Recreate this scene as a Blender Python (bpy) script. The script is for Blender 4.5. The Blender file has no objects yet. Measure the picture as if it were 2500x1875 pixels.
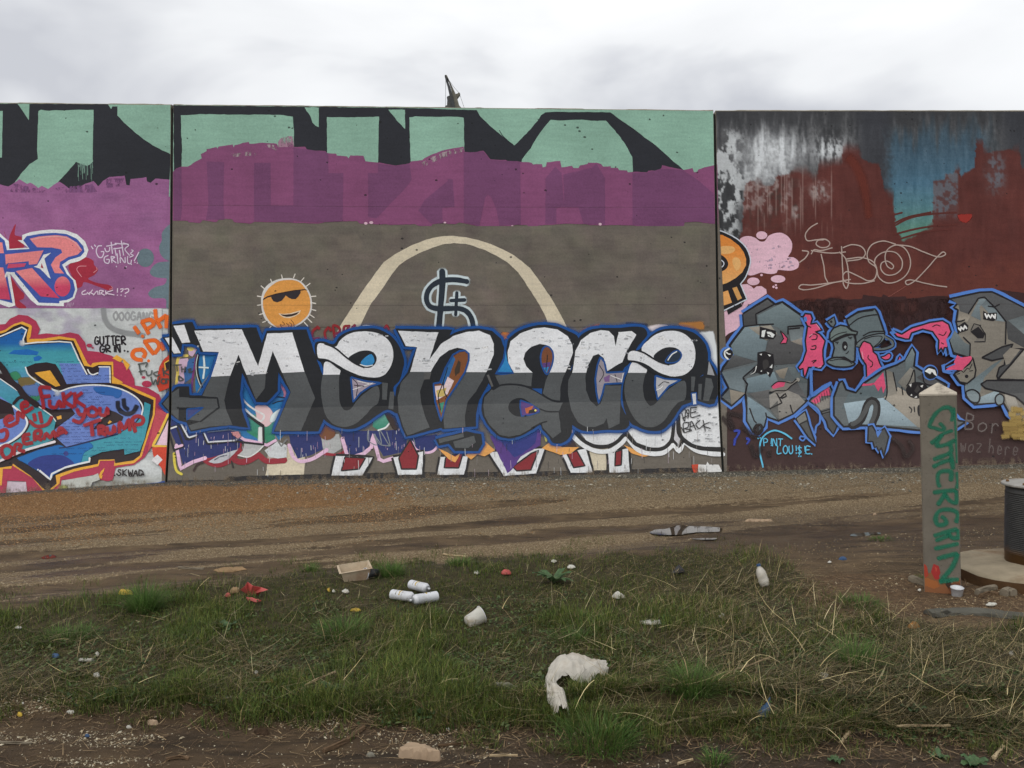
import bpy, bmesh, math, random
import numpy as np
from mathutils import Vector, Matrix
from mathutils.geometry import tessellate_polygon

# ---------------------------------------------------------------- camera, sky, sun, exposure
SC = bpy.context.scene
COL = SC.collection
R = math.radians
FPX = 2048.0                      # focal length in photograph pixels (2500 wide)
CAM = Vector((0.0, 0.0, 1.65))
camd = bpy.data.cameras.new("camera"); camo = bpy.data.objects.new("camera", camd); COL.objects.link(camo)
camd.sensor_width = 36.0; camd.lens = 36.0 * FPX / 2500.0; camd.clip_start = 0.05; camd.clip_end = 3000
CM = Matrix.Rotation(R(90 - 1.87), 4, 'X') @ Matrix.Rotation(R(-0.5), 4, 'Z')
camo.matrix_world = Matrix.Translation(CAM) @ CM
SC.camera = camo
SC.view_settings.view_transform = 'Standard'; SC.view_settings.look = 'None'
SC.view_settings.exposure = 0.1; SC.view_settings.gamma = 1.0; SC.view_settings.use_curve_mapping = False
SC.cycles.transparent_max_bounces = 48
SC.cycles.max_bounces = 4; SC.cycles.diffuse_bounces = 3; SC.cycles.use_adaptive_sampling = True; SC.cycles.adaptive_threshold = 0.02
SC.cycles.use_denoising = True

SUN_EL, SUN_AZ = 52.0, 215.0      # overcast: soft light from behind and left of the camera
world = bpy.data.worlds.new("World"); SC.world = world; world.use_nodes = True
wn = world.node_tree.nodes; wl = world.node_tree.links; wn.clear()
def WN(t, **kw):
    n = wn.new(t)
    for k, v in kw.items(): setattr(n, k, v)
    return n
w_out = WN('ShaderNodeOutputWorld'); w_bg = WN('ShaderNodeBackground')
w_sky = WN('ShaderNodeTexSky'); w_sky.sky_type = 'NISHITA'; w_sky.sun_disc = False
w_sky.sun_elevation = R(SUN_EL); w_sky.sun_rotation = R(SUN_AZ); w_sky.dust_density = 4.0
w_tc = WN('ShaderNodeTexCoord'); w_map = WN('ShaderNodeMapping'); w_map.inputs['Scale'].default_value = (1.0, 1.0, 2.3)
w_map.inputs['Location'].default_value = (0.62, 0.2, 0.35)
wl.new(w_tc.outputs['Generated'], w_map.inputs['Vector'])
w_n1 = WN('ShaderNodeTexNoise'); w_n1.inputs['Scale'].default_value = 2.6; w_n1.inputs['Detail'].default_value = 5; w_n1.inputs['Roughness'].default_value = 0.45
w_n1.inputs['Distortion'].default_value = 0.35
wl.new(w_map.outputs['Vector'], w_n1.inputs['Vector'])
w_r = WN('ShaderNodeValToRGB'); cr = w_r.color_ramp
cr.elements[0].position = 0.33; cr.elements[0].color = (5.9, 6.05, 6.5, 1)
cr.elements[1].position = 0.62; cr.elements[1].color = (10.1, 10.2, 10.3, 1)
e = cr.elements.new(0.46); e.color = (8.75, 8.88, 9.08, 1)
wl.new(w_n1.outputs['Fac'], w_r.inputs['Fac'])
w_mx = WN('ShaderNodeMixRGB'); w_mx.inputs['Fac'].default_value = 0.94
wl.new(w_sky.outputs['Color'], w_mx.inputs['Color1']); wl.new(w_r.outputs['Color'], w_mx.inputs['Color2'])
wl.new(w_mx.outputs['Color'], w_bg.inputs['Color']); w_bg.inputs['Strength'].default_value = 0.1
wl.new(w_bg.outputs['Background'], w_out.inputs['Surface'])

sund = bpy.data.lights.new("sun", 'SUN'); suno = bpy.data.objects.new("sun", sund); COL.objects.link(suno)
sund.energy = 1.2; sund.angle = R(40); sund.color = (1.0, 0.965, 0.91)
_a = R(SUN_AZ); _e = R(SUN_EL)
_sd = Vector((math.sin(_a) * math.cos(_e), math.cos(_a) * math.cos(_e), math.sin(_e)))
suno.rotation_euler = _sd.to_track_quat('Z', 'Y').to_euler()

# ---------------------------------------------------------------- helpers
rnd = random.Random(7)
NR = np.random.default_rng(11)
ALB = 1 / 0.745                    # photograph value of a wall paint -> its base colour under this light
def lin(c):
    c = np.asarray(c, float) / 255.0
    return np.where(c <= 0.04045, c / 12.92, ((c + 0.055) / 1.055) ** 2.4)
def paint(c): return tuple(np.clip(lin(c) * ALB, 0.0, 0.86))
GALB = 1 / 1.25
def gcol(c): return tuple(np.clip(lin(c) * GALB * np.array([1.04, 1.0, 0.88]), 0.0, 0.8)) + (1,)

def ray(u, v):
    d = Vector(((u - 1250.0) / FPX, -(v - 937.5) / FPX, -1.0))
    return CM.to_3x3() @ d
def at_depth(u, v, t): return CAM + ray(u, v) * t
CMI = np.array(CM.to_3x3().transposed())
def project(P):
    P = np.asarray(P, float) - np.array(CAM)
    c = P @ CMI.T
    z = np.minimum(-c[:, 2], -1e-3) if False else np.maximum(-c[:, 2], 1e-3)
    return 1250 + FPX * c[:, 0] / z, 937.5 - FPX * c[:, 1] / z

# value noise in numpy
def _hash(ix, iy, s):
    h = (ix.astype(np.int64) * 374761393 + iy.astype(np.int64) * 668265263 + s * 1442695041) & 0xFFFFFFFF
    h = ((h ^ (h >> 13)) * 1274126177) & 0xFFFFFFFF
    return ((h ^ (h >> 16)) & 0xFFFF) / 65535.0
def vnoise(x, y, s=0):
    x = np.asarray(x, float); y = np.asarray(y, float)
    ix = np.floor(x); iy = np.floor(y); fx = x - ix; fy = y - iy
    fx = fx * fx * (3 - 2 * fx); fy = fy * fy * (3 - 2 * fy)
    a = _hash(ix, iy, s); b = _hash(ix + 1, iy, s); c = _hash(ix, iy + 1, s); d = _hash(ix + 1, iy + 1, s)
    return (a * (1 - fx) + b * fx) * (1 - fy) + (c * (1 - fx) + d * fx) * fy
def fbm(x, y, s=0, o=4):
    r = 0; a = 0.5; t = 0
    for k in range(o):
        r = r + a * vnoise(x * 2 ** k, y * 2 ** k, s + k * 17); t += a; a *= 0.5
    return r / t
def sst(a, b, x):
    t = np.clip((np.asarray(x, float) - a) / (b - a), 0, 1); return t * t * (3 - 2 * t)
def pl(x, pts): 
    return np.interp(x, [p[0] for p in pts], [p[1] for p in pts])

def mesh_obj(name, verts, faces, mat=None, parent=None, cols=None, smooth=False):
    me = bpy.data.meshes.new(name)
    verts = np.asarray(verts, np.float32).reshape(-1, 3)
    faces = [tuple(f) for f in faces] if not isinstance(faces, np.ndarray) else faces
    if isinstance(faces, np.ndarray):
        n, k = faces.shape
        me.vertices.add(len(verts)); me.vertices.foreach_set('co', verts.ravel())
        me.loops.add(n * k); me.loops.foreach_set('vertex_index', faces.astype(np.int32).ravel())
        me.polygons.add(n); me.polygons.foreach_set('loop_start', np.arange(0, n * k, k, dtype=np.int32))
        me.polygons.foreach_set('loop_total', np.full(n, k, dtype=np.int32))
        me.update(calc_edges=True)
    else:
        me.from_pydata([tuple(v) for v in verts], [], faces); me.update()
    if cols is not None:
        ca = me.color_attributes.new('Col', 'FLOAT_COLOR', 'POINT')
        ca.data.foreach_set('color', np.asarray(cols, np.float32).ravel())
    me.polygons.foreach_set('use_smooth', np.full(len(me.polygons), bool(smooth)))
    o = bpy.data.objects.new(name, me); COL.objects.link(o)
    if mat: me.materials.append(mat)
    if parent: o.parent = parent
    return o
def bm_obj(name, bm, mat=None, parent=None, smooth=False):
    me = bpy.data.meshes.new(name); bm.to_mesh(me); bm.free()
    me.polygons.foreach_set('use_smooth', np.full(len(me.polygons), bool(smooth)))
    o = bpy.data.objects.new(name, me); COL.objects.link(o)
    if mat: me.materials.append(mat)
    if parent: o.parent = parent
    return o
def tag(o, label=None, cat=None, group=None, kind=None):
    if label: o['label'] = label
    if cat: o['category'] = cat
    if group: o['group'] = group
    if kind: o['kind'] = kind
    return o
def empty(name, loc=(0, 0, 0), rz=0.0):
    o = bpy.data.objects.new(name, None); COL.objects.link(o); o.location = loc; o.rotation_euler = (0, 0, rz)
    o.empty_display_size = 0.1
    return o

# ---------------------------------------------------------------- material helpers
class NT:
    def __init__(s, name):
        s.m = bpy.data.materials.new(name); s.m.use_nodes = True
        s.t = s.m.node_tree; s.t.nodes.clear()
        s.out = s.n('ShaderNodeOutputMaterial')
    def n(s, t, **kw):
        x = s.t.nodes.new(t)
        for k, v in kw.items(): setattr(x, k, v)
        return x
    def l(s, a, b): s.t.links.new(a, b)
    def val(s, sock, x):
        if hasattr(x, 'is_output') or hasattr(x, 'links'): s.l(x, sock)
        else: sock.default_value = x
    def math(s, op, a, b=None, c=None, clamp=False):
        x = s.n('ShaderNodeMath', operation=op, use_clamp=clamp); s.val(x.inputs[0], a)
        if b is not None: s.val(x.inputs[1], b)
        if c is not None: s.val(x.inputs[2], c)
        return x.outputs[0]
    def mix(s, f, a, b, mode='MIX'):
        x = s.n('ShaderNodeMixRGB', blend_type=mode); s.val(x.inputs[0], f); s.val(x.inputs[1], a); s.val(x.inputs[2], b)
        return x.outputs[0]
    def noise(s, scale, detail=3, rough=0.5, vec=None, dist=0.0, out='Fac'):
        x = s.n('ShaderNodeTexNoise'); x.inputs['Scale'].default_value = scale; x.inputs['Detail'].default_value = detail
        x.inputs['Roughness'].default_value = rough; x.inputs['Distortion'].default_value = dist
        if vec is not None: s.l(vec, x.inputs['Vector'])
        return x.outputs[out]
    def vor(s, scale, vec=None, feature='F1', rand=1.0):
        x = s.n('ShaderNodeTexVoronoi', feature=feature); x.inputs['Scale'].default_value = scale
        x.inputs['Randomness'].default_value = rand
        if vec is not None: s.l(vec, x.inputs['Vector'])
        return x
    def pos(s, scale=(1, 1, 1)):
        g = s.n('ShaderNodeNewGeometry'); m = s.n('ShaderNodeMapping'); m.inputs['Scale'].default_value = scale
        s.l(g.outputs['Position'], m.inputs['Vector']); return m.outputs['Vector']
    def objc(s, scale=(1, 1, 1)):
        g = s.n('ShaderNodeTexCoord'); m = s.n('ShaderNodeMapping'); m.inputs['Scale'].default_value = scale
        s.l(g.outputs['Object'], m.inputs['Vector']); return m.outputs['Vector']
    def ramp(s, f, stops):
        x = s.n('ShaderNodeValToRGB'); s.l(f, x.inputs[0]); e = x.color_ramp.elements
        e[0].position, e[0].color = stops[0][0], stops[0][1]; e[1].position, e[1].color = stops[-1][0], stops[-1][1]
        for p, c in stops[1:-1]:
            q = e.new(p); q.color = c
        return x.outputs[0]
    def mr(s, f, a, b, c=0.0, d=1.0):
        x = s.n('ShaderNodeMapRange'); x.clamp = True; s.val(x.inputs[0], f)
        for i, q in enumerate((a, b, c, d)): s.val(x.inputs[i + 1], q)
        return x.outputs[0]
    def attr(s, name): return s.n('ShaderNodeAttribute', attribute_name=name)
    def bsdf(s, col, rough=0.8, bump=None, bstr=0.3, bdist=0.01, spec=0.3, alpha=None, trans=None):
        b = s.n('ShaderNodeBsdfPrincipled'); s.val(b.inputs['Base Color'], col); s.val(b.inputs['Roughness'], rough)
        b.inputs['Specular IOR Level'].default_value = spec
        if bump is not None:
            q = s.n('ShaderNodeBump'); q.inputs['Strength'].default_value = bstr; q.inputs['Distance'].default_value = bdist
            s.l(bump, q.inputs['Height']); s.l(q.outputs[0], b.inputs['Normal'])
        o = b.outputs[0]
        if trans is not None:
            t = s.n('ShaderNodeBsdfTranslucent'); s.val(t.inputs['Color'], col)
            x = s.n('ShaderNodeMixShader'); x.inputs[0].default_value = trans; s.l(o, x.inputs[1]); s.l(t.outputs[0], x.inputs[2]); o = x.outputs[0]
        if alpha is not None:
            t = s.n('ShaderNodeBsdfTransparent'); x = s.n('ShaderNodeMixShader'); s.l(alpha, x.inputs[0])
            s.l(t.outputs[0], x.inputs[1]); s.l(o, x.inputs[2]); o = x.outputs[0]
        s.l(o, s.out.inputs[0]); return s.m

def paint_mat(name, clear):
    N = NT(name); P = N.pos()
    a = N.attr('Col')
    base = a.outputs['Color']
    grime = N.mr(N.noise(1.3, 4, 0.62, P), 0.3, 0.75, 0.84, 1.08)
    if clear:
        kk = N.n('ShaderNodeCombineColor'); [N.l(grime, kk.inputs[i]) for i in range(3)]
        c = N.mix(1.0, base, kk.outputs[0], 'MULTIPLY')
        dn = N.noise(1.0, 4, 0.72, N.pos((16.0, 16.0, 5.0)))
        dry = N.attr('dry').outputs['Fac']
        m = N.mr(dn, N.math('SUBTRACT', dry, 0.07), N.math('ADD', dry, 0.07))
        al = N.math('MULTIPLY', m, a.outputs['Alpha'], clamp=True)
        return N.bsdf(c, 0.8, None, spec=0.2, alpha=al)
    fine = N.mr(N.noise(46, 3, 0.75, P), 0.3, 0.7, 0.86, 1.1)
    roll = N.mr(N.noise(1.0, 2, 0.6, N.pos((3.0, 3.0, 24.0))), 0.3, 0.7, 0.93, 1.05)
    k = N.math('MULTIPLY', N.math('MULTIPLY', grime, roll), fine)
    kk = N.n('ShaderNodeCombineColor'); [N.l(k, kk.inputs[i]) for i in range(3)]
    c = N.mix(1.0, base, kk.outputs[0], 'MULTIPLY')
    v = N.vor(11.0, N.pos((1, 1, 1.3)))
    sep = N.n('ShaderNodeSeparateColor'); N.l(v.outputs['Color'], sep.inputs[0])
    hz = N.n('ShaderNodeSeparateXYZ'); N.l(P, hz.inputs[0])
    dens = N.math('SUBTRACT', N.mr(N.noise(0.9, 2, 0.5, P), 0.4, 0.62, 0.93, 0.55), N.mr(hz.outputs[2], 3.4, 4.6, 0.0, 0.2))
    has = N.math('GREATER_THAN', sep.outputs[0], dens)
    rad = N.math('MULTIPLY', N.math('POWER', sep.outputs[1], 2.0), 0.2)
    wob = N.math('MULTIPLY_ADD', N.noise(55, 1, 0.5, P), 0.16, -0.08)
    pit = N.math('MULTIPLY', has, N.math('LESS_THAN', N.math('ADD', v.outputs['Distance'], wob), rad))
    c = N.mix(N.math('MULTIPLY', pit, 0.8), c, (0.012, 0.012, 0.013, 1))
    h = N.math('SUBTRACT', N.noise(60, 3, 0.7, P), N.math('MULTIPLY', pit, 1.6))
    return N.bsdf(c, 0.78, h, 0.35, 0.004, 0.25)
M_PAINT = paint_mat('wall paint', False)
M_SPRAY = paint_mat('thin spray and dry brushed paint', True)
# ---------------------------------------------------------------- flood wall: a battered concrete wall in three panels
W0 = 1 / 10.45
def seam_v(u): return 985.0 - 0.02 * (u - 1250.0)
def w_low(u, v): return W0 * (1 + 8.3e-5 * (v - 1165) - 3.45e-5 * (u - 1250))
def w_wall(u, v):
    wl_ = w_low(u, v); d = v - seam_v(u)
    return np.where(d < 0, wl_ - (8.3e-5 - 1.86e-5) * W0 * d, wl_)
LSTEP = 6.0e-5
RM = np.array(CM.to_3x3())
def wall3(u, v, layer=0.0):
    u = np.asarray(u, float); v = np.asarray(v, float)
    t = (1.0 / w_wall(u, v)) * (1 - LSTEP * layer)
    d = np.stack([(u - 1250) / FPX, -(v - 937.5) / FPX, -np.ones_like(u)], -1) @ RM.T
    return np.array(CAM) + d * t[..., None]
# panel joints (upper and lower straight pieces) and tops, in photograph pixels
J1U = ((420.0, 258.0), (415.5, 1001.0)); J1L = ((415.5, 1001.0), (405.0, 1190.0))
J2U = ((1744.5, 271.0), (1756.0, 975.0)); J2L = ((1756.0, 975.0), (1766.0, 1165.0))
def jx(j, v): (a, b), (c, d) = j; return a + (c - a) * (v - b) / (d - b)
def top_v(u): return pl(u, [(-900, 246), (0, 252), (420, 256.5), (1745, 271), (2500, 271.5), (3600, 272)])
XL, XR = -900.0, 3500.0
BASEV = 1275.0

def panel_bounds(i, g=3.0):
    """left and right edges of panel i at the top, seam and bottom rows"""
    def edge(ju, jl, sgn, far):
        if ju is None: return [(far, top_v(far)), (far, seam_v(far)), (far, BASEV)]
        x0 = ju[0][0] + sgn * g; xs = jl[0][0] + sgn * g; xb = jx(jl, BASEV) + sgn * g
        return [(x0, top_v(x0)), (xs, seam_v(xs)), (xb, BASEV)]
    if i == 0: return edge(None, None, 0, XL), edge(J1U, J1L, -1, 0)
    if i == 1: return edge(J1U, J1L, 1, 0), edge(J2U, J2L, -1, 0)
    return edge(J2U, J2L, 1, 0), edge(None, None, 0, XR)

N = NT('bare concrete'); P = N.pos()
c = N.ramp(N.noise(2.2, 6, 0.62, P), [(0.3, gcol((118, 114, 106))), (0.55, gcol((150, 146, 138))), (0.75, gcol((172, 168, 158)))])
c = N.mix(N.mr(N.noise(40, 4, 0.7, P), 0.55, 0.7, 0, 0.5), c, gcol((80, 78, 72)))
M_CONC = N.bsdf(c, 0.9, N.noise(60, 4, 0.7, P), 0.4, 0.006, 0.2)
N = NT('dark joint filler'); M_JOINT = N.bsdf(gcol((34, 36, 38)), 0.9, N.noise(60, 3, 0.6, N.pos()), 0.4, 0.004)

flood_wall = empty('flood_wall', (0, 10.6, 0))
tag(flood_wall, 'long concrete flood wall covered in graffiti behind the dirt road', 'wall', None, 'thing')
WORIG = Vector((0, 10.6, 0))
def wparent(o, p):
    o.parent = p
    return o
panels = []
wall_n = (Vector(wall3(np.array(1250.), np.array(500.))) - CAM); wall_n = Vector((0.07, 1, 0)).normalized()
for i in range(3):
    L, Rr = panel_bounds(i)
    # front: subdivided columns so that the top line can bend, chamfered at the joints
    us = np.linspace(0, 1, 161)
    rows = []
    for r in range(3):
        rows.append(np.stack([wall3(np.array(L[r][0] + (Rr[r][0] - L[r][0]) * t), np.array(float(top_v(L[r][0] + (Rr[r][0] - L[r][0]) * t) - .3 - 1.6 * float(fbm(np.array(t * 60. + i * 9), np.array(3.), 3, 3)) * (float(vnoise(np.array(t * 23. + i), np.array(.5), 8)) > .35) if r == 0 else (seam_v(L[r][0] + (Rr[r][0] - L[r][0]) * t) if r == 1 else BASEV)))) for t in us]))
    front = np.stack(rows)                                   # 3 x 9 x 3
    V = []; F = []
    n = len(us)
    ch = 0.012
    back_dir = np.array(wall_n)
    top = front[0]
    V += list(front.reshape(-1, 3))                          # 0..3n-1
    V += list(top + back_dir * 0.02 + np.array([0, 0, 0.012]))   # chamfer row at the top: 3n..4n-1
    V += list(top + back_dir * 0.42 + np.array([0, 0, 0.012]))   # top back edge: 4n..5n-1
    bot = front[2] + back_dir * 0.0
    bb = bot.copy(); bb[:, 1] = (top + back_dir * 0.42)[:, 1] + 0.25
    V += list(bb)                                            # 5n..6n-1 back bottom
    for r in range(2):
        for k in range(n - 1):
            a = r * n + k; F.append((a, a + n, a + n + 1, a + 1))
    for k in range(n - 1):
        F.append((k, k + 1, 3 * n + k + 1, 3 * n + k)); F.append((3 * n + k, 3 * n + k + 1, 4 * n + k + 1, 4 * n + k))
        F.append((4 * n + k, 4 * n + k + 1, 5 * n + k + 1, 5 * n + k))
    F.append((0, 3 * n, 4 * n, 5 * n, 2 * n, n)); F.append((n - 1, 2 * n - 1, 3 * n - 1, 6 * n - 1, 5 * n - 1, 4 * n - 1))
    V = np.array(V) - np.array(WORIG)
    p = mesh_obj('wall_panel', V, F, M_CONC, flood_wall)
    panels.append(p)
# dark filler standing a little back inside the two joints
for ju, jl in ((J1U, J1L), (J2U, J2L)):
    pts = [(ju[0][0], float(top_v(ju[0][0])) + 7), (jl[0][0], seam_v(jl[0][0])), (jx(jl, BASEV), BASEV)]
    V = []; F = []
    for (x, y) in pts:
        a = wall3(np.array(x - 3.6), np.array(y)); b = wall3(np.array(x + 3.6), np.array(y))
        V += [a + np.array(wall_n) * 0.018, b + np.array(wall_n) * 0.018, b + np.array(wall_n) * 0.3, a + np.array(wall_n) * 0.3]
    for k in range(2):
        q = 4 * k
        F += [(q, q + 4, q + 5, q + 1), (q + 1, q + 5, q + 6, q + 2), (q + 2, q + 6, q + 7, q + 3), (q + 3, q + 7, q + 4, q)]
    F += [(0, 1, 2, 3), (8, 11, 10, 9)]
    mesh_obj('joint_filler', np.array(V) - np.array(WORIG), F, M_JOINT, flood_wall)

# ---------------------------------------------------------------- paint on the wall: thin real layers, one mesh for each painted motif
class Tm:                                                     # tracing window: origin and scale in photograph pixels
    def __init__(s, x, y, k): s.x, s.y, s.k = x, y, k
    def __call__(s, txt):
        a = np.array([[float(q) for q in t.split(',')] for t in txt.split()])
        return a / s.k + np.array([s.x, s.y])
ONE = Tm(0, 0, 1.0)
MOTIF = {}                                                    # (panel, name) -> list of pieces
BOXES = {0: [], 1: [], 2: []}
def next_layer(pan, bb):
    m = 0
    for (x0, y0, x1, y1, l) in BOXES[pan]:
        if l > m and x0 < bb[2] and x1 > bb[0] and y0 < bb[3] and y1 > bb[1]: m = l
    BOXES[pan].append((bb[0], bb[1], bb[2], bb[3], m + 1))
    return m + 1
def catmull(P, closed=True, step=6.0):
    P = np.asarray(P, float); n = len(P); out = []
    rng = range(n if closed else n - 1)
    for i in rng:
        p0 = P[(i - 1) % n] if closed or i > 0 else 2 * P[0] - P[1]
        p1 = P[i]; p2 = P[(i + 1) % n]
        p3 = P[(i + 2) % n] if closed or i + 2 < n else 2 * P[-1] - P[-2]
        k = max(2, int(np.linalg.norm(p2 - p1) / step) + 1)
        d1 = max(np.linalg.norm(p1 - p0), 1e-6) ** .5; d2 = max(np.linalg.norm(p2 - p1), 1e-6) ** .5; d3 = max(np.linalg.norm(p3 - p2), 1e-6) ** .5
        m1 = (p2 - p1) + d2 * ((p1 - p0) / d1 - (p2 - p0) / (d1 + d2)); m2 = (p2 - p1) + d2 * ((p3 - p2) / d3 - (p3 - p1) / (d2 + d3))
        for t in np.arange(k) / k:
            out.append((2 * t**3 - 3 * t**2 + 1) * p1 + (t**3 - 2 * t**2 + t) * m1 + (-2 * t**3 + 3 * t**2) * p2 + (t**3 - t**2) * m2)
    if not closed: out.append(P[-1])
    return np.array(out)
def densify(P, closed=True, step=7.0):
    out = []; n = len(P)
    for i in range(n if closed else n - 1):
        a, b = P[i], P[(i + 1) % n]; k = max(1, int(np.linalg.norm(b - a) / step))
        for t in np.arange(k) / k: out.append(a + (b - a) * t)
    if not closed: out.append(P[-1])
    return np.array(out)
def roughen(P, amp, closed=True):
    if amp <= 0: return P
    d = np.roll(P, -1, 0) - np.roll(P, 1, 0)
    if not closed: d[0] = P[1] - P[0]; d[-1] = P[-1] - P[-2]
    n = np.stack([-d[:, 1], d[:, 0]], 1) / (np.linalg.norm(d, axis=1)[:, None] + 1e-6)
    k = fbm(P[:, 0] / 9.0 + 31, P[:, 1] / 9.0 + 7, 5, 3) - 0.5
    return P + n * (k * 2 * amp)[:, None]

LOWER_LIGHT = np.array(lin((156, 152, 144)) * ALB)  # pale tint standing in for sky light on the sloping lower band
def emit(pan, motif, V, T, C, spray, dry, layer_extra=None, clip=True):
    """V n x 2 pixels, T triangles, C n x 4 colours -> pieces on the panel(s)"""
    V = np.asarray(V, float); C = np.asarray(C, float)
    bb = (V[:, 0].min(), V[:, 1].min(), V[:, 0].max(), V[:, 1].max())
    layer = next_layer(pan, bb)
    halves = []
    if seam_v(bb[0]) < bb[1] - 1 and seam_v(bb[2]) < bb[1] - 1: halves = [('L', V, T, C, layer_extra)]
    elif seam_v(bb[0]) > bb[3] + 1 and seam_v(bb[2]) > bb[3] + 1: halves = [('U', V, T, C, layer_extra)]
    else:
        co = np.array([1250.0, seam_v(1250.0)]); no = np.array([0.02, 1.0])
        halves = [('L',) + cut2d(V, T, C, layer_extra, co, no), ('U',) + cut2d(V, T, C, layer_extra, co, -no)]
    for tagh, v, t, c, le in halves:
        if len(t) == 0: continue
        if tagh == 'L': c = np.array(c, float); c[:, :3] = c[:, :3] * .96 + LOWER_LIGHT * .04          # paler tint paints in the extra sky light on the sloping lower wall
        todo = [(pan, v, t, c, le)]
        if clip:
            todo = []
            j1 = J1U if tagh == 'U' else J1L; j2 = J2U if tagh == 'U' else J2L
            for i in range(3):
                if i != pan and pan != 1 and motif != 'painted_scrawl#2': continue
                vv, tt, cc, ll = v, t, c, le; ok = True
                for j, side in ((j1, 1 if i >= 1 else -1), (j2, 1 if i >= 2 else -1)):
                    (a, b), (cx, d) = j; no = np.array([(d - b), -(cx - a)]) * side; no = no / np.linalg.norm(no)
                    co = np.array([a, b]) + no * 3.4
                    s = (vv - co) @ no
                    if s.min() > -1e-6: continue
                    if s.max() <= 0: ok = False; break
                    vv, tt, cc, ll = cut2d(vv, tt, cc, ll, co, no)
                    if len(tt) == 0: ok = False; break
                if ok: todo.append((i, vv, tt, cc, ll))
        for i, vv, tt, cc, ll in todo:
            lay = layer + (ll if ll is not None else 0)
            if i != pan:
                lay = lay + 14
            eps = 1e-3 if tagh == 'L' else -1e-3
            P3 = wall3(vv[:, 0], vv[:, 1], lay) - np.array(WORIG)
            MOTIF.setdefault((i, motif), []).append((P3, tt, cc, spray, dry))
def cut2d(V, T, C, E, co, no):
    """keep the side of the line that no points to"""
    bm = bmesh.new(); cl = bm.verts.layers.float_color.new('c'); el = bm.verts.layers.float.new('e')
    vs = []
    for i, p in enumerate(V):
        q = bm.verts.new((p[0], p[1], 0)); q[cl] = C[i]; q[el] = 0.0 if E is None else E[i]; vs.append(q)
    for t in T:
        try: bm.faces.new([vs[k] for k in t])
        except ValueError: pass
    g = bm.verts[:] + bm.edges[:] + bm.faces[:]
    bmesh.ops.bisect_plane(bm, geom=g, dist=1e-4, plane_co=(co[0], co[1], 0), plane_no=(-no[0], -no[1], 0), clear_outer=True)
    bmesh.ops.triangulate(bm, faces=bm.faces[:])
    bm.verts.index_update()
    v = np.array([(q.co.x, q.co.y) for q in bm.verts]).reshape(-1, 2); t = [tuple(x.index for x in f.verts) for f in bm.faces]
    c = np.array([tuple(q[cl]) for q in bm.verts]).reshape(-1, 4); e = np.array([q[el] for q in bm.verts])
    bm.free()
    return v, t, c, (None if E is None else e)

def tess(P):
    t = tessellate_polygon([[Vector((p[0], p[1], 0)) for p in P]])
    return [tuple(x) for x in t]
def poly(motif, pts, col, smooth=False, rough=0.9, pan=1, cut=None, grad=None, soft=0.0, dry=0.0, alpha=1.0, step=7.0):
    """cut = (p, q, colour above the line); grad = [(v, colour), ...]"""
    if soft > 0:
        P = catmull(densify(np.asarray(pts, float), True, min(max(14.0, soft * 2.5), 60)), True, max(9.0, soft * 1.4)) if np.ptp(np.asarray(pts)[:, 0]) > 30 else catmull(np.asarray(pts, float), True, 4.0); rough = min(rough, 0.4)
    else:
        P = catmull(pts, True, step) if smooth else densify(np.asarray(pts, float), True, step)
    P = roughen(P, rough)
    T = tess(P)
    spray = soft > 0 or dry > 0 or alpha < 1
    if grad:
        V, C, E = P, np.zeros((len(P), 4)), None
        for (g, _) in grad:
            if P[:, 1].min() < g < P[:, 1].max():
                a = cut2d(V, T, C, None, np.array([0, g]), np.array([0, 1.0])); b = cut2d(V, T, C, None, np.array([0, g]), np.array([0, -1.0]))
                V = np.vstack([a[0], b[0]]); T = list(a[1]) + [tuple(np.array(t) + len(a[0])) for t in b[1]]; C = np.zeros((len(V), 4))
        ys = [g for g, _ in grad]; cs = np.array([paint(c) for _, c in grad])
        C = np.stack([np.interp(V[:, 1], ys, cs[:, k]) for k in range(3)] + [np.full(len(V), alpha)], 1)
        emit(pan, motif, V, T, C, spray, dry); return
    C = np.tile(np.array(paint(col) + (alpha,)), (len(P), 1))
    if soft > 0:
        A = np.sum(P[:, 0] * np.roll(P[:, 1], -1) - np.roll(P[:, 0], -1) * P[:, 1])
        d = np.roll(P, -1, 0) - np.roll(P, 1, 0); n = np.stack([d[:, 1], -d[:, 0]], 1) / (np.linalg.norm(d, axis=1)[:, None] + 1e-6)
        if A < 0: n = -n
        O = P + n * soft; m = len(P)
        C2 = C.copy(); C2[:, 3] = 0
        V = np.vstack([P, O]); C = np.vstack([C, C2]); E = np.concatenate([np.zeros(m), -0.2 - 0.5 * np.linspace(0, 1, m)])
        T = list(T)
        for i in range(m):
            j = (i + 1) % m; T += [(i, j, m + j), (i, m + j, m + i)]
        emit(pan, motif, V, T, C, True, dry, E); return
    if cut:
        p, q, c2 = cut; p = np.array(p, float); q = np.array(q, float)
        d = (q - p) / np.linalg.norm(q - p); no = np.array([-d[1], d[0]])       # points down when p is left of q
        lo = cut2d(P, T, C, None, p, no)
        C2 = np.tile(np.array(paint(c2) + (alpha,)), (len(P), 1)); up = cut2d(P, T, C2, None, p, -no)
        V = np.vstack([lo[0], up[0]]); Cc = np.vstack([lo[2], up[2]])
        T = list(lo[1]) + [tuple(np.array(t) + len(lo[0])) for t in up[1]]
        emit(pan, motif, V, T, Cc, spray, dry); return
    emit(pan, motif, P, T, C, spray, dry)
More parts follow.
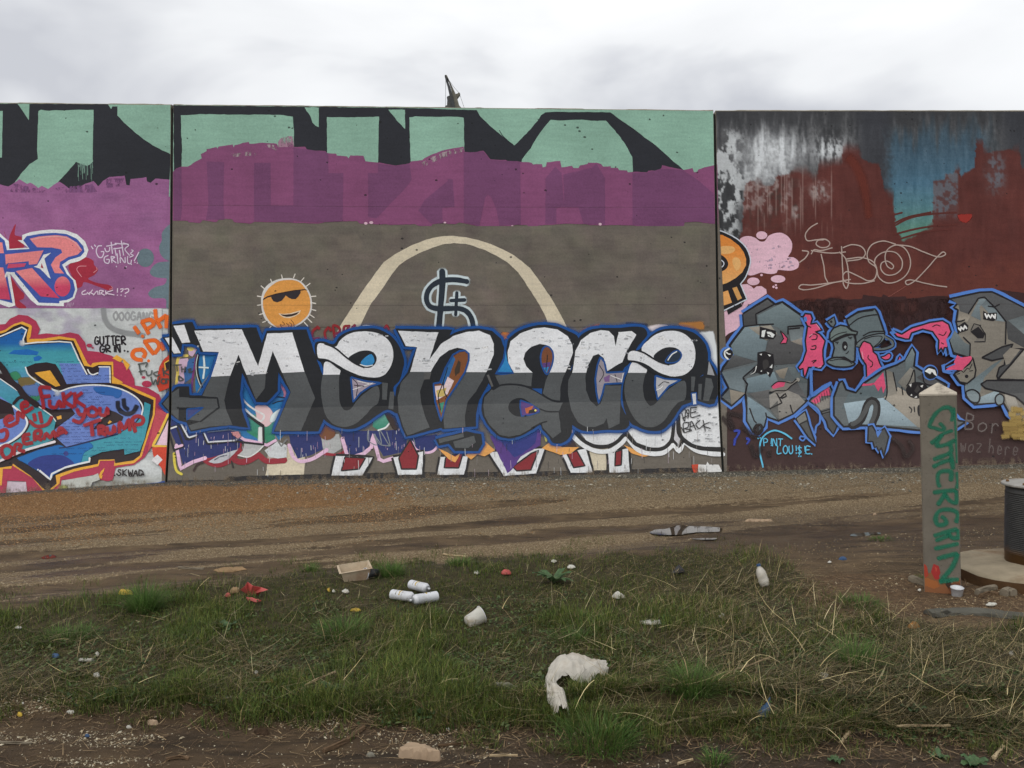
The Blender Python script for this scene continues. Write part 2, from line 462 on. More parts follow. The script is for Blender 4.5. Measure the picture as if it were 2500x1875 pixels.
def line(motif, pts, col, w, smooth=True, closed=False, pan=1, soft=0.0, dry=0.0, alpha=1.0, taper=0.0, rough=0.5, cap=True, wob=0.12):
    """a brush or spray stroke of width w pixels"""
    P = np.asarray(pts, float)
    if len(P) < 3 and smooth: smooth = False
    P = catmull(P, closed, max(3.0, w * 0.6)) if smooth else densify(P, closed, max(4.0, w))
    P = roughen(P, rough * 0.5, closed)
    if closed: P = np.vstack([P, P[:1]])
    keep = [0]
    for i in range(1, len(P)):
        if np.linalg.norm(P[i] - P[keep[-1]]) > 0.4: keep.append(i)
    P = P[keep]
    if len(P) < 2: return
    d = np.gradient(P, axis=0); d = d / (np.linalg.norm(d, axis=1)[:, None] + 1e-9)
    if not closed and cap:
        e0 = P[0] - d[0] * w * 0.38; e1 = P[-1] + d[-1] * w * 0.38
        P = np.vstack([e0, P, e1]); d = np.vstack([d[0], d, d[-1]])
    n = np.stack([-d[:, 1], d[:, 0]], 1)
    m = len(P); tt = np.linspace(0, 1, m)
    ww = np.full(m, w / 2.0) * (1 + wob * 2 * (fbm(P[:, 0] / 14, P[:, 1] / 14, 9, 2) - 0.5))
    if taper > 0: ww = ww * (1 - taper * tt)
    if not closed and cap: ww[0] *= 0.45; ww[-1] *= 0.45
    ramp_ = np.linspace(0, 0.45, m)
    c = np.array(paint(col) + (alpha,))
    if soft > 0:
        offs = [-(ww + soft), -np.maximum(ww - soft * .3, .3), np.maximum(ww - soft * .3, .3), ww + soft]; al = [0, 1, 1, 0]
    else:
        offs = [-ww, ww]; al = [1, 1]
    k = len(offs)
    V = np.zeros((m, k, 2)); C = np.zeros((m, k, 4)); E = np.zeros((m, k))
    for j in range(k):
        V[:, j] = P + n * np.asarray(offs[j])[:, None]; C[:, j] = c; C[:, j, 3] = alpha * al[j]; E[:, j] = ramp_
    if soft > 0 and not closed: C[0, :, 3] = 0; C[-1, :, 3] = 0
    T = []
    for i in range(m - 1):
        for j in range(k - 1):
            a = i * k + j; T += [(a, a + 1, a + k + 1), (a, a + k + 1, a + k)]
    emit(pan, motif, V.reshape(-1, 2), T, C.reshape(-1, 4), soft > 0 or dry > 0 or alpha < 1, dry, E.reshape(-1))
def dot(motif, x, y, r, col, pan=1, ry=None, **kw):
    a = np.linspace(0, 2 * math.pi, 12, endpoint=False)
    poly(motif, np.stack([x + r * np.cos(a), y + (ry or r) * np.sin(a)], 1), col, True, kw.pop('rough', 0.4), pan, step=4, **kw)
def outlined(motif, pts, fill, edge, w, smooth=False, pan=1, **kw):
    poly(motif, pts, fill, smooth, pan=pan, **kw); line(motif, pts, edge, w, smooth, True, pan)
# single-stroke hand lettering: glyph strokes in a unit box, y down
GL = {'A': "0,1 .45,0 .9,1|.2,.62 .75,.58", 'B': "0,0 0,1|0,0 .6,.1 .55,.4 0,.48 .7,.6 .65,.92 0,1", 'C': ".85,.12 .4,0 .05,.4 .15,.9 .5,1 .9,.85",
      'D': "0,0 0,1|0,0 .6,.1 .85,.5 .6,.92 0,1", 'E': ".8,.05 0,0 0,1 .85,.95|0,.5 .6,.48", 'F': "0,0 0,1|0,0 .85,.02|0,.48 .6,.45",
      'G': ".85,.15 .4,0 .05,.4 .15,.9 .5,1 .85,.85 .85,.55 .5,.55", 'H': "0,0 0,1|.8,0 .8,1|0,.52 .8,.48", 'I': ".4,0 .4,1", 'K': "0,0 0,1|.8,0 .05,.55 .85,1",
      'L': "0,0 0,1 .8,.97", 'M': "0,1 .1,0 .5,.65 .85,0 1,1", 'N': "0,1 .05,0 .8,1 .85,0", 'O': ".45,0 .05,.3 .1,.8 .5,1 .88,.7 .8,.2 .45,0", 'P': "0,1 0,0 .65,.08 .7,.42 .05,.55",
      'R': "0,1 0,0 .65,.08 .7,.4 .05,.52 .85,1", 'S': ".8,.1 .35,0 .1,.25 .7,.6 .7,.9 .3,1 0,.9", 'T': ".45,0 .45,1|0,.02 .9,0", 'U': "0,0 .02,.75 .35,1 .75,.8 .8,0",
      'V': "0,0 .42,1 .85,0", 'W': "0,0 .22,1 .48,.4 .75,1 1,0", 'Y': "0,0 .42,.5|.85,0 .3,1", 'Z': "0,.02 .85,0 .05,1 .9,.97", '!': ".4,0 .38,.68|.38,.92 .38,1",
      '?': "0,.2 .35,0 .75,.2 .6,.45 .35,.7|.35,.93 .35,1", '.': ".3,.92 .34,1", '3': ".1,.05 .7,.05 .35,.42 .75,.7 .4,1 0,.9", '$': ".8,.15 .3,.1 .1,.3 .7,.6 .65,.88 .1,.88|.42,-.1 .42,1.1",
      'i': ".4,.35 .4,1|.4,.05 .4,.1", 'k': "0,0 0,1|.7,.35 .05,.7 .7,1", 'u': "0,.4 .05,.85 .35,1 .65,.8 .7,.4 .75,1", 'c': ".7,.5 .35,.4 .05,.7 .3,1 .7,.92",
      'o': ".4,.4 .05,.6 .1,.9 .4,1 .7,.8 .65,.5 .4,.4", 'r': "0,.4 .05,1|.05,.6 .35,.42 .65,.5", 'e': ".05,.72 .65,.68 .6,.45 .3,.4 .05,.7 .2,1 .65,.92", 'd': ".65,0 .65,1|.65,.5 .3,.42 .05,.7 .25,1 .65,.85",
      'w': "0,.4 .2,1 .4,.55 .6,1 .8,.4", 'z': "0,.42 .7,.4 .05,1 .75,.97", 'h': "0,0 0,1|0,.65 .35,.45 .6,.6 .6,1", 't': ".3,.1 .3,.9 .5,1|0,.4 .6,.38", 'l': ".2,0 .2,1", 'n': "0,.4 .02,1|.02,.6 .35,.42 .6,.6 .62,1",
      'm': "0,.4 .02,1|.02,.6 .25,.42 .42,.6 .43,1|.43,.6 .65,.42 .85,.6 .86,1", 'y': "0,.4 .3,.85|.65,.4 .1,1.35", '"': ".2,0 .15,.25|.5,0 .45,.25", '-': ".1,.5 .7,.5", 'a': ".6,.45 .2,.42 .05,.75 .25,1 .6,.8 .6,.4 .65,1", 'g': ".6,.45 .2,.42 .05,.7 .25,.95 .6,.75 .6,.4 .62,1.2 .3,1.4 .05,1.25"}
def write(motif, txt, x, y, h, wd, col, w, pan=1, dx=(1, 0), gap=1.25, jit=0.05, soft=0.0, alpha=1.0, slant=0.0):
    """hand lettering: text starts at x, y (top left), glyph height h and width wd, baseline along dx"""
    dx = np.array(dx, float) / np.linalg.norm(dx); dy = np.array([-dx[1], dx[0]]); px = 0.0
    for ch in txt:
        if ch == ' ': px += wd * 0.8; continue
        g = GL.get(ch)
        if g:
            oy = rnd.uniform(-jit, jit) * h
            for st in g.split('|'):
                q = np.array([[float(a) for a in t.split(',')] for t in st.split()])
                q = q + np.array([[rnd.uniform(-jit, jit), rnd.uniform(-jit, jit)] for _ in q])
                X = px + q[:, 0] * wd - slant * (q[:, 1] - 1) * h; Y = q[:, 1] * h + oy
                line(motif, np.array([x, y]) + X[:, None] * dx + Y[:, None] * dy, col, w, True, pan=pan, soft=soft, alpha=alpha)
        px += wd * gap * (0.55 if ch in 'I!il."' else 1.0)
def scrawl(motif, x, y, length, h, col, w, pan, n=None, alpha=0.8, dx=(1, 0)):
    """one line of small cursive writing too fine to read"""
    dx = np.array(dx, float) / np.linalg.norm(dx); dy = np.array([-dx[1], dx[0]]); px = 0
    while px < length:
        L = rnd.uniform(8, 26); k = max(3, int(L / 2.2)); q = []
        for i in range(k):
            q.append((px + L * i / k, h * (0.5 + (0.5 if i % 2 else -0.35) * rnd.uniform(.4, 1.1))))
        q = np.array(q); line(motif, np.array([x, y]) + q[:, :1] * dx + q[:, 1:] * dy, col, w, False, pan=pan, alpha=alpha, rough=0, cap=False)
        px += L + rnd.uniform(3, 7)

def sheet(motif, us, vs, left, fn, pan):
    """a coat of mottled paint: fine grid whose colours come from fn(u, v); left(v) bounds it at the joint"""
    U_, V_ = np.meshgrid(us, vs)
    lo = np.array([left(v) for v in vs])[:, None]; U_ = np.maximum(U_, lo + (U_ - us[0]) * 1e-4)
    tv = top_v(U_) + 0.4; V_ = np.maximum(V_, tv)
    C = fn(U_, V_); C = np.clip(lin(C) * ALB, 0, .86); n, m = U_.shape
    low = (V_ > seam_v(U_))[..., None]; C = np.where(low, C * .96 + LOWER_LIGHT * .04, C)  # below the seam, colour is lightened as if catching more sky
    lay = next_layer(pan, (us[0], vs[0], us[-1], vs[-1]))
    P3 = wall3(U_.ravel(), V_.ravel(), lay) - np.array(WORIG)
    i, j = np.meshgrid(np.arange(m - 1), np.arange(n - 1)); a = (j * m + i).ravel()
    T = np.vstack([np.stack([a, a + 1, a + m + 1], 1), np.stack([a, a + m + 1, a + m], 1)])
    MOTIF.setdefault((pan, motif), []).append((P3, T, np.concatenate([C.reshape(-1, 3), np.ones((n * m, 1))], 1), False, 0.0))
def build_motifs():
    cnt = 0
    for (pan, name), pieces in MOTIF.items():
        Vs, Ts, Cs, Ds, Ms = [], [], [], [], []; off = 0
        for P3, t, c, spray, dry in pieces:
            if len(t) == 0: continue
            Vs.append(P3); Ts.append(np.array(t) + off); Cs.append(c); Ds.append(np.full(len(P3), dry)); Ms.append(np.full(len(t), 1 if spray else 0)); off += len(P3)
        if not Vs: continue
        T = np.vstack(Ts); V = np.vstack(Vs)
        o = mesh_obj(name.split('#')[0], V, T, M_PAINT, panels[pan], np.vstack(Cs))
        o.data.materials.append(M_SPRAY)
        o.data.polygons.foreach_set('material_index', np.concatenate(Ms).astype(np.int32))
        at = o.data.attributes.new('dry', 'FLOAT', 'POINT'); at.data.foreach_set('value', np.concatenate(Ds).astype(np.float32))
        lab = MLABEL.get(name) or MLABEL.get(name.split('#')[0])
        if name in STUFFM: o['kind'] = 'stuff'
        if lab: o['label'] = lab
        cnt += 1
MLABEL = {}
STUFFM = {'painted_brush_streak', 'painted_small_writing', 'painted_dot', 'painted_weather_drip', 'dust_splash'}
# tracing windows
T1 = Tm(0, 220, 4.424); T2 = Tm(0, 540, 4.424); T3 = Tm(0, 850, 4.424); T4 = Tm(400, 220, 3.16); T5 = Tm(1080, 220, 3.16); T6 = Tm(1740, 220, 2.9105)
A1 = Tm(390, 760, 3.77); A2 = Tm(740, 760, 3.77); A3 = Tm(1120, 760, 3.95); A4 = Tm(1380, 760, 3.95); A5 = Tm(1730, 680, 3.688); A6 = Tm(2090, 680, 3.317)
SUNW = Tm(620, 640, 9.215); ARC = Tm(800, 560, 3.568); DN = Tm(1720, 540, 6.9125); HD = Tm(1760, 680, 7.541); CN = Tm(1980, 720, 6.9136); LB = Tm(0, 980, 7.2115); LM = Tm(380, 1000, 6.9125)
cat = np.vstack
# ================================================================ middle panel
MINT = (127, 163, 146); BLK = (38, 40, 46); PUR = (121, 69, 104); PURD = (101, 62, 96); TAUPE = (97, 91, 83); BEIGE = (192, 182, 160)
WHT = (204, 206, 209); GRY = (76, 79, 81); BLU = (30, 72, 132); ORG = (202, 141, 70); NAVY = (36, 46, 98); LILAC = (206, 172, 196); REDL = (122, 36, 44)
topL = [(423.0, float(top_v(423)))] + [(x, float(top_v(x))) for x in (700, 1000, 1300, 1600)] + [(1742.0, float(top_v(1742)))]
poly('painted_background', np.array(topL + [(1775, 900), (1775, 1260), (390, 1260), (408, 900)]), TAUPE, rough=0, step=60)
MLABEL['painted_background'] = 'flat base coat'
poly('painted_mint_letters', np.array(topL + [(1752, 480), (412, 480)]), MINT, rough=0, step=60)
MLABEL['painted_mint_letters'] = 'tops of huge mint letters with black shadows'
tb = [(423.0, float(top_v(423)) + .5)] + [(x, float(top_v(x)) + .5) for x in (700, 1000)]
poly('painted_mint_letters', cat([np.array(tb), T5("265,155 290,200 335,243 385,290 440,335 500,385 555,428 600,385 680,300 730,240 760,195 795,172 850,168 1295,170 1340,205 1450,280 1560,365 1640,420 1750,520 1860,615 1900,680"), T4("60,800 78,640")]), BLK, rough=1.2)
for q in (T4("1085,132 1130,200 1145,250 1170,275 1195,286 1195,136"), T4("1730,150 1800,235 1862,302 1860,152"),
          T4("132,195 300,185 560,190 700,189 900,192 995,205 1003,320 1003,500 137,640 140,380 134,350"),
          T4("1258,208 1400,210 1660,205 1655,400 1650,620 1264,600 1260,470"),
          cat([T4("1895,212 1940,202 2000,205 2212,205"), T5("60,205 165,212 168,300 170,560"), T4("1905,640")]),
          T5("835,228 900,235 1000,230 1080,227 1150,238 1262,235 1330,310 1400,400 1465,515 1472,700 590,700 612,535 680,450 720,380 770,310")):
    poly('painted_mint_letters', q, MINT, rough=1.3)
line('painted_mint_letters', T5("440,310 460,345 500,385 540,425"), BLK, 1.6)
pt = cat([T4("60,640 75,625 95,605 135,590 185,590 290,525 285,495 330,470 330,455 405,440 415,450 420,435 530,420 540,440 545,425 655,398 660,415 760,405 870,412 885,440 905,425 960,405 1000,395 1003,440 1090,435 1105,460 1245,470 1260,485 1330,490 1335,505 1415,510 1425,525 1440,505 1540,505 1555,550 1620,555 1690,565 1790,582 1895,565 1905,550 1995,540 2010,525 2080,490 2165,465"),
          T5("0,478 20,460 165,435 170,478 240,480 315,470 340,495 370,535 490,538 500,548 600,550 690,560 700,572 770,570 775,595 800,590 805,555 910,545 920,595 1000,585 1010,600 1050,598 1060,580 1120,570 1125,560 1190,558 1225,570 1240,590 1300,585 1300,598 1355,600 1360,618 1425,620 1430,635 1480,630 1580,635 1590,622 1665,618 1690,600 1695,580 1790,600 1860,615 1930,600 1940,635 1965,630 1975,612 2040,590 2120,575"),
          T5("2130,1035 2060,1030 1950,1015 1870,1020 1860,1060 1780,1060 1700,1050 1650,1055 1560,1050 1450,1045 1280,1040 1200,1045 1090,1035 980,1030 850,1038 740,1045 735,1060 665,1060 655,1040 560,1038 540,1050 440,1050 400,1065 275,1070 255,1045 130,1020 100,1035 0,1025"),
          T4("2070,1035 2060,1060 1960,1045 1940,1035 1800,1040 1640,1035 1510,1030 1490,1010 1270,1015 1190,1030 1020,1025 900,1018 800,1020 700,1015 665,1030 540,1020 525,995 430,992 405,1020 300,1005 280,1025 195,1020 185,1008 50,1010")])
poly('painted_purple_band', pt, PUR, rough=1.4)
MLABEL['painted_purple_band'] = 'rough rolled purple band'
poly('painted_purple_band', T4("885,440 880,400 905,370 960,352 1000,360 1000,440"), (146, 112, 130), rough=2, dry=0.47)
for q in (T4("520,490 700,470 720,500 540,515"), T4("760,415 880,425 880,470 800,440"), T4("1990,560 2100,500 2212,460 2212,500 2060,560 2010,590"), T5("0,480 160,445 165,470 0,520")):
    poly('painted_purple_band', q, (150, 135, 140), rough=2, dry=0.53)
for q in (T4("330,550 465,555 460,890 470,1000 325,1000 345,880"), T4("695,560 825,560 825,890 1000,890 1000,1020 695,1010"), T4("1000,445 1245,475 1268,490 1270,640 1385,640 1380,1012 1180,1020 1000,1010"),
          T4("1575,640 1650,640 1650,568 1790,584 1895,568 1912,690 1880,740 1640,990 1575,980"), T4("76,628 95,608 135,594 140,900 130,1003 76,1005"), cat([T4("2190,700 2010,850 1965,930 2060,1030 2140,1030"), T5("30,1018 0,1010 0,910 95,900 80,690 40,685")]),
          T5("165,482 315,474 370,538 600,552 605,1035 440,1045 420,930 380,830 352,805 330,830 300,980 280,1060 255,1040 165,1020"), T5("795,680 870,592 920,640 940,900 880,910 880,1030 795,1035"), T5("1190,566 1255,680 1255,1038 1090,1033 1050,905 940,903 935,650 1150,600"), T5("1466,637 1580,637 1690,604 1860,618 1980,700 2096,800 2100,1030 1950,1014 1870,1019 1858,1055 1466,1042")):
    poly('painted_purple_band', q, (105, 63, 97), rough=0.8)
for x, y, r, t in ((1558, 1028, 13, T4), (1600, 1022, 15, T4), (1525, 1058, 9, T4), (20, 1022, 10, T5), (1217, 1034, 12, T5), (1232, 1060, 10, T5), (540, 1047, 8, T5), (742, 1074, 7, T5)):
    p = t("%f,%f" % (x, y))[0]; dot('painted_dot', p[0], p[1], r / 3.16, (198, 166, 180), ry=r / 3.16 * rnd.uniform(.6, 1.1))
# uneven grey brown where older work was rolled over
def taupe_fn(u, v):
    base = np.array(TAUPE, float)[None, None] * np.ones(u.shape + (1,))
    q1 = _hash(np.floor((u + 14 * fbm(u / 40, v / 40, 3, 2)) / 52), np.floor((v + 10 * fbm(u / 30, v / 30, 4, 2)) / 34), 3) - .5
    q2 = fbm(u / 34, v / 26, 9, 4) - .5
    return base + q2[..., None] * np.array([20, 19, 17]) + q1[..., None] * np.array([7, 7, 4]) + (fbm(u / 60, v / 45, 19, 3) - .5)[..., None] * np.array([-4, 4, -3])
sheet('painted_background', np.arange(424, 1738, 6.0), np.concatenate([np.arange(552, 800, 6.0)]), lambda v: 424.0, taupe_fn, 1)
# arch
poly('painted_arch', cat([ARC("60,930 140,790 230,650 330,500 410,390 490,285 560,235 640,185 740,135 830,100 920,72 1010,58 1100,57 1200,68 1310,92 1420,128 1530,175 1620,225 1690,275 1760,335 1830,425 1900,530 1960,620 2020,725 2140,960"),
     ARC("1985,960 1925,830 1890,740 1840,650 1770,540 1720,460 1660,375 1570,290 1470,230 1370,180 1270,145 1200,125 1100,120 1000,130 900,165 800,205 690,265 620,315 560,390 500,480 440,565 370,660 320,760 240,930")]), BEIGE)
MLABEL['painted_arch'] = 'tall cream arch'
poly('painted_arch', A1("1000,1250 1330,1240 1335,1385 1325,1530 965,1532 985,1460"), BEIGE)
poly('painted_arch', A4("225,1300 410,1300 402,1400 390,1560 272,1560 255,1470"), BEIGE)
# crossed currency sign
S_ = ARC("1215,455 1130,440 1040,440 970,455 900,500 865,560 862,620 890,670 950,690 1050,690 1150,690 1210,715 1250,770 1268,850 1270,900"); V_ = ARC("997,362 1000,450 990,600 965,900")
PL1 = ARC("1125,550 1115,745"); PL2 = ARC("1072,620 1195,614")
DSK = (36, 44, 54); PALE = (178, 190, 194)
for q, w in ((S_, 23.5), (V_, 24), (PL1, 17.5), (PL2, 17.5)): line('painted_dollar_sign', q, PALE, w, soft=1.5)
for q, w in ((S_, 12.5), (V_, 14.5), (PL1, 8), (PL2, 8.5)): line('painted_dollar_sign', q, DSK, w)
MLABEL['painted_dollar_sign'] = 'dark dollar sign edged in white with a small plus'
# sun wearing shades
for a in ("620,285 640,370", "925,268 890,355", "1125,352 1050,440", "1262,478 1165,550", "1395,765 1285,772", "1390,930 1310,915", "1395,1090 1300,1065", "1355,1245 1265,1185", "1300,1355 1210,1270", "1210,1440 1130,1350", "375,385 408,470", "162,535 235,600", "75,762 160,778", "75,970 160,960", "120,1180 195,1160", "195,1355 262,1328", "340,1495 385,1440"):
    line('painted_sun', SUNW(a), (205, 200, 190), 2.4, False, rough=0)
poly('painted_sun', SUNW("735,358 900,370 1060,440 1190,570 1270,720 1305,900 1300,1060 1250,1200 1130,1330 960,1440 780,1500 560,1490 400,1420 260,1300 190,1130 160,930 170,760 220,620 330,490 500,400"), (196, 194, 190), True, 0.3)
poly('painted_sun', SUNW("760,400 920,410 1050,470 1160,600 1240,750 1268,920 1262,1060 1210,1190 1090,1310 930,1420 760,1480 560,1480 440,1410 320,1290 240,1130 200,960 215,800 270,670 380,540 560,430"), ORG, True, 0.3)
poly('painted_sun', SUNW("200,860 210,820 300,765 500,705 700,665 900,630 1040,615 1150,605 1215,635 1140,630 1050,645 860,680 640,720 480,755 300,800"), (48, 36, 34), False, 0.2, step=4)
poly('painted_sun', SUNW("375,760 695,690 1045,630 1050,690 1000,770 940,830 850,830 780,800 715,750 680,800 620,870 520,905 440,880 400,820"), (48, 42, 46), False, 0.3, step=4)
poly('painted_sun', SUNW("550,1150 640,1165 800,1155 950,1110 1055,1080 1020,1160 920,1220 800,1260 680,1250 600,1205"), (214, 190, 164), False, 0.3, step=4)
poly('painted_sun', SUNW("590,1172 700,1180 850,1165 1025,1115 960,1180 850,1220 740,1232 650,1210"), (52, 40, 38), False, 0.2, step=4)
for a in ("640,1340 690,1400 640,1420 590,1400 620,1460 680,1480", "730,1380 790,1430 770,1480", "830,1295 890,1370 905,1470", "800,1360 850,1400 820,1460"): line('painted_sun', SUNW(a), (84, 44, 26), 1.5, rough=0)
MLABEL['painted_sun'] = 'smiling orange sun wearing dark glasses'
# faint form-board lines left in the concrete
for v0, v1 in ((500.5, 506.0), (744, 743)):
    line('form_board_line', np.array([(424, v0), (1080, (v0 + v1) / 2 + 2), (1745, v1)]), (70, 62, 62), 1.0, alpha=0.35)
# ---- remnants of older work under the lettering
poly('painted_blue_lettering_remnant', A1("330,360 560,370 760,520 1000,700 1250,800 1300,1000 1100,1180 850,1230 600,1200 400,1000 330,760"), (40, 108, 160), rough=2)
poly('painted_blue_lettering_remnant', A1("160,440 260,430 275,520 215,680 140,700"), (196, 168, 190), rough=1.5)
line('painted_blue_lettering_remnant', A1("255,408 180,420 160,480 165,560 150,690"), (206, 184, 92), 7)
poly('painted_blue_lettering_remnant', A1("270,440 325,420 310,600 230,660 225,560"), (58, 98, 150), rough=2)
line('painted_blue_lettering_remnant', A1("340,400 305,600 290,760"), (112, 58, 110), 5)
poly('painted_blue_lettering_remnant', A1("258,330 300,305 345,350 300,420 268,400"), (196, 168, 190), rough=1); dot('painted_blue_lettering_remnant', 390 + 285 / 3.77, 760 + 340 / 3.77, 9, (206, 190, 96), ry=7)
line('painted_blue_lettering_remnant', A1("355,390 340,500 350,600 385,695"), (38, 38, 44), 8); line('painted_blue_lettering_remnant', A1("350,400 333,500 345,600 378,695"), (190, 194, 190), 2)
line('painted_blue_lettering_remnant', A1("405,410 410,520 400,620"), (196, 210, 214), 4, soft=1); line('painted_blue_lettering_remnant', A1("360,515 450,520"), (196, 210, 214), 3, soft=1)
line('painted_blue_lettering_remnant', A1("340,760 400,660 480,560"), (120, 122, 118), 3)
poly('painted_blue_lettering_remnant', A1("770,960 960,940 1080,1000 1060,1180 960,1220 800,1110"), (52, 128, 104), rough=2, grad=[(1010, (70, 140, 130)), (1060, (46, 124, 96))])
poly('painted_blue_lettering_remnant', A1("880,880 960,860 1030,920 1040,1000 980,1060 900,1000"), (204, 176, 178), rough=2, soft=2)
poly('painted_blue_lettering_remnant', A1("1030,960 1120,900 1130,930 1080,990 1020,1020"), (198, 214, 212), rough=2, soft=2)
line('painted_blue_lettering_remnant', A1("745,780 800,850 880,910 960,960 935,1010 880,980 770,890"), (204, 204, 204), 4.5)
line('painted_blue_lettering_remnant', A1("770,920 860,990 955,1050 950,1220"), (36, 36, 40), 4.5, False); line('painted_blue_lettering_remnant', A1("930,1070 925,1200"), (206, 210, 208), 10, soft=2)
poly('painted_blue_lettering_remnant', A1("1095,580 1170,720 1160,830 1040,840 1080,760"), (52, 104, 152), rough=1); line('painted_blue_lettering_remnant', A1("1095,650 1150,740 1150,790"), (172, 110, 128), 6)
line('painted_blue_lettering_remnant', A1("1010,830 1060,790 1150,795"), (34, 36, 44), 3); line('painted_blue_lettering_remnant', A1("1040,850 1090,830 1145,822"), (34, 36, 44), 2.5)
MLABEL['painted_blue_lettering_remnant'] = 'older blue, pink and green lettering left between newer letters'
NV = 'painted_navy_letter_remnant'
poly(NV, LM("200,120 330,100 560,250 800,360 1300,330 1500,520 1420,650 1050,790 900,885 620,880 460,925 400,700 240,330"), NAVY, rough=1.5)
poly(NV, A1("1190,1140 1470,1130 1520,1260 1380,1330 1270,1355 1210,1240"), NAVY, rough=1.5)
poly(NV, A2("330,1100 600,1100 960,1090 950,1290 740,1335 650,1190 560,1290 430,1340 370,1180"), NAVY, rough=1.5)
poly(NV, A2("990,1170 1230,1130 1250,1240 1150,1300 1050,1270"), NAVY, rough=1.5)
for a, w in (("820,830 900,890 1050,925 1220,870 1420,690", 14), ("1300,830 1400,880 1500,880 1600,850 1750,760", 14), ("1760,780 1850,860 1980,870 2180,850", 14)): line(NV, LM(a), (138, 42, 54), w)
line(NV, LM("820,830 900,830 1050,790 1420,660 1440,560"), (138, 42, 54), 4)
poly(NV, LM("890,880 1050,780 1250,710 1395,670 1250,820 1100,900 980,910"), (178, 180, 186), rough=1); line(NV, LM("960,870 1080,800 1200,770"), (80, 84, 100), 3, dry=.5)
poly(NV, LM("1500,570 1820,600 1720,720 1560,800 1440,790 1390,770 1470,690"), (170, 172, 172), rough=1); line(NV, LM("1390,770 1560,800 1720,710 1830,600"), (206, 206, 204), 3)
poly(NV, LM("1840,690 2050,540 2212,600 2212,800 2060,830 1920,800"), (186, 190, 192), rough=1)
poly(NV, A1("1480,1130 1650,1130 1680,1260 1600,1310 1510,1300"), (160, 162, 162), rough=1); line(NV, A1("1510,1310 1640,1320 1700,1290"), (138, 42, 54), 7)
poly(NV, A1("1470,1100 1510,1040 1600,1090 1610,1140 1540,1180 1480,1150"), (112, 72, 50), rough=2, soft=3)
for a, w in (("350,600 420,1000 520,940 640,880 840,815", 9), ("1440,470 1500,510 1640,535 1780,570 1880,600 2040,510", 7)): line(NV, LM(a), LILAC, w, False)
line(NV, A1("1190,1230 1230,1340 1290,1380 1400,1360 1540,1275"), LILAC, 9); line(NV, A2("360,1170 410,1340 430,1350 560,1310 630,1250 640,1140 700,1360 740,1380 920,1325 965,1280"), LILAC, 9, False)
line(NV, A2("1000,1200 1040,1270 1120,1300 1190,1290 1240,1240"), LILAC, 6)
line(NV, LM("205,315 350,270 470,620 310,690 230,400"), (36, 36, 40), 5, False, True); line(NV, LM("380,250 450,330 510,490 560,500 700,440"), (36, 36, 42), 6, False); line(NV, LM("430,240 540,450 570,470 690,430"), (198, 202, 206), 4, False)
line(NV, LM("250,320 350,285"), (206, 206, 208), 4); line(NV, LM("330,640 450,600"), LILAC, 6)
line(NV, LM("800,400 860,560 900,575 1300,530 1820,590 1815,290 1500,60"), (36, 36, 40), 5, False); line(NV, LM("820,400 890,550 1000,540 1340,520"), (190, 194, 200), 3.5, False)
line(NV, LM("880,380 1250,340 1420,380 1440,460 1340,530"), (92, 98, 112), 3, False); poly(NV, LM("1270,380 1390,370 1440,450 1390,490 1300,430"), (188, 130, 134), rough=1)
line(NV, LM("2020,450 2120,620 2212,500"), (110, 112, 112), 4, False)
line(NV, LM("310,740 320,900 360,1040 440,1090"), (202, 186, 74), 6.5); line(NV, LM("640,1030 700,930 800,890"), (60, 44, 46), 5); line(NV, LM("1280,870 1310,980"), (48, 46, 46), 4)
for a in ("595,1105 600,1190 680,1230 650,1130 720,1220 700,1090 800,1240 770,1110", "1000,1100 1030,1230"): line(NV, A2(a), (116, 122, 128), 2.4)
line(NV, A2("660,1130 700,1220 800,1240"), (116, 122, 128), 2.4)
poly(NV, A2("640,1010 740,940 800,1000 790,1050 700,1090 640,1060"), (70, 134, 116), rough=2, grad=[(1010, (96, 156, 140)), (1045, (44, 122, 100))]); line(NV, A2("690,1095 760,1070 795,1030"), (206, 210, 212), 4)
poly(NV, A2("760,930 840,940 880,1050 850,1090 790,1010"), (52, 42, 42), rough=2, soft=3)
for _ in range(60):
    x, y = rnd.uniform(440, 990), rnd.uniform(1060, 1120); line(NV, np.array([(x, y), (x + rnd.uniform(-1, 1), y + rnd.uniform(3, 12))]), rnd.choice([LILAC, (200, 200, 205), (150, 120, 150)]), rnd.uniform(.7, 1.5), False, rough=0, alpha=.8)
MLABEL[NV] = 'older navy letters edged in pink, worn along the foot of the wall'
# ---- lower red and white letter legs
RL = 'painted_red_letter_leg'
line('painted_black_foot_line', np.array([(560, 1172), (700, 1168), (900, 1163), (1150, 1161), (1400, 1158), (1690, 1150)]), (34, 33, 36), 17, rough=2.5)
line('painted_black_foot_line', np.array([(410, 1176), (560, 1174)]), (40, 40, 44), 6, rough=2)
for a, b in (("300,1330 640,1345 545,1512 262,1512", "385,1340 575,1350 515,1452 352,1468"), ("830,1345 1105,1290 1095,1502 875,1505", "880,1350 985,1180 1062,1330 1042,1452 905,1452"), ("1265,1340 1520,1330 1482,1505 1235,1505", "1312,1345 1475,1300 1432,1442 1298,1440")):
    leg_n = RL + '#' + str(len(MOTIF)); q = A2(a); line(leg_n, q, (34, 33, 36), 11, False, True, rough=2); poly(leg_n, q, (202, 204, 206), rough=1.2); poly(leg_n, A2(b), REDL, rough=.8); line(leg_n, A2(b), (34, 33, 36), 3.6, False, True)
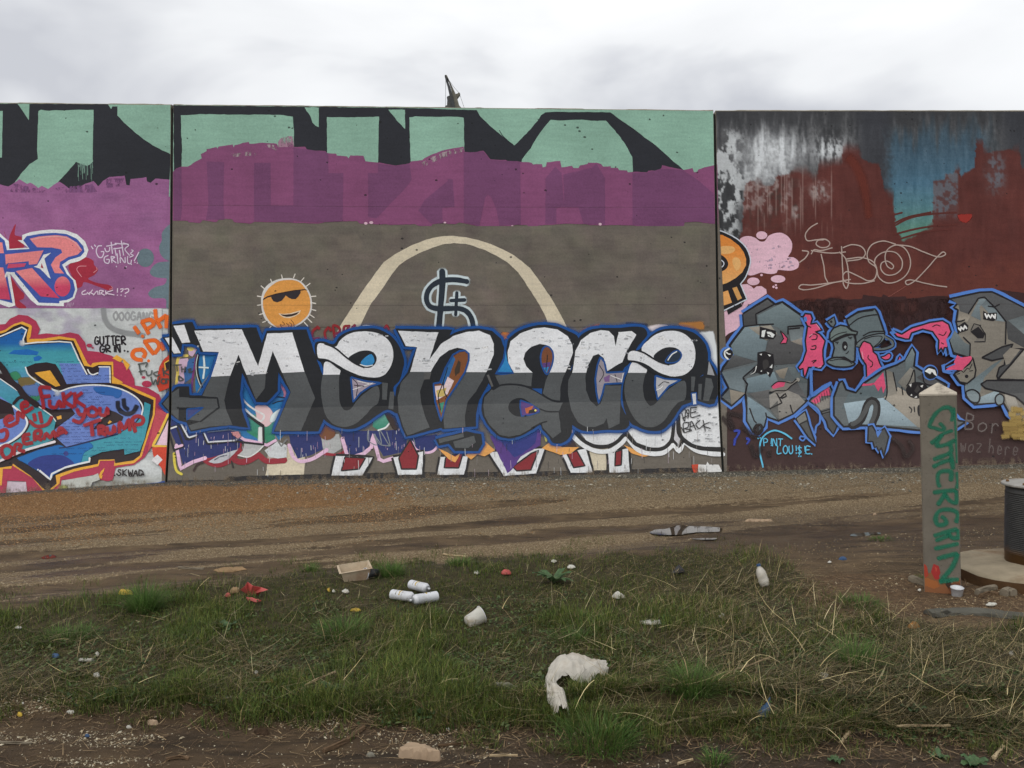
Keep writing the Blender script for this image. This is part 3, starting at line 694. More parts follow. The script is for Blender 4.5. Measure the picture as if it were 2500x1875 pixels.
for T_, a, b in ((A3, "290,1360 830,1320 745,1562 435,1588", "520,1500 700,1370 770,1340 695,1530 560,1540"), (A3, "1000,1380 1225,1320 1290,1552 1080,1558", "1045,1375 1140,1345 1218,1490 1108,1508"), (A4, "412,1360 605,1320 622,1552 428,1552", "485,1355 547,1335 540,1482 478,1492")):
    leg_n = RL + '#' + str(len(MOTIF)); q = T_(a); line(leg_n, q, (34, 33, 36), 11, False, True, rough=2); poly(leg_n, q, (202, 204, 206), rough=1.2); poly(leg_n, T_(b), REDL, rough=.8); line(leg_n, T_(b), (34, 33, 36), 3.6, False, True)
poly('painted_purple_remnant', A3("300,1200 460,1180 800,1080 790,1290 600,1400 520,1520 470,1560 400,1420"), (80, 54, 122), rough=1.5)
poly('painted_purple_remnant', A3("400,1240 620,1200 760,1130 740,1270 620,1370 540,1410 460,1330"), (44, 52, 118), rough=2)
for a in ("60,1390 250,1250 350,1340 250,1400 180,1380 120,1430", "800,1320 880,1260 1000,1310 1160,1310 1080,1370 980,1385 880,1350"): poly('painted_orange_cloud#' + a[:3], A3(a), (214, 150, 82), rough=1.2)
poly('painted_dark_remnant', A3("850,1190 1100,1230 1140,1310 960,1300"), (56, 44, 46), rough=1); line('painted_dark_remnant', A3("830,1190 845,1250"), (200, 190, 80), 5)
poly('painted_orange_cloud#x', A2("1240,1260 1330,1300 1400,1340 1460,1290 1400,1390 1340,1360"), (214, 150, 82), rough=1.2)
poly('painted_orange_cloud#y', A4("560,1285 620,1310 740,1370 830,1385 760,1405 640,1370"), (214, 150, 82), rough=1); poly('painted_corner_patch', A4("1215,1480 1282,1476 1275,1560 1240,1555"), (186, 60, 38), rough=.6); poly('painted_corner_patch', A4("1285,1478 1360,1480 1370,1450 1390,1478 1480,1480 1515,1550 1280,1555"), (204, 204, 202), rough=1)
MLABEL[RL] = 'legs of older red letters edged in white'
# ---- white bubble letters at the lower right
BB = 'painted_white_bubble_letter'
poly('painted_white_patch', A4("1290,215 1420,200 1450,330 1465,560 1480,900 1400,980 1290,700"), (196, 200, 202), rough=2, soft=4)
for a in ("150,240 300,160 330,130 200,170", "1100,120 1320,110 1330,165 1150,150"): poly('painted_orange_haze#' + a[:3], A4(a), (180, 122, 62), rough=2, soft=5, alpha=.7)
line('painted_black_dash', A4("590,118 700,125 790,132"), (58, 54, 52), 5, soft=1.5)
poly('painted_white_haze', A4("800,160 900,140 1000,150 900,200"), (200, 190, 190), rough=2, soft=5)
poly('painted_orange_haze#p', A3("415,215 495,225 460,290 430,280"), (172, 104, 50), rough=2, soft=4); poly('painted_orange_haze#q', A3("1170,200 1343,130 1343,170 1190,235"), (172, 104, 50), rough=2, soft=4, alpha=.7)
poly(BB, A4("120,1140 400,1150 570,1180 480,1290 350,1300 220,1270"), (196, 198, 200)); poly(BB, A4("600,1150 700,1080 1040,1060 1035,1240 950,1315 820,1315 690,1265"), (200, 202, 204)); poly(BB, A4("1100,1000 1200,900 1475,860 1505,1320 1350,1320 1220,1275 1130,1205"), (202, 204, 206))
poly(BB, A4("1040,1090 1100,1000 1110,1200 1100,1290 1050,1240"), (178, 178, 182))
line(BB, A4("50,1180 150,1275 290,1345 430,1345 540,1275 590,1225 700,1335 820,1372 950,1362 1048,1290 1098,1350 1145,1265 1250,1335 1380,1370 1525,1380"), (206, 208, 210), 11)
line(BB, A4("80,1140 160,1235 280,1298 400,1302 500,1258 580,1190 680,1280 820,1328 940,1322 1020,1250 1048,1080"), (34, 34, 36), 9); line(BB, A4("1090,1010 1100,1180 1180,1270 1300,1318 1525,1330"), (34, 34, 36), 10); line(BB, A4("1035,1240 1096,1308 1155,1235"), (34, 34, 36), 6, False)
for a in ("1125,985 1150,1060 1165,960 1190,950 1185,1000 1130,1030", "1210,930 1215,1020 1300,1000|1210,930 1270,925|1215,980 1260,965", "1145,930 1190,1010 1180,1030", "1120,1120 1145,1165 1140,1080 1190,1075 1180,1120 1150,1130 1220,1145 1150,1170", "1200,1150 1215,1060 1260,1140|1210,1110 1245,1100", "1300,1050 1260,1090 1290,1130 1330,1100", "1330,1050 1350,1150|1390,1070 1330,1100 1400,1130"):
    for s in a.split('|'): line('painted_scrawl', A4(s), (44, 44, 46), 2.4)
for _ in range(40):
    x, y = rnd.uniform(1690, 1755), rnd.uniform(1000, 1080); line('painted_brush_streak', np.array([(x, y), (x + rnd.uniform(4, 14), y - rnd.uniform(-2, 3))]), (110, 112, 116), rnd.uniform(1, 3), False, dry=.5)
MLABEL['painted_scrawl'] = 'small black scrawled words'; MLABEL[BB] = 'older white bubble letters edged in black'
RS = 'painted_red_scrawl'
for a in ("1450,150 1410,180 1405,250 1470,250|1470,160 1445,140", "1555,145 1520,190 1530,260|1560,150 1575,180", "1610,240 1600,130 1650,150 1655,190 1610,210", "1690,190 1700,140 1750,135|1720,180 1740,140", "1770,150 1800,125"):
    for s in a.split('|'): line(RS, A1(s), (128, 40, 44), 6, soft=.8)
line(RS + '#2', A2("740,170 770,130 790,170"), (128, 40, 44), 5, soft=1)
MLABEL[RS] = 'dark red scrawled word'
line('painted_arch', A2("500,160 560,135 650,140"), (200, 202, 204), 4)

# ---- the big white and grey lettering
sil = {
 'M': A1("305,165 560,155 890,148 940,290 985,178 1350,165 1440,430 1500,590 1480,700 1510,1000 1460,1105 1050,1108 1200,745 1092,560 1085,735 985,838 888,835 758,568 738,760 760,920 815,1072 640,1048 460,1072 285,1108 245,1025 175,1005 95,945 12,850 150,700 178,690 270,690 275,772 385,772 480,590 545,380 375,375"),
 'Q': A1("25,240 110,225 112,118 300,97 335,175 360,330 300,300 205,300 195,395 125,395"),
 'E': A2("115,290 180,275 285,300 330,235 420,185 560,160 680,162 780,205 860,280 915,400 930,470 900,600 880,650 830,700 850,800 870,940 780,905 700,945 600,1015 500,1070 400,1085 290,1060 200,1005 120,900 150,700 190,560 160,470 125,440"),
 'N': A2("850,160 1375,168 1350,220 1400,195 1500,165 1620,158 1740,180 1820,250 1850,340 1840,430 1790,540 1720,640 1620,820 1590,950 1590,1060 1285,1085 1270,1072 950,1155 915,1080 870,950 840,830 860,700 960,560 1045,330 930,325"),
 'A': A3("480,270 560,200 700,145 830,130 950,145 1060,190 1150,250 1130,420 1060,620 1030,800 1085,1000 1085,1185 1010,1265 905,1265 870,1210 800,1130 790,1095 700,1145 600,1200 480,1225 380,1200 290,1110 230,1000 220,900 250,800 310,740 250,640 300,590 350,606 530,605 470,480 460,380"),
 'C': A4("90,350 140,245 200,195 300,165 480,160 760,160 790,225 700,340 620,500 560,560 545,700 540,900 620,1080 580,1135 410,1145 160,1150 90,1110 30,1060 -10,900 10,620 60,560"),
 'L': A4("600,440 620,380 700,375 740,340 820,240 920,180 1040,165 1160,180 1260,220 1340,300 1375,400 1370,520 1330,610 1290,640 1300,700 1260,860 1210,880 1130,910 1060,1010 1010,1080 940,1140 850,1155 760,1140 690,1110 630,1075 560,900 560,700 600,590 640,490"),
 'X': A4("1380,470 1430,540 1480,640 1490,760 1440,890 1390,900 1270,862 1250,650 1330,620"),
 'Y': A2("1220,1175 1500,1105 1640,1130 1650,1220 1610,1285 1400,1285 1340,1220 1250,1235")}
sm = {'E', 'A', 'C', 'L'}
BK2 = (34, 36, 40)
LN = {'M': 'painted_letter_M', 'Q': 'painted_quotation_mark', 'E': 'painted_letter_e', 'N': 'painted_letter_n', 'A': 'painted_letter_a', 'C': 'painted_letter_c', 'L': 'painted_last_letter_e', 'X': 'painted_arrow_ornament', 'Y': 'painted_arrow_ornament#2'}
for k, q in sil.items(): line(LN[k], q, BLU, 17, k in sm, True, rough=2.5, soft=6.0, alpha=.38)
for k, q in sil.items(): line(LN[k], q, BLU, 12.5, k in sm, True, rough=1.8, soft=1.4)
for k, q in sil.items(): poly(LN[k], q, BK2, k in sm, 0.9)
def win(name, T_, a, col, w=4.5, smooth=False):
    poly(name, T_(a), col, smooth, .5); line(name, T_(a), BLU, w, smooth, True)
cutM = (A1("400,606")[0], A1("1340,556")[0], WHT)
poly(LN['M'], A1("318,178 755,165 905,505 990,205 1220,195 1330,550 1428,800 1300,1100 1058,1100 1205,745 1040,365 975,590 965,710 885,815 725,400 640,620 595,820 610,900 670,1045 460,1062 290,1095 265,1050 375,1015 540,890 530,795 390,780 475,600 545,375 400,370"), GRY, rough=1.1, cut=cutM)
poly(LN['M'], A1("28,850 110,755 178,708 180,790 270,795 530,800 540,885 375,1012 260,1000 400,885 175,885 172,1000 100,930"), GRY, rough=.8)
line(LN['M'], A1("270,790 530,797 545,885 375,1015"), BK2, 4, False); poly(LN['M'], A1("255,905 390,890 258,990"), (54, 62, 112)); line(LN['M'], A1("250,900 400,885 250,1000"), BLU, 3.5, False, True)
poly(LN['Q'], A1("125,132 225,125 280,285 205,292"), WHT); poly(LN['Q'], A1("45,245 115,238 195,385 130,388"), WHT)
ce = (A2("100,584")[0], A2("900,580")[0], WHT)
poly(LN['E'], A2("205,465 345,530 335,580 330,700 345,860 380,910 430,905 490,830 560,760 690,690 690,845 640,880 560,970 470,1040 390,1065 300,1050 220,980 175,830 165,690 185,570"), GRY, True, .8, cut=ce)
win(LN['E'], A2, "440,605 560,640 720,660 620,690 530,750 460,835", (150, 140, 152))
for a in ("455,620 500,670 490,780", "460,720 640,660", "470,680 560,690", "500,640 620,670"): line(LN['E'], A2(a), rnd.choice([(60, 50, 56), (206, 206, 206), (150, 70, 80)]), 2)
poly(LN['E'], A2("140,300 200,300 260,325 305,325 335,275 420,210 540,185 680,200 770,250 820,330 830,420 800,520 740,590 660,610 560,600 440,560 330,500 240,450 145,435"), WHT, True, .8)
poly(LN['E'], A2("415,435 500,375 580,360 650,380 677,430 665,480 620,517 560,517 490,480"), BK2, True, .4)
poly(LN['E'], A2("530,475 590,410 630,395 652,430 655,470 620,500 560,505"), (48, 124, 176), True, .4); line(LN['E'], A2("525,490 580,505 640,495"), (206, 214, 216), 2.5)
line(LN['E'], A2("130,437 235,455 330,522 440,580 560,610 680,620"), BK2, 4.5); line(LN['E'], A2("200,300 260,320 310,350 400,425 480,480 560,517"), BK2, 4)
poly(LN['E'], A2("728,655 780,660 770,815 728,812"), GRY, rough=.4); poly(LN['E'], A2("800,740 840,740 830,905 785,895"), GRY, rough=.4)
cn = (A2("960,557")[0], A2("1720,560")[0], WHT)
poly(LN['N'], A2("875,180 1245,195 1160,450 1270,300 1380,230 1500,190 1620,178 1720,220 1755,300 1755,400 1700,530 1650,640 1590,740 1515,830 1490,960 1495,1065 1300,1080 1288,950 1320,830 1400,700 1490,580 1530,440 1525,390 1490,350 1420,335 1340,360 1260,420 1200,510 1170,570 1110,640 1075,740 1090,850 1120,960 1165,1070 960,1145 920,1060 880,930 870,800 900,660 985,560 1050,330 945,320"), GRY, rough=.9, cut=cn)
poly(LN['N'], A2("1490,360 1525,390 1525,450 1490,560 1400,700 1320,820 1285,960 1270,1010 1215,830 1200,665 1260,655 1310,520 1380,400 1440,365"), (118, 74, 46), False, .5)
poly(LN['N'], A2("1260,655 1310,520 1380,410 1400,440 1330,640 1300,700"), (44, 96, 150), rough=.4); poly(LN['N'], A2("1330,600 1390,640 1330,760 1230,820 1210,690 1300,680"), (204, 186, 188), rough=1)
poly(LN['N'], A2("1225,730 1320,700 1300,780 1235,790"), (180, 160, 96), rough=1); poly(LN['N'], A2("1245,850 1300,830 1275,940"), (58, 126, 104), rough=1); poly(LN['N'], A2("1430,450 1450,470 1440,560 1400,600 1395,540"), (62, 52, 44), rough=1)
line(LN['N'], A2("1330,520 1280,680 1245,780 1265,910"), BK2, 2.2); line(LN['N'], A2("1290,640 1300,740 1330,800"), BK2, 2.2)
line(LN['N'], A2("1490,360 1525,390 1525,450 1490,560 1400,700 1320,820 1285,960 1270,1010 1215,830 1200,665 1260,655 1310,520 1380,400 1440,365"), BLU, 4.5, False, True)
poly(LN['N'], A2("1115,560 1180,565 1165,625 1108,628"), (84, 84, 84), rough=.3)
poly(LN['Y'], A2("1245,1175 1475,1122 1480,1158 1255,1215"), GRY); poly(LN['Y'], A2("1380,1200 1575,1145 1590,1205 1520,1258 1400,1255"), GRY)
ca = (A3("300,594")[0], A3("1100,588")[0], WHT)
poly(LN['A'], A3("470,400 500,290 590,215 720,165 830,155 950,175 1050,240 1095,320 1100,400 1060,520 1005,640 980,730 978,862 870,845 810,790 840,660 895,550 915,440 900,370 850,325 780,315 700,340 640,400 625,460 650,530 710,590 700,725 560,702 400,722 350,620 535,600 480,500"), GRY, False, .9, cut=ca)
poly(LN['A'], A3("235,900 250,830 310,760 400,715 520,705 650,725 760,775 850,832 920,868 1005,878 962,970 988,1165 905,1225 812,1125 800,1078 700,1130 590,1190 480,1210 390,1190 300,1100 250,1010"), GRY, False, .8)
line(LN['A'], A3("330,755 400,715 520,705 650,725 760,778 850,832 920,866 1005,872"), BK2, 4.5); line(LN['A'], A3("780,940 850,965 960,968"), BK2, 3.5); line(LN['A'], A3("700,1130 790,1080 850,1062"), BK2, 3.5)
poly(LN['A'], A3("478,920 500,870 560,838 620,840 700,890 775,940 785,970 700,1000 600,1015 540,1005 490,965"), BK2, True, .4); win(LN['A'], A3, "595,858 690,890 772,945 775,972 690,1000 605,1012 592,920", (84, 60, 116), 3.2)
poly(LN['A'], A3("640,935 720,910 700,950 670,985 648,985"), (172, 92, 56), rough=.5); poly(LN['A'], A3("680,955 750,935 745,975 670,985"), (40, 36, 40), rough=.4); dot(LN['A'], 1120 + 740 / 3.95, 760 + 955 / 3.95, 2.6, (214, 198, 110))
win(LN['A'], A3, "790,430 820,350 855,337 900,380 912,440 890,540 850,608 803,530", (110, 68, 46), 4, True); poly(LN['A'], A3("805,500 885,490 880,530 850,590 815,540"), (84, 60, 116), rough=.5); poly(LN['A'], A3("815,545 870,535 850,595"), (48, 124, 176), rough=.4); line(LN['A'], A3("840,570 850,480 855,420"), BK2, 2)
poly(LN['A'], A3("705,745 805,745 800,800"), BLU, rough=.4); poly(LN['A'], A3("270,615 290,610 335,722 315,730"), (88, 88, 88), rough=.3)
poly(LN['A'], A3("360,590 430,480 448,360 470,480 518,590"), (44, 120, 174), rough=.4); line(LN['A'], A3("365,588 430,480 448,350|"[:-1]), BLU, 3.5); line(LN['A'], A3("362,590 520,592"), BLU, 3.5)
cc_ = (A4("0,592")[0], A4("700,592")[0], WHT)
poly(LN['C'], A4("70,590 100,380 150,280 240,210 340,180 420,190 470,240 485,335 515,200 640,190 685,225 600,370 550,490 480,530 400,580 395,520 370,450 320,412 270,430 220,520 195,620 200,760 240,860 300,915 340,890 370,800 380,715 540,715 530,900 522,1085 418,1132 400,1030 370,1080 290,1115 200,1115 120,1070 60,960 25,800 30,660"), GRY, False, .9, cut=cc_)
win(LN['C'], A4, "340,440 378,490 400,592 580,582 555,692 380,702 358,800 322,888 300,780 290,650 310,520", (140, 134, 142)); poly(LN['C'], A4("370,640 430,610 425,680 380,680"), (112, 84, 128), rough=.5)
for a in ("330,520 370,600 330,680", "480,610 500,680", "440,620 545,660", "560,600 540,680"): line(LN['C'], A4(a), rnd.choice([(206, 206, 206), (50, 46, 50)]), 2)
cl_ = (A4("560,592")[0], A4("1300,600")[0], WHT)
poly(LN['L'], A4("640,500 670,480 790,560 770,620 750,720 770,850 820,910 870,890 940,800 1040,720 1150,670 1155,850 1090,880 1020,960 950,1060 860,1115 760,1110 680,1050 620,950 575,820 575,690 605,590"), GRY, True, .8, cut=cl_)
poly(LN['L'], A4("608,405 640,382 700,385 738,388 735,350 800,280 880,220 980,190 1090,195 1180,240 1240,320 1255,430 1235,530 1170,600 1080,628 980,618 880,575 780,510 690,480 608,472"), WHT, True, .8)
poly(LN['L'], A4("850,440 920,370 1010,345 1090,365 1127,420 1100,480 1020,517 950,500"), BK2, True, .4); win(LN['L'], A4, "965,488 1040,392 1090,378 1122,420 1090,478 1020,498", (40, 52, 66), 3.2, True); line(LN['L'], A4("990,470 1030,415 1075,388"), (206, 208, 206), 2.8)
win(LN['L'], A4, "870,620 960,650 1115,660 1000,722 890,852 866,720", (168, 168, 172)); line(LN['L'], A4("900,720 950,680 1000,690"), (60, 60, 60), 2); line(LN['L'], A4("880,760 920,740 940,720"), (210, 210, 210), 2)
line(LN['L'], A4("700,378 760,400 850,455 920,492 1000,515"), BK2, 4); line(LN['L'], A4("605,478 690,490 780,545 880,600 980,632 1090,640"), BK2, 4.5)
poly(LN['L'], A4("1215,630 1255,630 1240,770 1215,770"), GRY, rough=.3); poly(LN['L'], A4("1285,700 1318,700 1310,855 1280,845"), GRY, rough=.3); win(LN['L'], A4, "1215,790 1265,785 1270,900 1230,905", (190, 192, 194), 3.2)
poly(LN['X'], A4("1355,640 1410,650 1430,730 1385,865 1330,860"), GRY, rough=.3); poly(LN['X'], A4("1385,480 1420,560 1440,620 1370,610"), (140, 142, 146), rough=.3)
# brushed streaks in the white fills
for _ in range(170):
    T_, a = rnd.choice([(A1, (330, 190, 740, 350)), (A1, (560, 400, 700, 580)), (A1, (1020, 210, 1240, 380)), (A1, (800, 500, 960, 580)), (A1, (1120, 400, 1280, 540)), (A2, (330, 260, 420, 400)), (A2, (560, 200, 800, 350)), (A2, (700, 400, 800, 580)), (A2, (910, 200, 1180, 300)), (A2, (1020, 440, 1160, 540)), (A2, (1550, 220, 1720, 540)),
                        (A3, (520, 300, 620, 560)), (A3, (920, 260, 1080, 560)), (A3, (650, 190, 900, 300)), (A4, (130, 300, 280, 420)), (A4, (250, 210, 430, 400)), (A4, (90, 420, 190, 560)), (A4, (510, 220, 600, 440)), (A4, (860, 240, 1060, 330)), (A4, (1130, 280, 1230, 560)), (A4, (700, 410, 800, 480))])
    x, y = rnd.uniform(a[0], a[2]), rnd.uniform(a[1], a[3]); L = rnd.uniform(15, 60); an = rnd.uniform(-.35, .35)
    p = np.array([(T_.x + x / T_.k, T_.y + y / T_.k)]); q = p + np.array([(L / T_.k * math.cos(an), L / T_.k * math.sin(an))])
    line('painted_brush_streak', cat([p, q]), rnd.choice([(160, 164, 168), (178, 181, 185), (216, 218, 220), (150, 152, 156)]), rnd.uniform(1.2, 5), False, dry=.5, rough=0)
MLABEL['painted_brush_streak'] = 'dry brush marks in the white fills'
for k, l in (('M', 'first big letter, white over grey with black shadow'), ('E', 'second big letter, curled'), ('N', 'third big letter'), ('A', 'fourth big letter'), ('C', 'fifth big letter'), ('L', 'last big letter, curled'), ('Q', 'white quotation mark')): MLABEL[LN[k]] = l

# drips and worn flecks
for _ in range(150):
    x = rnd.uniform(440, 1740); y = rnd.choice([rnd.uniform(1040, 1095), rnd.uniform(1085, 1150)]); line('painted_weather_drip', np.array([(x, y), (x + rnd.uniform(-1, 1), y + rnd.uniform(4, 26))]), rnd.choice([(198, 200, 202), (60, 58, 60), (150, 144, 140), (190, 170, 186)]), rnd.uniform(.7, 1.6), False, rough=0, alpha=.7, cap=False)
# ================================================================ left panel
def P0(m, *a, **k): poly(m, *a, pan=0, **k)
def L0(m, *a, **k): line(m, *a, pan=0, **k)
PURL = (137, 88, 129); CRIM = (158, 50, 76); ORA = (218, 154, 58); BRN = (42, 33, 37); TURQ = (60, 138, 152); PERI = (96, 120, 182); PNK = (214, 124, 126); PNKD = (182, 62, 92); BLP = (58, 80, 152); REDS = (150, 42, 60)
tl = [(-895.0, float(top_v(-895))), (0.0, float(top_v(0)) + .3), (416.0, float(top_v(416)))]
P0('painted_background', np.array(tl + [(412, 1000), (400, 1260), (-895, 1260)]), (176, 181, 182), rough=0, step=60)
P0('painted_mint_letters', np.array(tl + [(418, 480), (-895, 480)]), MINT, rough=0, step=60)
P0('painted_mint_letters', cat([np.array([(-895, float(top_v(-895)) + .6), (0, float(top_v(0)) + .8)]), T1("190,146 1165,152 1200,205 1215,176 1268,176 1265,275 1340,350 1450,450 1550,530 1650,595 1750,650 1835,685 1870,730 1860,1120"), np.array([(-895, 470)])]), BLK, rough=1.1)
P0('painted_mint_letters', T1("190,148 240,215 312,325 318,150"), MINT, rough=.7)
P0('painted_mint_letters', T1("-900,222 30,224 24,500 20,730 -900,700"), MINT, rough=.8)
P0('painted_mint_letters', T1("415,225 440,212 530,225 600,215 700,220 850,212 1012,212 1005,450 1000,700 1005,770 980,800 940,815 880,800 820,775 740,870 640,980 540,1080 420,1080 330,1080 140,1040 150,1010 230,900 320,800 410,745 400,640 408,450"), MINT, rough=1.0)
for _ in range(22):
    x = rnd.uniform(825, 1000); y = 800 + rnd.uniform(-15, 10); L0('painted_mint_letters', T1("%f,%f %f,%f" % (x, y, x + rnd.uniform(-8, 8), y + rnd.uniform(30, 190))), (110, 140, 128), rnd.uniform(.6, 1.6), smooth=False, rough=0)
P0('painted_purple_band', cat([np.array([(-895, 450)]), T1("0,1020 90,1040 140,1015 210,960 295,1015 325,995 415,1055 450,1030 520,1065 640,985 740,1060 830,1070 920,1010 1010,980 1060,1040 1110,980 1180,940 1345,925 1365,1025 1400,1030 1410,960 1580,940 1590,985 1625,1000 1680,955 1840,970"), T2("1860,940 1400,938 900,942 400,938 0,942"), np.array([(-895, 752)])]), PURL, rough=1.2)
for a in ("600,1060 1000,1010 1050,1100 700,1130", "150,1010 500,1080 400,1150 100,1100", "1150,960 1340,950 1300,1040 1150,1050"): P0('painted_purple_band', T1(a), (112, 74, 112), dry=.5, rough=2)
def lilac_fn(u, v):
    q = fbm(u / 30, v / 24, 29, 4) - .5; q1 = fbm(u / 90, v / 60, 39, 2) - .5
    return np.array(PURL, float) + q[..., None] * np.array([22, 20, 20]) + q1[..., None] * np.array([20, 8, 14])
sheet('painted_purple_band', np.concatenate([np.arange(-890, 0, 60.0), np.arange(0, 410, 6.0)]), np.arange(470, 751, 6.0), lambda v: -895.0, lilac_fn, 0)
P0('painted_grey_cloud', T2("1860,30 1790,70 1745,140 1750,200 1720,270 1730,350 1780,410 1830,430 1700,450 1640,500 1620,560 1660,600 1760,615 1800,620 1780,680 1680,710 1620,750 1600,790 1640,830 1720,832 1790,842 1800,940 1860,940"), (96, 113, 121), smooth=True, rough=.4)
dot('painted_grey_cloud#2', 1570 / 4.424, 540 + 395 / 4.424, 21, (96, 113, 121), pan=0, ry=22.5)
MLABEL['painted_grey_cloud'] = 'grey blue lobes beside the joint'
# pink and blue letters
PK = 'painted_pink_letter'
for a in ("95,290 100,180 120,120 170,30 160,150 200,160 240,180 255,285", "40,100 60,150 70,190", "740,480 830,420 930,390 1010,430 1015,470 1060,520 1020,580 950,620 1060,670 1180,690 1220,720 1190,748 1080,712 900,660 890,700 840,722 780,600", "105,590 200,720 262,790 250,840 205,855 285,930 265,958 160,905"): P0(PK, T2(a), REDS, smooth=True, rough=.5)
L0(PK, T2("880,600 830,520 850,490 930,485"), (196, 130, 140), 1.8); L0(PK, T2("1010,555 1050,520 1040,500"), (196, 130, 140), 1.8); L0(PK, T2("1180,735 1215,725 1205,705"), (196, 130, 140), 1.6)
P0(PK, T2("-600,120 0,130 40,170 95,215 100,300 305,285 190,205 238,205 240,150 320,120 440,100 560,90 700,95 830,140 920,220 955,310 930,385 860,430 760,455 705,490 760,590 815,640 835,740 805,830 740,875 690,880 690,918 400,908 330,850 110,570 165,910 95,932 0,895 -600,900"), (206, 209, 216), rough=.5)
P0(PK, T2("-600,160 0,168 50,210 75,312 320,300 250,208 290,160 440,135 600,125 720,140 830,190 900,270 912,330 870,380 740,420 670,470 720,570 790,640 812,740 785,820 720,850 640,862 640,886 420,880 150,556 70,545 137,886 0,850 -600,850"), BLP, rough=.5)
GRD = [(540, PNK), (660, PNK), (690, (206, 104, 116)), (715, PNKD), (740, PNKD)]
P0(PK, T2("320,190 420,165 600,150 720,165 830,230 887,310 840,360 740,385 650,440 640,500 692,565 590,560 550,470 600,390 672,340 660,305 560,285 400,282"), None, rough=.4, grad=GRD)
P0(PK, np.array([(675 / 4.424 + 19.5 * math.cos(t), 540 + 705 / 4.424 + 24.5 * math.sin(t)) for t in np.linspace(0, 6.283, 24, endpoint=False)]), None, rough=.3, grad=[(670, PNK), (700, PNKD), (740, PNKD)])
P0(PK, T2("55,360 470,315 400,462 312,470 310,432 85,455 62,470"), None, rough=.3, grad=GRD); P0(PK, T2("90,460 285,455 262,492 78,510"), (182, 70, 100), rough=.3)
P0(PK, T2("170,540 345,505 645,832 440,812"), None, rough=.3, grad=[(650, PNK), (675, PNK), (705, PNKD), (740, PNKD)]); P0(PK, T2("-600,210 25,228 42,345 -600,350"), PNK, rough=.3); P0(PK, T2("-600,480 35,500 112,848 -600,800"), None, rough=.3, grad=[(650, PNK), (680, PNK), (705, PNKD)])
P0(PK, T2("365,492 400,480 470,362 552,340 480,405 512,520 548,622 520,605 480,560 430,512"), (206, 209, 216), rough=.3); P0(PK, T2("440,500 450,450 470,510"), REDS, rough=.2)
L0(PK, T2("60,600 70,560 155,560"), (206, 209, 216), 4, smooth=False); L0(PK, T2("340,200 440,178 600,165 730,185 830,250 870,310"), (230, 170, 166), 1.5)
MLABEL[PK] = 'pink letters edged in blue and white with red drips'
TG = 'painted_tag'
LAV = (204, 190, 208)
for a in ("985,270 1005,300", "1020,255 1035,275", "1100,265 1060,270 1040,330 1070,390 1100,390 1120,330 1090,330", "1130,290 1150,330 1180,320 1185,280", "1200,225 1215,350", "1150,270 1260,250", "1240,290 1255,370", "1225,300 1330,285", "1240,240 1390,250", "1290,310 1300,380", "1310,210 1335,370", "1330,235 1390,260 1350,300 1400,370", "1420,310 1440,320 1410,350 1440,370 1400,390",
          "1170,370 1130,390 1130,440 1170,455 1180,415 1150,415", "1200,380 1210,450", "1200,380 1240,390 1210,410 1255,450", "1265,350 1275,460", "1300,450 1300,390 1350,450 1350,390", "1380,380 1380,450 1410,460 1420,420", "1500,335 1450,430", "1455,440 1462,448", "1480,450 1486,456", "1255,485 1260,495", "1360,490 1366,496", "1415,462 1422,470"):
    L0(TG, T2(a), LAV, 2.3, soft=.6, alpha=.9)
for a in ("925,745 885,770 890,790 940,785", "940,770 970,795", "1000,740 960,790 970,770 1010,790", "1010,800 1050,755 1060,795", "1080,795 1075,750 1120,755 1090,775 1130,800", "1140,750 1145,795", "1220,745 1150,775 1235,797", "1270,725 1268,770", "1268,795 1268,803", "1300,735 1330,730 1325,750 1305,765", "1308,795 1308,803", "1345,735 1385,730 1390,755 1350,780", "1352,805 1352,815"): L0(TG + '#2', T2(a), (206, 188, 204), 2.2, soft=.5)
for _ in range(14):
    x = rnd.uniform(690, 800); L0('painted_weather_drip', T2("%f,880 %f,%f" % (x, x - 8, rnd.uniform(900, 940))), (180, 150, 178), .7, smooth=False, rough=0)
MLABEL[TG] = 'small hand written tag'
# white ground under the lower piece, patchy
def white_fn(u, v):
    q = fbm(u / 26, v / 18, 49, 4) - .5; q1 = sst(.5, .64, fbm(u / 60 + 3, v / 34, 59, 3)) * sst(300, 180, u)
    g = sst(1150, 1185, v) * (.4 + .6 * sst(.4, .6, fbm(u / 30, v / 9, 69, 3)))
    c = np.array([180., 184, 184]) + q[..., None] * np.array([34, 32, 32]) - q1[..., None] * np.array([22, 30, 16])
    return c * (1 - g[..., None]) + g[..., None] * np.array([124, 124, 116])
sheet('painted_background', np.concatenate([np.arange(-890, 0, 60.0), np.arange(0, 398, 5.0)]), np.concatenate([np.arange(753, 1000, 5.0), np.arange(1000, 1235, 6.0)]), lambda v: -895.0, white_fn, 0)
L0('painted_grey_ring', T2("1115,945 1135,1060 1200,1150 1320,1200 1480,1225 1560,1240"), (140, 142, 144), 11, soft=3, alpha=.6)
write('painted_grey_word', 'OOOGANG', 277, 762, 20, 11.5, (150, 152, 154), 3.6, 0, alpha=.75, soft=.8)
L0('painted_grey_word', T2("1390,1120 1560,1105"), (160, 162, 162), 2)
write(TG + '#3', 'GUTTER', 231, 822, 20, 10.6, (38, 34, 38), 4.2, 0, (1, -.02)); write(TG + '#3', 'GRiN', 244, 844, 17, 12, (38, 34, 38), 4, 0, (1, -.03))
for x, y in ((1345, 1400), (1380, 1408), (1085, 1448)): dot(TG + '#3', x / 4.424, 540 + y / 4.424, 2.6, (38, 34, 38), pan=0)
OR2 = (206, 98, 40)
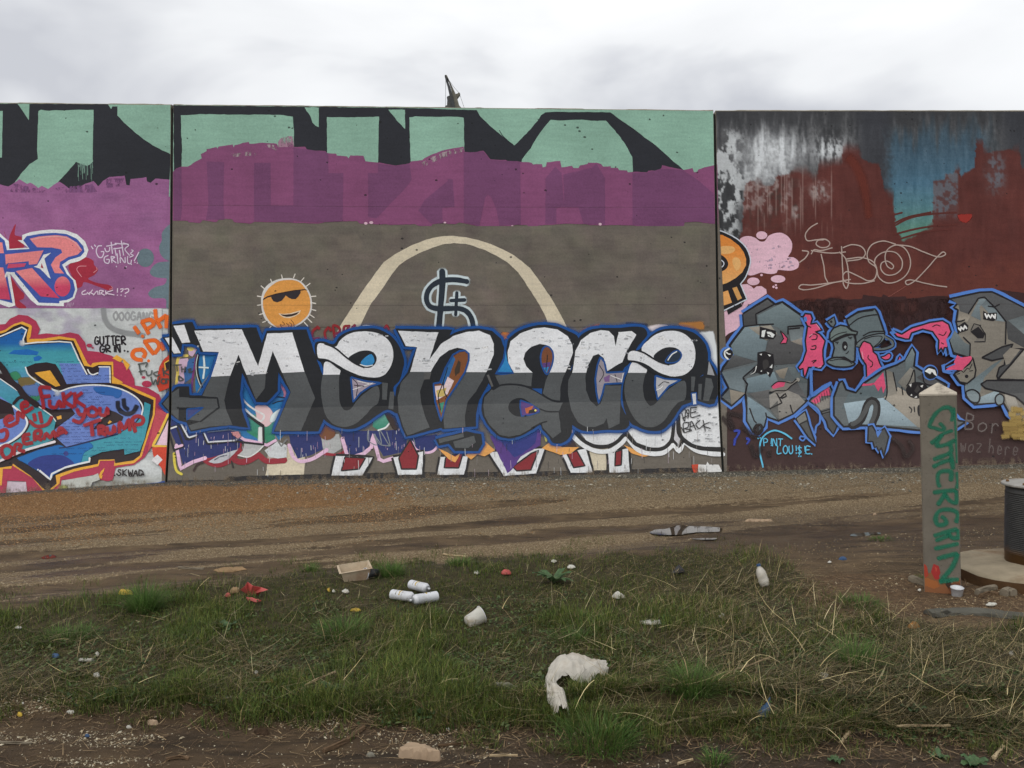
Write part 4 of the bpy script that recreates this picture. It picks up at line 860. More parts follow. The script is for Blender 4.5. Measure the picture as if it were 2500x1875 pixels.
for a in ("1530,1085 1570,1150 1605,1215", "1530,1085 1630,1065 1660,1110 1590,1165", "1675,955 1690,1060 1735,1150", "1795,1015 1700,1085", "1800,1020 1795,1150", "1450,1140 1500,1210", "1560,1300 1610,1370 1660,1435", "1555,1300 1680,1290 1720,1350 1670,1430", "1750,1310 1762,1390", "1540,1385 1450,1400 1430,1450 1470,1490 1535,1500", "1535,1385 1570,1430 1550,1470"): L0('painted_orange_letters', T2(a), OR2, 8.5, soft=1.8)
dot('painted_orange_letters', 1540 / 4.424, 540 + 1242 / 4.424, 4, OR2, pan=0); dot('painted_orange_letters', 1605 / 4.424, 540 + 1508 / 4.424, 4, OR2, pan=0)
MLABEL['painted_orange_letters'] = 'loose orange spray letters'
# big turquoise and black letter
BG = 'painted_turquoise_letter'
P0(BG, T3("-900,-250 0,-256 60,-261 110,-321 200,-361 300,-351 390,-291 430,-211 410,-146 500,-161 640,-146 760,-171 850,-151 920,-61 940,29 1060,39 1200,79 1330,160 1400,230 1450,330 1455,400 1600,430 1720,500 1800,700 1740,850 1640,1060 1560,1180 1450,1260 1250,1290 1215,1430 1080,1425 1000,1370 800,1420 670,1420 650,1540 300,1600 280,1440 80,1430 60,1620 -900,1620"), CRIM, rough=.7)
for x, y, r in ((965, -30, 7), (1000, -5, 3), (1550, 315, 5), (1585, 385, 12), (1160, 1400, 13)): dot(BG, x / 4.424, 850 + y / 4.424, r, CRIM, pan=0, ry=r * .65)
P0(BG, T3("-900,-185 0,-182 60,-202 150,-262 240,-287 330,-252 345,-235 330,-122 315,-98 480,-103 640,-128 812,-103 945,160 980,190 1000,160 1090,148 1222,146 1226,300 1300,372 1500,456 1682,540 1672,720 1530,1172 1450,1242 1230,1272 1240,1212 1080,1216 1062,1276 800,1332 652,1392 642,1462 540,1548 470,1542 350,1402 130,1264 122,1302 30,1302 20,1482 -900,1492"), ORA, rough=.6)
P0(BG, T3("-900,-158 0,-156 60,-176 150,-236 220,-262 312,-226 288,-131 292,-62 400,-58 640,-98 795,-82 910,188 1000,206 1060,180 1205,182 1207,380 1300,392 1500,490 1660,560 1650,720 1510,1160 1440,1212 1246,1242 1236,1200 1066,1206 1056,1250 800,1302 600,1372 612,1462 510,1548 450,1500 330,1380 140,1248 130,1272 0,1290 -900,1290"), BRN, rough=.5)
for a in ("1215,110 1260,70 1330,120 1300,150", "1330,110 1400,180 1370,240 1330,150", "1230,310 1330,370 1290,390 1225,370", "1050,1400 1090,1330 1130,1290 1120,1330 1070,1420", "1030,1400 1110,1370 1100,1410"): P0(BG, T3(a), ORA, rough=1)
P0(BG, T3("-900,-100 0,-108 240,-212 278,-190 240,-62 262,-30 640,-58 765,-52 925,285 1060,292 1075,205 1178,205 1182,372 900,378 720,388 680,300 600,172 500,152 380,165 280,205 300,272 425,372 430,610 230,492 100,360 0,190 -900,100"), None, rough=.4, grad=[(800, (22, 84, 150)), (838, (26, 88, 152)), (860, TURQ), (890, (66, 146, 158)), (930, (78, 130, 172)), (990, (88, 120, 176))])
P0(BG, T3("640,160 870,168 925,285 1060,292 1075,205 1178,205 1182,372 900,378 720,388 680,300"), PERI, rough=.5)
P0(BG, T3("90,60 150,20 300,10 420,40 400,75 200,70"), (28, 96, 166), rough=.6); P0(BG, T3("360,100 420,80 460,105 420,135 370,140"), (28, 96, 166), rough=.6)
for a, c in (("100,290 180,260 220,330 130,330", (58, 128, 92)), ("340,510 400,480 430,540 360,570", (58, 128, 92)), ("200,340 300,320 390,330 360,390 230,410", (112, 96, 56)), ("250,420 400,400 420,500 300,490", (92, 118, 170))): P0(BG, T3(a), c, soft=4, alpha=.85)
L0(BG, T3("0,-126 235,-226 288,-196 250,-98 256,-46 400,-62 640,-72 768,-62 850,120 938,282"), (206, 208, 208), 3.4, smooth=False); L0(BG, T3("275,205 305,280 420,372 530,430 640,470"), (206, 208, 208), 3.4); L0(BG, T3("948,230 965,265 1000,286 1058,268"), (206, 208, 208), 3.2); L0(BG, T3("1068,202 1186,202 1190,372"), (206, 208, 208), 3.2, smooth=False)
dot(BG, 240 / 4.424, 850 - 55 / 4.424, 3, (206, 210, 212), pan=0, soft=6, alpha=.6); dot(BG, 10 / 4.424, 850 + 240 / 4.424, 4, (200, 204, 206), pan=0, soft=6, alpha=.6)
P0(BG, T3("375,265 540,240 652,405 600,417 450,325"), ORA, rough=.4)
P0(BG, T3("430,400 620,472 760,430 900,410 1080,405 1250,430 1400,490 1500,570 1535,700 1460,800 1260,930 1000,990 715,1065 600,960 590,880 800,720 770,655 560,665 430,612"), PERI, rough=.4)
P0(BG, T3("1010,430 1200,415 1310,460 1300,520 1200,510 1110,500 1040,470"), (44, 92, 156), soft=2); dot(BG, 1265 / 4.424, 850 + 510 / 4.424, 9, (44, 92, 156), pan=0, ry=7)
P0(BG, T3("545,690 770,648 812,708 640,835 585,825 590,760"), BRN, rough=.3); P0(BG, T3("610,740 660,725 666,762 620,772"), ORA, rough=.3); P0(BG, T3("1160,660 1250,690 1335,740 1320,785 1180,830 1000,882 1090,770"), BRN, rough=.3); P0(BG, T3("1160,812 1185,780 1210,795 1180,815"), ORA, rough=.2)
L0(BG, T3("1000,820 1090,760 1165,700"), (206, 200, 200), 4, smooth=False)
L0(BG, T3("530,420 620,468 760,428 900,404 1080,400 1250,425 1400,485 1500,560 1542,640 1530,720"), (206, 208, 210), 3.6); dot(BG, 620 / 4.424, 850 + 485 / 4.424, 3, (200, 206, 212), pan=0, soft=7, alpha=.6)
P0(BG, T3("190,1190 430,1100 640,1050 720,1075 1000,1000 1270,930 1450,830 1545,720 1560,580 1628,610 1602,800 1562,980 1510,1112 1345,1152 1340,1088 1100,1122 960,1182 966,1226 800,1256 560,1342 530,1402 400,1312 300,1252"), (56, 136, 152), rough=.4)
P0(BG, T3("190,1190 430,1100 640,1050 720,1080 950,1020 1000,1060 900,1130 860,1240 700,1290 530,1392 400,1312 300,1252"), (28, 98, 162), soft=3)
P0(BG, T3("350,1205 450,1165 570,1153 680,1160 780,1220 802,1252 560,1340 520,1392 400,1312 300,1252"), (40, 54, 122), smooth=True, rough=.4); dot(BG, 712 / 4.424, 850 + 1138 / 4.424, 6, (52, 60, 124), pan=0)
L0(BG, T3("435,1328 520,1400 545,1418 560,1358 700,1290 850,1250 965,1226 968,1185"), (206, 208, 210), 4.6, smooth=False); dot(BG, 410 / 4.424, 850 + 1312 / 4.424, 2, (206, 208, 210), pan=0); dot(BG, 432 / 4.424, 850 + 1326 / 4.424, 2.6, (206, 208, 210), pan=0)
L0(BG, T3("640,1078 720,1070 1000,1002 1270,930"), (34, 44, 84), 3)
P0(BG, T3("-900,330 0,330 240,490 420,640 560,735 602,785 590,850 570,990 400,1060 0,1222 -900,1240"), (58, 136, 150), rough=.4, grad=[(920, (80, 140, 170)), (990, (54, 130, 146)), (1060, (62, 142, 154)), (1130, (58, 130, 144))])
P0(BG, T3("-900,470 0,520 160,630 265,720 302,800 265,890 100,1010 0,1060 -900,1080"), PERI, rough=.4); P0(BG, T3("-900,500 0,545 130,605 160,720 0,770 -900,760"), BRN, rough=.5)
L0(BG, T3("0,1068 120,1020 260,915 315,800 275,730"), BRN, 5); L0(BG, T3("0,1056 120,1005 250,900 294,805 265,735 140,625"), (206, 208, 210), 5); L0(BG, T3("-20,1225 250,1110 450,1050 592,1010"), (206, 200, 204), 6); L0(BG, T3("0,330 230,488 400,618 560,730 602,790"), (206, 208, 208), 2.6, smooth=False)
L0(BG, T3("-40,150 30,220 110,350 210,440 250,505 400,615"), BRN, 15); L0(BG, T3("145,600 200,540 260,525"), BRN, 7)
for y, x0, x1 in ((145, 10, 340), (140, 600, 850), (175, 640, 830), (215, 660, 860), (245, 660, 890), (295, 730, 1180), (332, 740, 1150), (365, 780, 900), (445, 890, 980), (472, 900, 1060), (520, 890, 1100), (545, 890, 1080), (575, 930, 1150), (605, 950, 1180), (720, 800, 1000), (740, 820, 950), (770, 820, 1000), (805, 640, 900), (840, 660, 980), (870, 700, 1000), (905, 720, 980), (950, 660, 980), (980, 640, 960), (1010, 680, 900), (1075, 720, 1100), (1100, 900, 1450), (1135, 560, 860), (1150, 900, 1000), (1010, 1120, 1500), (965, 1230, 1420), (1040, 1150, 1520), (850, 1470, 1560), (1115, 1360, 1780)):
    scrawl('painted_small_writing', x0 / 4.424, 850 + y / 4.424, (x1 - x0) / 4.424, 3.6, (34, 44, 92), .8, 0, dx=(1, -.02))
MLABEL['painted_small_writing'] = 'rows of small dark blue handwriting'
RD = 'painted_red_writing'
for a in ("545,430 435,425 450,520 465,600 470,655", "450,525 540,515", "535,560 540,625 600,640 640,570 660,640", "680,480 690,560 685,640", "775,480 695,560 790,640", "805,480 810,560 805,635", "885,480 815,550 915,630", "830,655 860,715 905,715", "925,650 905,740 860,800 785,775", "1000,635 950,665 960,720 1020,730 1050,685 1000,635", "1080,640 1080,710 1130,725 1160,645 1165,715",
          "905,835 1085,772", "985,805 1000,945", "1065,840 1072,935", "1065,845 1125,850 1110,890 1070,897 1145,935", "1155,850 1162,912 1212,915 1232,840 1238,912", "1290,915 1292,800 1340,870 1392,772 1402,890", "1462,905 1432,762 1490,733 1548,765 1530,815 1450,830",
          "60,790 140,760 110,730 50,780 90,840 190,800", "190,790 195,690 250,750 250,690", "230,640 300,615 275,580 230,610 260,690 355,640", "365,710 380,785", "428,690 450,805", "320,785 380,838 450,842 520,812 558,740", "20,1140 20,1080 80,1050 135,1090 115,1160 55,1185 20,1140", "150,1155 170,1040 230,1050 200,1095 265,1115", "320,925 255,950 265,1030 350,1020", "260,985 310,975", "375,1000 380,900 440,890 430,950 390,960 450,990", "470,985 500,920 540,970 580,900 600,960", "620,950 650,860 720,920", "630,925 690,900", "0,900 60,880 80,930 50,990 0,1000"):
    L0(RD, T3(a), (142, 38, 46), 8.2, soft=1.3, alpha=.95)
MLABEL[RD] = 'dark red sprayed words'
for a in ("1272,575 1275,640 1310,690", "1335,548 1345,630 1385,662", "1290,670 1360,708 1435,690 1478,620"): L0('painted_black_smile', T3(a), (36, 38, 50), 8.5, soft=2.5)
MLABEL['painted_black_smile'] = 'black sprayed smiling face'
# right edge beside the joint
SK = 'painted_edge_colours'
P0(SK, T3("1700,300 1720,200 1770,120 1840,60 1850,420 1720,470 1690,400"), (180, 62, 44), rough=1); P0(SK, T3("1780,165 1870,110 1870,245 1800,235"), BRN, rough=.5); L0(SK, T3("1785,235 1778,160 1870,105"), (214, 170, 70), 2.5, smooth=False)
P0(SK + '#2', T3("1690,640 1830,720 1740,880 1640,1060 1590,1130 1640,900"), (172, 66, 78), rough=.8); L0(SK + '#2', T3("1815,715 1740,880 1650,1055 1830,1065"), (222, 172, 66), 6, smooth=False); P0(SK + '#2', T3("1845,720 1845,1050 1690,1045 1760,900"), (206, 176, 190), rough=.8)
P0(SK + '#3', T3("1640,1070 1800,1065 1810,1420 1745,1300 1660,1180"), (184, 62, 42), rough=1); P0(SK + '#3', T3("1700,1150 1758,1205 1700,1262 1640,1215 1650,1190"), (200, 198, 200), rough=.5)
for a in ("1490,175 1590,160 1572,205", "1500,170 1525,290", "1500,255 1570,240", "1580,250 1590,295 1630,285 1642,240", "1705,250 1660,275 1690,300 1725,285", "1760,215 1770,300", "1820,230 1775,260 1830,290", "1630,312 1655,392 1680,340 1700,392 1725,312", "1750,330 1740,370 1780,380 1790,340 1755,330", "1800,380 1800,330 1830,345", "1870,185 1960,180|1910,180 1915,250", "1960,200 1965,260|2000,200 1995,260|1965,230 2000,225", "2030,235 2060,220 2040,260 2080,250", "1930,300 1935,350 1980,340 1930,300"):
    for s in a.split('|'): L0('painted_scrawl#2', T3(s), (72, 76, 74), 3.6, soft=.6, alpha=.85)
write(TG + '#4', 'SKWAD', 287, 1146, 14, 10.6, (38, 34, 36), 3.2, 0, (1, .03)); L0(TG + '#4', T3("1400,1385 1445,1383"), (38, 34, 36), 2)
for x, y in ((1238, 1375), (1262, 1360), (1528, 1360), (1550, 1366)): dot(TG + '#4', x / 4.424, 850 + y / 4.424, 2.2, (38, 34, 36), pan=0)
P0('painted_pale_patch', T3("80,1440 280,1445 300,1620 60,1620"), (182, 168, 178), rough=1); P0('painted_pale_patch#2', T3("665,1430 1000,1375 1060,1350 1080,1420 1000,1450 900,1660 640,1660"), (170, 172, 166), rough=1)
for a in ("650,1500 720,1500 720,1545 650,1545",): P0('painted_yellow_haze', T3(a), (158, 164, 84), soft=6, alpha=.7)
L0('painted_blue_foot_line', T3("1420,1478 1600,1470 1800,1440"), (44, 70, 130), 4, rough=3)
# ================================================================ right panel
def P2(m, *a, **k): poly(m, *a, pan=2, **k)
def L2(m, *a, **k): line(m, *a, pan=2, **k)
BRK = (82, 42, 38); MAR = (54, 34, 34); CHA = (66, 67, 69); SIL = (160, 142, 134); B2 = (76, 116, 184); K2 = (32, 30, 33); PK2 = (200, 78, 112); G1 = (90, 96, 98); G2 = (68, 69, 70); G3 = (118, 115, 110); G4 = (98, 110, 114); G5 = (128, 144, 152); CLD = (202, 166, 180)
BGD = 'painted_background'
tr = [(1748.0, float(top_v(1748)) + .3), (2500.0, float(top_v(2500)) + .3), (3490.0, float(top_v(3490)) + .3)]
P2(BGD, np.array(tr + [(3490, 1260), (1762, 1260), (1752, 900)]), BRK, rough=0, step=60)
MW = 'painted_weathered_colours'; MLABEL[MW] = 'weathered black, white and blue paint along the wall top'
BT = [(1740, 640), (1790, 620), (1812, 560), (1818, 452), (1830, 441), (1858, 446), (1862, 455), (1890, 452), (1892, 433), (1908, 427), (1928, 424), (1932, 418), (1970, 416), (1985, 432), (1997, 428), (1999, 402), (2028, 398), (2034, 396), (2054, 394), (2058, 366), (2068, 358), (2095, 363), (2104, 385), (2120, 396), (2146, 400), (2153, 436), (2158, 462), (2180, 474), (2184, 520), (2186, 556), (2205, 590), (2235, 575), (2262, 560), (2277, 545), (2279, 441), (2306, 439), (2308, 425), (2330, 424), (2332, 412), (2342, 412), (2346, 432), (2360, 420), (2380, 408), (2382, 344), (2398, 343), (2402, 362), (2412, 372), (2450, 366), (2488, 364), (2494, 412), (2620, 405), (2800, 380), (3490, 400)]
def lerp(a, b, t): return a * (1 - t[..., None]) + np.array(b, float) * t[..., None]
def weather(u, v):
    sv = fbm(u / 7., v / 46., 101, 4); sf = fbm(u / 4.5, v / 6.5, 103, 3); bl = fbm(u / 26., v / 30., 105, 4); st2 = fbm(u / 13., v / 90., 107, 3)
    c = np.ones(u.shape + (3,)) * np.array([72., 73, 75]) + ((sv - .5) * 44 + (sf - .5) * 26)[..., None]
    # white sprayed haze at the left
    g = np.exp(-(((u - 1882) / 72) ** 2 + ((v - 375) / 62) ** 2) ** 1.3)
    g = np.maximum(g, .9 * np.exp(-(((u - 1862) / 60) ** 2 + ((v - 420) / 38) ** 2) ** 1.2))
    g2 = .85 * np.exp(-(((u - 2030) / 46) ** 2 + ((v - 365) / 34) ** 2)) * sst(.38, .6, sv * .6 + sf * .4)
    w = np.clip(g * (.75 + .6 * (sf - .5)) + g2 + .32 * sst(.55, .75, st2) * sst(2060, 1990, u), 0, 1)
    c = lerp(c, (190, 194, 197), np.clip(w * 1.12, 0, 1))
    # black and white blotches beside the joint
    z = sst(1822, 1795, u + (bl - .5) * 40)
    bw = sst(.46, .56, fbm(u / 15., v / 24., 109, 4) * .75 + sf * .25)
    c = lerp(c, (176, 180, 182), z * bw * .9 * sst(300, 340, v)); c = lerp(c, (44, 45, 47), z * (1 - bw) * .85 * sst(400, 470, v))
    c = lerp(c, (50, 51, 54), sst(345, 275, v + (sv - .5) * 90) * .8)
    # dark middle and the blue patch
    dk = sst(2070, 2120, u) * sst(2200, 2150, u); c = lerp(c, (50, 52, 58), np.clip(dk + sst(2420, 2480, u), 0, 1) * .8)
    bm_ = sst(2150, 2190, u + (sf - .5) * 20) * sst(2440, 2380, u + (bl - .5) * 40) * sst(285, 360, v + (st2 - .5) * 120)
    blu = np.stack([np.interp(v, [280, 380, 450, 500, 560, 640], q) for q in ((54, 64, 68, 76, 84, 78), (68, 88, 102, 114, 124, 98), (78, 104, 122, 124, 112, 86))], -1) + ((sv - .5) * 26 + (sf - .5) * 14)[..., None]
    c = c * (1 - bm_[..., None]) + blu * bm_[..., None]
    # brick red rolled over the lower part
    edge = np.interp(u + (fbm(u / 9, v / 9, 111, 2) - .5) * 7, [q[0] for q in BT], [q[1] for q in BT]) + (fbm(u / 5, v / 5, 113, 2) - .5) * 6
    sw = 2.5 + 16 * sst(.48, .62, fbm(u / 30., v / 40., 131, 2)); br = sst(-1, 1, (v - edge) / sw)
    brick = np.ones(u.shape + (3,)) * np.array(BRK, float) + ((bl - .5) * 16)[..., None] * np.array([1, .6, .5]) + ((sv - .5) * 10)[..., None]
    brick = lerp(brick, (98, 52, 42), sst(600, 690, v + (bl - .5) * 120) * .5)
    # thin coverage: what lies under the brick shows through in patches
    thin = sst(1990, 1900, u) * sst(600, 470, v) * .5 + .75 * np.exp(-(((u - 2003) / 26) ** 2 + ((v - 468) / 26) ** 2) ** 2) + .55 * np.exp(-(((u - 2430) / 26) ** 2 + ((v - 420) / 55) ** 2) ** 2) + .85 * sst(2276, 2282, u) * sst(2342, 2334, u) * sst(545, 500, v) + .5 * np.exp(-(((u - 1945) / 14) ** 2 + ((v - 515) / 22) ** 2) ** 2)
    thin = np.clip(thin * (.35 + 1.3 * sst(.4, .62, fbm(u / 8., v / 11., 117, 3))), 0, .9)
    under = np.ones(u.shape + (3,)) * np.array([134., 122, 120]) + ((sf - .5) * 60)[..., None]
    under = lerp(under, (92, 96, 104), sst(2240, 2290, u)); under = lerp(under, (66, 50, 46), sst(.5, .6, fbm(u / 20., v / 60., 119, 2)) * sst(1990, 1960, u))
    brick = brick * (1 - thin[..., None]) + under * thin[..., None]
    drip = sst(.66, .72, fbm(u / 2.6, v / 160., 121, 2)) * sst(2060, 2040, u) * sst(600, 520, v) * .5
    brick = lerp(brick, (150, 132, 126), drip)
    return c * (1 - br[..., None]) + brick * br[..., None]
sheet(MW, np.concatenate([np.arange(1744, 2520, 2.6), np.arange(2520, 3480, 16.0)]), np.concatenate([np.arange(271, 745, 2.6)]), lambda v: jx(J2U, v) + 3.6, weather, 2)
def streaks(n, x0, y0, x1, y1, cols, ln, wd, dry=.5, al=1.0):
    for _ in range(n):
        x, y = rnd.uniform(x0, x1), rnd.uniform(y0, y1); l = rnd.uniform(*ln); w = rnd.uniform(*wd)
        p = T6("%f,%f %f,%f" % (x, y, x + rnd.uniform(-6, 6), y + l))
        L2(BGD, p, rnd.choice(cols), w / 2.91, smooth=False, dry=rnd.uniform(dry - .04, dry + .05), alpha=al, rough=0, soft=w / 2.91 * .35)
L2(MW, T6("965,480 1010,530 1055,620 1090,760 1110,900"), (108, 52, 42), 20, soft=8, alpha=.6, taper=.5); P2(MW, T6("1745,888 1760,925 1800,938 1830,915 1840,885"), (132, 44, 38), soft=3)
for a in ("1280,970 1400,910 1560,880 1730,870", "1285,950 1380,905 1550,868", "1290,1025 1450,985 1620,960 1740,955", "1320,1060 1500,1010 1700,985", "1270,890 1345,870"): L2(MW, T6(a), BRK, 4.5, dry=.3)
P2(BGD, cat([T6("-20,1490 200,1490 560,1500 640,1490 720,1505 740,1480 800,1490 830,1475 960,1490 1060,1480 1070,1455 1200,1470 1210,1450 1250,1470 1370,1465 1380,1480 1480,1475 1530,1465 1640,1460 1700,1480 1900,1460 2050,1420 2212,1440 2600,1440"), np.array([(3490, 715), (3490, 1262), (1755, 1262)])]), MAR, rough=1.6)
streaks(26, 560, 1500, 2300, 1560, [(50, 34, 34), (64, 40, 38)], (40, 160), (60, 140), .45)
# silver line tag
for a in ("745,945 690,980 658,1030 670,1068 730,1065 800,1060 832,1085 820,1110 770,1118 735,1095 745,1070 790,1062", "635,1140 680,1150 660,1190 615,1225", "700,1140 840,1158 945,1150", "700,1165 720,1135 770,1140 850,1120", "770,1165 790,1250 800,1330 820,1370", "980,1345 820,1372 700,1385 625,1385 612,1405 640,1418 720,1410 850,1370 940,1355",
          "915,1110 920,1200 925,1300 930,1380 950,1410 965,1370 945,1200 900,1150", "925,1120 990,1098 1060,1115 1085,1160 1060,1195 950,1215", "950,1200 1060,1190 1140,1220 1165,1270 1150,1340 1110,1355 1030,1320 950,1290 925,1320 940,1360 1050,1375 1150,1355",
          "1165,1270 1150,1230 1160,1190 1220,1150 1300,1155 1345,1210 1340,1270 1290,1310 1230,1310 1195,1270 1200,1230 1240,1215 1285,1250 1275,1270 1240,1250 1225,1180 1245,1130 1310,1100 1370,1130 1405,1210 1390,1290 1330,1350 1240,1370 1180,1330 1160,1260 1110,1220 1098,1160 1130,1100 1210,1072 1300,1095",
          "1310,1100 1400,1110 1500,1150 1610,1185 1655,1165 1640,1150 1600,1180 1520,1270 1430,1360 1380,1382 1370,1360 1400,1348 1500,1370 1600,1390 1665,1398"): L2('painted_silver_tag', T6(a), SIL, 2.5, soft=.5)
L2('painted_silver_tag', T6("1370,1395 1250,1470"), (130, 78, 70), 2.5, alpha=.6, smooth=False)
MLABEL['painted_silver_tag'] = 'thin looping silver tag'
# pink cloud and orange letter
CL = 'painted_pink_cloud'
P2(CL, DN("600,300 740,250 870,290 930,340 1010,340 1080,250 1200,200 1310,200 1420,270 1480,380 1460,520 1410,600 1500,610 1590,690 1580,780 1480,830 1330,830 1240,820 1220,870 1130,890 1020,880 950,865 860,900 740,910 640,700 600,450"), CLD, smooth=True, rough=.4)
for x, y, rx, ry in ((965, 238, 93, 68), (825, 1015, 105, 66), (1240, 975, 123, 63)): dot('painted_pink_bubble#%d' % x, 1720 + x / 6.9125, 540 + y / 6.9125, rx / 6.9125, CLD, pan=2, ry=ry / 6.9125)
P2(CL, DN("610,1070 720,1060 790,1100 830,1140 880,1100 960,1095 1040,1150 1050,1220 900,1320 720,1430 650,1540 600,1800 400,1900 200,2100 100,2000 220,1650 380,1560 640,1430 690,1310"), CLD, rough=.5); P2(CL, A5("75,330 300,220 320,300 290,420 240,440 215,432 135,460 160,500 150,528 75,562"), CLD, rough=.4)
for x, y, r in ((962, 908, 21), (1165, 1108, 20), (1205, 1078, 18), (1212, 1125, 20)): dot('painted_dot', 1720 + x / 6.9125, 540 + y / 6.9125, r / 6.9125, CLD, pan=2)
for _ in range(40):
    x, y = rnd.choice([(1250, 420), (1080, 700), (800, 500), (1450, 710), (1260, 720)]); x += rnd.gauss(0, 80); y += rnd.gauss(0, 60)
    L2(CL, DN("%f,%f %f,%f" % (x, y, x + rnd.uniform(15, 50), y + rnd.uniform(-8, 8))), (160, 142, 160), rnd.uniform(1.5, 6), smooth=False, dry=.52, rough=0)
OG = 'painted_orange_letter'; MLABEL[CL] = 'pale pink cloud with bubbles'; MLABEL[OG] = 'end of an orange letter edged in black and white'
P2(OG, DN("100,140 240,150 350,185 500,260 620,360 710,460 760,580 775,690 750,800 700,920 608,1060 715,1310 400,1470 100,1600"), K2, rough=.5)
P2(OG, DN("100,215 300,232 450,308 580,410 660,520 702,640 702,740 640,862 520,962 380,1042 100,1130"), None, rough=.4, grad=[(570, (200, 122, 52)), (620, (204, 130, 62)), (670, (208, 150, 88)), (705, (212, 158, 98))])
P2(OG, DN("100,1270 395,1168 462,1372 100,1510"), (210, 152, 90), rough=.4); P2(OG, DN("470,1130 545,1105 632,1300 560,1336"), (190, 142, 84), rough=.4)
P2(OG, DN("235,480 280,430 380,418 480,430 520,480 470,530 350,555 250,530"), (214, 162, 102), smooth=True, rough=.2); P2(OG, DN("470,650 520,605 590,640 617,720 590,800 540,840 490,760"), (214, 162, 102), smooth=True, rough=.2)
P2(OG, DN("100,540 280,570 370,640 402,720 370,800 300,842 100,870"), K2, smooth=True, rough=.3); L2(OG, DN("150,630 270,650 328,705 308,762 150,815"), (190, 196, 204), 2.4)
L2(OG, DN("215,155 280,165 400,215 550,300 690,430 755,560 776,680 750,800 690,950 608,1060"), (188, 194, 204), 2.8); L2(OG, DN("608,1060 716,1318 380,1482 150,1590"), (188, 194, 204), 2.8, smooth=False); dot(OG, 1720 + 230 / 6.9125, 540 + 155 / 6.9125, 3.4, (188, 194, 204), pan=2)
P2(OG, DN("378,1500 620,1380 640,1430 400,1578"), K2, rough=.4); P2(OG, DN("150,1600 330,1540 336,1592 150,1680"), K2, rough=.4)
# ---- first grey creature
def halo(m, q, w=15, wk=None, smooth=False): L2(m, q, B2, w, smooth=smooth, closed=True, rough=1, soft=1.2)
def facet(m, q, c):
    a, b = q[:, 1].min(), q[:, 1].max(); c = np.array(c, float) * 1.07; f = 1 if rnd.random() < .6 else -1
    P2(m, q, None, rough=.4, grad=[(a, tuple(c * (1 + .13 * f))), ((a + b) / 2, tuple(c)), (b, tuple(c * (1 - .13 * f)))])
def shape(m, q, c, k=4.6, smooth=False): P2(m, q, c, smooth=smooth, rough=.4); L2(m, q, K2, k, smooth=smooth, closed=True)
C1 = 'painted_grey_creature'; MLABEL[C1] = 'faceted grey creature with a gaping black mouth'
S1 = A5("310,320 530,180 600,232 665,212 840,335 862,420 880,630 840,750 905,812 895,1085 865,1115 760,1215 630,1280 520,1240 500,1330 440,1390 400,1380 345,1280 345,1180 330,1030 205,1145 105,1070 178,985 110,850 130,800 215,690 190,600 320,430")
halo(C1, S1, 19); shape(C1, S1, G1, 6)
dot(C1, 1730 + 165 / 3.688, 680 + 675 / 3.688, 17, B2, pan=2); dot(C1, 1730 + 172 / 3.688, 680 + 678 / 3.688, 13, K2, pan=2)
for a, c in (("312,325 530,190 585,235 425,320 432,420 320,425", G2), ("442,332 660,222 830,342 835,412 720,430 715,500 620,440 560,420 450,415", (92, 104, 107)), ("325,440 450,418 470,540 530,560 510,650 440,665 435,745 222,682 202,602", (97, 110, 115)), ("360,440 560,420 620,500 520,560", (118, 114, 106)), ("215,690 440,745 130,825", G2), ("535,560 610,500 862,610 868,640 830,758 700,770 590,780 585,690 512,660", (72, 72, 73)), ("720,450 855,440 860,610 740,560", (104, 112, 114)), ("740,565 860,610 855,530", (124, 118, 110)),
             ("118,845 430,770 320,890 330,1030 190,985", (94, 104, 108)), ("190,1000 330,1030 205,1138", (120, 114, 104)), ("600,830 715,800 680,905 640,890", (118, 112, 102)), ("340,900 590,840 640,960 560,1010 350,1030", (98, 112, 118)), ("710,790 890,820 885,940 780,930", (84, 92, 94)), ("545,1050 640,1000 770,1000 840,1080 868,1110 760,1212 632,1272 622,1100 552,1170", G3), ("360,1035 545,1000 550,1172 500,1150", (80, 80, 80)), ("700,1000 795,930 888,1080", (82, 82, 83)), ("552,1172 622,1100 630,1272", (82, 82, 80)), ("350,1060 500,1160 620,1270 520,1235 495,1330 440,1385 402,1375 350,1280", (98, 114, 122))): facet(C1, A5(a), c)
for a in ("320,432 450,416 585,410", "715,500 715,432 860,422", "585,235 425,320 432,418", "320,900 310,890 440,780", "330,1030 350,950 310,900", "545,1030 600,1010 640,1080 660,1120 555,1170", "735,1140 750,1190 760,1215", "725,455 820,445", "370,1170 410,1280 430,1300", "515,1210 520,1240", "640,1080 690,1035 700,1060 660,1080"): L2(C1, A5(a), K2, 3.4, smooth=False)
P2(C1, A5("460,432 605,470 608,520 582,548 458,540"), K2, rough=.2); P2(C1, A5("480,470 515,462 500,528 475,525"), (205, 208, 206), rough=.2); P2(C1, A5("522,478 560,480 595,505 580,532 535,520"), (205, 208, 206), rough=.2); L2(C1, A5("520,500 545,505 560,520"), K2, 2)
L2(C1, A5("185,630 145,660 150,700 175,725"), (205, 208, 206), 4); L2(C1, A5("160,665 180,680 195,680"), (205, 208, 206), 3)
P2(C1, A5("440,665 500,655 582,680 592,760 580,830 552,892 520,852 470,862 440,845 372,868 440,780"), K2, rough=.3); P2(C1, A5("490,740 530,730 540,790 500,820"), (54, 52, 52), smooth=True, rough=.2)
for a in ("458,680 482,676 475,694", "530,680 562,690 550,704", "548,800 575,770 572,808", "525,840 545,850 535,870", "465,835 480,825 480,840"): P2(C1, A5(a), (200, 202, 200), rough=.1)
L2(C1, A5("430,790 415,840 380,862"), (200, 202, 200), 3, taper=.7)
